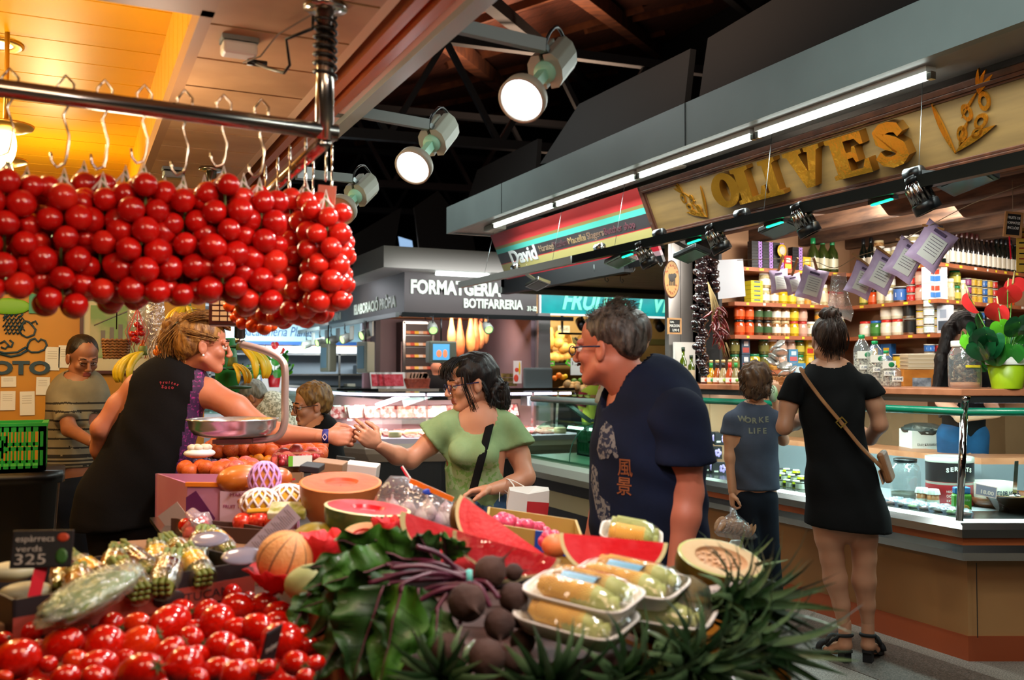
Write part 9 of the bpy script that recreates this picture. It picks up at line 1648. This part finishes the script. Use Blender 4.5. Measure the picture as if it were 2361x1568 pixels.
for i in range(12):mb=MB(frame(q+UP*(.118+.0085*i)+RT*.003*(i%3),RT,UP));mb.box(-.095,0,-.14,.095,.0075,-.005);tag(mb.build('paper_pile_sheet',mat('pile_paper_%d'%(i%3),('#c9b896','#b8a888','#d0c4a8')[i%3],.8)),'folded wrapping paper, %s sheet up in the pile on the drawer box'%nth(i),'paper','pile of wrapping paper')
def case(u,v,x=4.3,z=.722):p=PX(u,v,x);p.z=z;return p
random.seed(17);fl=mat('lilac_petal','#b79ad8',.5)
for i,(u,x,z)in enumerate(((1612,4.22,0),(1636,4.22,0),(1658,4.22,0),(1622,4.28,.10),(1648,4.28,.10),(1616,4.34,.2),(1642,4.34,.2),(1664,4.34,.2))):
 p=case(u,1080,x,.722+z);t=thing('saffron_box','black saffron box with lilac flower in the left of the case, %s one'%nth(i),'box',p,'saffron boxes in the case');M=frame(p,RT,UP);mb=MB(M);mb.box(-.05,0,-.02,.05,.09,.02);mb.build('box',mat('saffron_black','#1a1518',.4),t);mb=MB(M)
 for a in range(5):mb.ball((.02+cos(a*1.26)*.016,.045+sin(a*1.26)*.018,.021),(.011,.016,.002),10,5)
 mb.build('flower',fl,t);mb=MB(M);mb.box(-.04,.02,.0205,-.01,.032,.0215);mb.build('label',PAPER,t)
for i,u in enumerate((1607,1629)):p=case(u,1000,4.5,.72+.29);put('saucebottle',('#7f9aa6','#14a05a','#c9d8dc'),p,0,'clear green-capped bottle at the back of the case, %s one'%('left','right')[i],'green capped bottles in the case')
for i in range(14):u=1803+(i%5)*11;r_=i//5;p=case(u,1110,4.15+.1*r_,.722+.02*r_);put(('cup','smalljar')[i%2],(('#d8d8cc','#26241f','#b8c020'),('#b8c020','#e0ddd0','#20201c'))[i%2],p,0,'small tub or jar between child and black dress, %s from left, row %s'%(nth(i%5),('one','two','three')[r_]),'small jars in the case',.8)
p=case(2088,1120,4.42);t=thing('glass_jar','large empty clear jar with black lid inside the case, left of the big can','jar',p);mb=MB(Matrix.Translation(p));mb.lathe([(.07,0),(.082,.01),(.084,.15),(.075,.185),(.06,.20),(.06,.215)],32,caps=False);mb.build('glass_body',film('clear_pet'),t);mb=MB(Matrix.Translation(p));mb.lathe([(.064,.208),(.065,.228),(.06,.23)],28);mb.build('lid',BLACK,t);mb=MB(Matrix.Translation(p));mb.lathe([(0,.004),(.076,.005),(.078,.035),(0,.036)],24,caps=False);mb.build('dark_contents',mat('olive_residue','#3a3a20',.5),t)
p=case(2190,1120,4.45);t=thing('olive_can','big black and red can lettered SERRATS inside the display case','can',p);rc=.125;mb=MB(Matrix.Translation(p));mb.lathe([(rc,.13),(rc,.235)],44,0,caps=False);mb.lathe([(rc*1.01,.235),(rc*1.01,.262),(rc*.97,.264),(rc*.95,.255),(0,.255)],44,1,caps=False);mb.lathe([(0,0),(rc,.002),(rc,.13)],44,2,caps=False);mb.lathe([(rc*1.004,.115),(rc*1.004,.128)],44,1,caps=False)
mb.build('can_body',[mat('can_black','#1c1c20',.35),mat('can_grey','#b8b4a8',.35,.4),mat('can_red','#b81e2c',.35)],t)
for k,ch in enumerate('SERRATS'):a=(k-3)*.17;q=p+(-FWD*cos(a)+RT*sin(a))*(rc+.002)+Z*(.185+.006*cos(a*2));q.z=p.z+.185+.01*cos(a*3);txt(ch,frame(q,RT*cos(a)+FWD*sin(a),UP),.022,PAPER,t,bold=.06,ext=.0006)
for i,s in enumerate((('NEGRAS',.075,.012),('CHORIZO',.05,.014),('EXTRA',.025,.012))):q=p-FWD*(rc+.002)-RT*.05;txt(s[0],frame(V((q.x,q.y,p.z+s[1])),RT-FWD*.35,UP),s[2],PAPER,t,width=.05,ext=.0006)
for i,u in enumerate((2126,2151)):
 p=case(u,1130,4.2);t=thing('cloth_topped_jar','small brown jar with white cloth top in the case, %s of two'%('left','right')[i],'jar',p,'cloth topped jars');mb=MB(Matrix.Translation(p));mb.lathe([(.028,0),(.031,.005),(.031,.085)],22);mb.build('jar_body',mat('brown_sticks','#7a4424',.3,col2='#a87048',sc=40,stretch=(1,1,.2)),t)
 mb=MB(Matrix.Translation(p));mb.lathe([(.036,.078),(.034,.088),(.031,.098),(.028,.106),(0,.108)],40,caps=False,fn=lambda a,q_,z:(cos(a)*q_*(1+.06*sin(a*11)),sin(a)*q_*(1+.06*sin(a*11)),z));mb.build('cloth_top',mat('white_cloth','#dcdcd6',.8),t);mb=MB(Matrix.Translation(p));mb.lathe([(.0316,.02),(.0316,.05)],22,caps=False);mb.build('label',PAPER,t)
p=case(2216,1140,4.18);t=thing('green_packet','green pouch with blue top beside the steel corner post','packet',p);M=frame(p,RT,UP);mb=MB(M);mb.box(-.045,0,-.025,.045,.105,.025);mb.build('pouch',mat('pouch_green','#4a9a30',.35,col2='#7ab84a',sc=10),t,bevel=.01);mb=MB(M);mb.box(-.04,.105,-.02,.04,.14,.02);mb.build('blue_top',mat('pouch_blue','#2a78c8',.35),t,bevel=.006);mb=MB(M);mb.ball((0,.035,.026),(.03,.018,.003),14,6);mb.build('food_picture',mat('picture_gold','#d8a04a',.5),t);txt('Surtido',M@Matrix.Translation((0,.07,.0265)),.012,PAPER,t,width=.06,ext=.0004)
random.seed(23);cb=film('case_bag','#eaf2ff',.4,.1,1,.18,50)
for i in range(13):
 p=case(2052+i*14+random.uniform(-4,4),1150,4.12+.05*(i%2));t=thing('plastic_packet','small clear packet of dark bits along the case glass, %s from left'%nth(i),'packet',p,'small clear packets along the glass');mb=MB(Matrix.Translation(p+Z*.012));mb.ball((0,0,0),(.035,.026,.010),14,8,fn=lambda q:1+.3*noise.noise(q*3+V((i,0,0))));mb.build('contents',mat('bits_%d'%(i%3),('#6a2418','#8aa03a','#4a2c20')[i%3],.5,col2=('#a85a3c','#c8d08a','#8a6a58')[i%3],sc=50),t)
 mb=MB(Matrix.Translation(p+Z*.018)@Matrix.Rotation(random.uniform(0,3),4,'Z'));mb.ball((0,0,0),(.052,.036,.024),24,14,fn=lambda q:1+.35*noise.noise(q*4+V((i*2,0,0))));mb.build('clear_wrap',cb,t)
p=Q(.42,.30,.722);t=thing('glazed_bowl','brown glazed bowl with a steel ladle at the right of the case','bowl',p);mb=MB(Matrix.Translation(p));mb.lathe([(0,0),(.085,0),(.15,.085),(.162,.092),(.155,.095),(.14,.082),(.08,.02),(0,.018)],44,caps=False);mb.build('bowl',mat('brown_glaze','#6a3a22',.2,col2='#8a5434',sc=6,coat=.6),t)
mb=MB(Matrix.Translation(p));mb.lathe([(0,.07),(.128,.07)],30,caps=False);mb.build('olives',mat('bowl_olives','#4a3a1c',.3,col2='#9aa048',sc=60),t);t=thing('ladle','steel ladle standing in the brown glazed bowl','ladle',p);mb=MB();mb.bar(p+V((-.03,-.02,.09)),p+V((-.05,-.05,.27)),.02,.003,FWD);mb.ball(p+V((-.03,-.02,.085)),(.032,.032,.014),18,8);mb.build('spoon',STEEL,t)
p=Q(.42,.52,.722);t=thing('tuna_can','wide low can lettered BONITO DEL NORTE on a brown dish','can',p);mb=MB(Matrix.Translation(p));mb.lathe([(0,0),(.11,0),(.15,.05),(.145,.052),(0,.05)],36,caps=False);mb.build('dish',MATS['brown_glaze'],t);mb=MB(Matrix.Translation(p));mb.lathe([(.115,.05),(.115,.13),(.11,.132),(.11,.12),(0,.12)],40,caps=False);mb.build('can_body',mat('can_cream','#c9c4b4',.35),t);txt('BONITO DEL NORTE',frame(p-FWD*.118+Z*.075+RT*.0,RT,UP),.022,mat('ink_navy','#1c2a5a',.5),t,width=.15,bold=.04,ext=.0006)
p=Q(.20,.17,.80);M=frame(P(2273,1132,4.62),RT-UP*.2,UP+FWD*.2);t=thing('price_card','tilted white price card reading 18.00 by the brown bowl','price card',P(2273,1132,4.62));mb=MB(M);mb.box(-.055,-.028,-.001,.055,.028,.001);mb.build('card',PAPER,t,bevel=.004);mb=MB(M);mb.box(-.05,-.024,.001,.05,.024,.0015);mb.build('grey_face',mat('card_grey','#8a97a6',.5),t);txt('18.00',M@Matrix.Translation((.005,-.016,.002)),.018,mat('card_digits','#d8dcd0',.5),t,width=.065,bold=.05,ext=.0004)
p=PX(2130,1026,5.05);t=thing('olive_bucket_box','white box printed ΚΑΛΑΜΑΤΑΣ under a grey bin bag behind the counter','box',(p.x,p.y,0));M=frame(V((p.x,p.y,.95)),RT,UP);mb=MB(M);mb.box(-.12,-.1,-.1,.14,.13,.1);mb.build('box',WHITE,t);mb=MB(M);mb.ball((-.01,.13,0),(.13,.045,.11),20,12,fn=lambda q:1+.2*noise.noise(q*3));mb.build('bin_bag',mat('bin_bag','#3a4040',.3,bump=1,bsc=50),t);txt('Ελιές ΚΑΛΑΜΑΤΑΣ',M@Matrix.Translation((-.01,.035,.101)),.016,mat('ink_black'),t,width=.15,ext=.0004)
lav=mat('lavender_bag','#bba6c6',.55,col2='#ab96b8',sc=14,bump=.3,bsc=40);tagm=mat('bag_label','#cfd2cc',.6);ink=mat('bag_ink','#4a3c58',.7);pegm=mat('peg_wood','#9a6c3c',.6);LX=4.2;ends=[]
for i,(u,v,w_,rot,pu,pv)in enumerate(((1797,648,44,-.12,1803,597),(1830,655,38,-.22,1836,605),(1872,655,62,.30,1878,603),(1988,646,62,.42,1975,592),(2032,628,72,.48,2030,575),(2088,600,74,.52,2078,555),(2148,568,82,.60,2140,522))):
 c=PX(u,v,LX);k=c-EYE;dd=k.dot(FWD);t=thing('lavender_bag','mauve paper bag pegged on the line, %s from the left'%nth(i),'bag',c,'mauve bags pegged on the line');M=frame(c,RT*cos(rot)-UP*sin(rot),UP*cos(rot)+RT*sin(rot));w2=w_*dd/F/2;h2=w2*1.25;mb=MB(M)
 for s in(1,-1):
  def f(a,b):x=(a-.5)*2;y=(b-.5)*2;e=(1-abs(x)**2.5)*(1-abs(y)**2.5);return(x*w2*(1-.10*(1-abs(y))+0),y*h2*(1-.08*(1-abs(x))),s*(.03*e**.6)+.002*noise.noise(V((x*4,y*4,i))))
  mb.grid(f,14,16)
 mb.build('bag_body',lav,t);mb=MB(M)
 def g(a,b):x=(a-.5)*1.1;y=(b-.62)*1.15;e=(1-abs(x)**2.5)*(1-abs(y)**2.5);return(x*w2,y*h2,.03*e**.6+.0035)
 mb.grid(g,6,8);mb.build('label',tagm,t);mb=MB(M)
 for r_ in range(6):mb.box(-w2*.42,h2*(-.42+.14*r_),.035,w2*.38,h2*(-.40+.14*r_),.0355)
 mb.box(-w2*.5,h2*.55,.028,w2*.25,h2*.68,.030);mb.build('print',ink,t)
 mb=MB();p=PX(pu,pv,LX-.02);q=M@V((-w2*.0,h2*.9,.01));d=(q-p).normalized();mb.bar(p-d*.03,q,.012,.016,FWD);mb.build('clothes_peg',pegm,t);ends.append(p)
mb=MB();mb.tube(smooth([PX(1700,600,LX)]+ends[:3]+[PX(1925,618,LX)]+ends[3:]+[PX(2240,470,LX),PX(2361,425,LX)],4),.0022,5);tag(mb.build('clothes_line',mat('cord','#8a7a60',.7)),'thin cord strung across the olive shop carrying the mauve bags','cord')
t=thing('hanging_plastic_bag','clear crumpled plastic bag hanging between the mauve bags above the bun','plastic bag',PX(1935,690,LX));sheetbag([(1918,632),(1950,628),(1955,680),(1968,720),(1962,742),(1925,725),(1910,705)],5.7,parent=t,m=film('grey_bag','#e8e4e0',.3,.12,1,.2,40),bulge=.03,nm='bag_film')
mb=MB();a=[P(1650,600,6.6),P(1713,597,6.6),P(1719,683,6.6),P(1656,690,6.6)];mb.add(a+[q+FWD*.002 for q in a],[(3,2,1,0),(4,5,6,7),(0,1,5,4),(1,2,6,5),(2,3,7,6),(3,0,4,7)]);tag(mb.build('paper_sheet',mat('silver_paper','#b9bcc2',.35)),'blank shiny white sheet hanging at the left of the olive shelves','sheet')
gar=mat('dried_pepper','#120a0c',.22,col2='#2a1014',sc=14,coat=.7);chil=mat('dried_chilli','#4a0c10',.25,col2='#7a1c18',sc=10,coat=.6)
for k,(u,v0,v1,dd,n)in enumerate(((1614,590,865,6.35,46),(1640,600,720,6.4,20))):
 t=thing('pepper_garland',('long','short')[k]+' black garland of dried peppers hanging at the shop\'s left end','garland',P(u,v1,dd));random.seed(k)
 for i in range(n):
  v=v0+(v1-v0)*i/n;c=P(u+random.uniform(-11,11),v,dd+random.uniform(-.04,.04));mb=MB();mb.ball(c,(.034,.034,.026),12,8,fn=lambda q:1+.25*noise.noise(q*3+V((i,k,0))));mb.build('dried_pepper',gar,t)
t=thing('chilli_bunch','bunch of dark red dried chillies with pale straw stems beside the garlands','chilli bunch',P(1660,780,6.2));random.seed(6);top=P(1632,650,6.25)
for i in range(46):a=P(1652+random.uniform(-10,14),715+random.uniform(-10,60),6.2+random.uniform(-.05,.05));b=a+V((random.uniform(-.05,.08),random.uniform(-.05,.05),random.uniform(-.13,-.02)));mb=MB();mb.tube(smooth([a,a.lerp(b,.5)+V((.012,0,0)),b],3),[.004,.007,.008,.0075,.006,.004,.001],7);mb.build('chilli',chil,t)
mb=MB()
for i in range(26):b=P(1655+random.uniform(-12,12),730+random.uniform(-8,40),6.2);mb.tube([top,top.lerp(b,.5)+V((.01,0,0)),b],.0022,4)
for i in range(18):a=P(1660+random.uniform(-10,16),790,6.2);mb.tube([a,a+V((.03,0,-.05-.05*random.random()))],.002,4)
mb.build('straw_stems',mat('straw','#a88a5a',.7),t)
c=P(2336,518,5.2);t=board('chalkboard','small orange framed chalkboard with chalk writing hanging at the upper right edge',c,frame(c,RT-UP*.1,UP+RT*.12),.10,.14,pine,[('FRUITS DE',0,.22,.1,.7),('FORMATGE',0,.02,.1,.7),('INCLÒS!',0,-.18,.1,.6)]);mb=MB();mb.cyl(c+Z*.07,c+Z*.25,.002,n=5);mb.build('cord',MATS['cord'],t)
c=P(2372,578,5.3);mb=MB(frame(c,RT,UP));mb.box(-.07,-.12,-.001,.07,.13,.001);
for k in range(7):mb.box(-.055,.10-.03*k,.0012,.03,.108-.03*k,.0016,1+k%2)
tag(mb.build('yellow_poster',[mat('poster_ochre','#c9a03a',.6),mat('ink_black'),mat('sign_red')]),'ochre printed poster cut by the right edge under the chalkboard','poster');mb=MB();mb.bar(P(2327,545,5.15),P(2331,598,5.15),.008,.002,FWD);tag(mb.build('red_ribbon',mat('red_plastic')),'thin red ribbon hanging below the upper right chalkboard','ribbon')
c=PY(1803,578,5.6);mb=MB(frame(c,(1,0,0),(0,0,1)));mb.ball((0,0,0),(.045,.05,.006),24,8);mb.ball((0,0,.005),(.03,.034,.004),20,8,1);mb.box(-.012,-.09,-.004,.012,-.04,.004,0);tag(mb.build('round_sign',[mat('sign_yellow','#d8a820',.4),mat('sign_pale','#b8b0a0',.4)]),'round yellow shop sign on the top left shelf beside the oil bottles','sign')
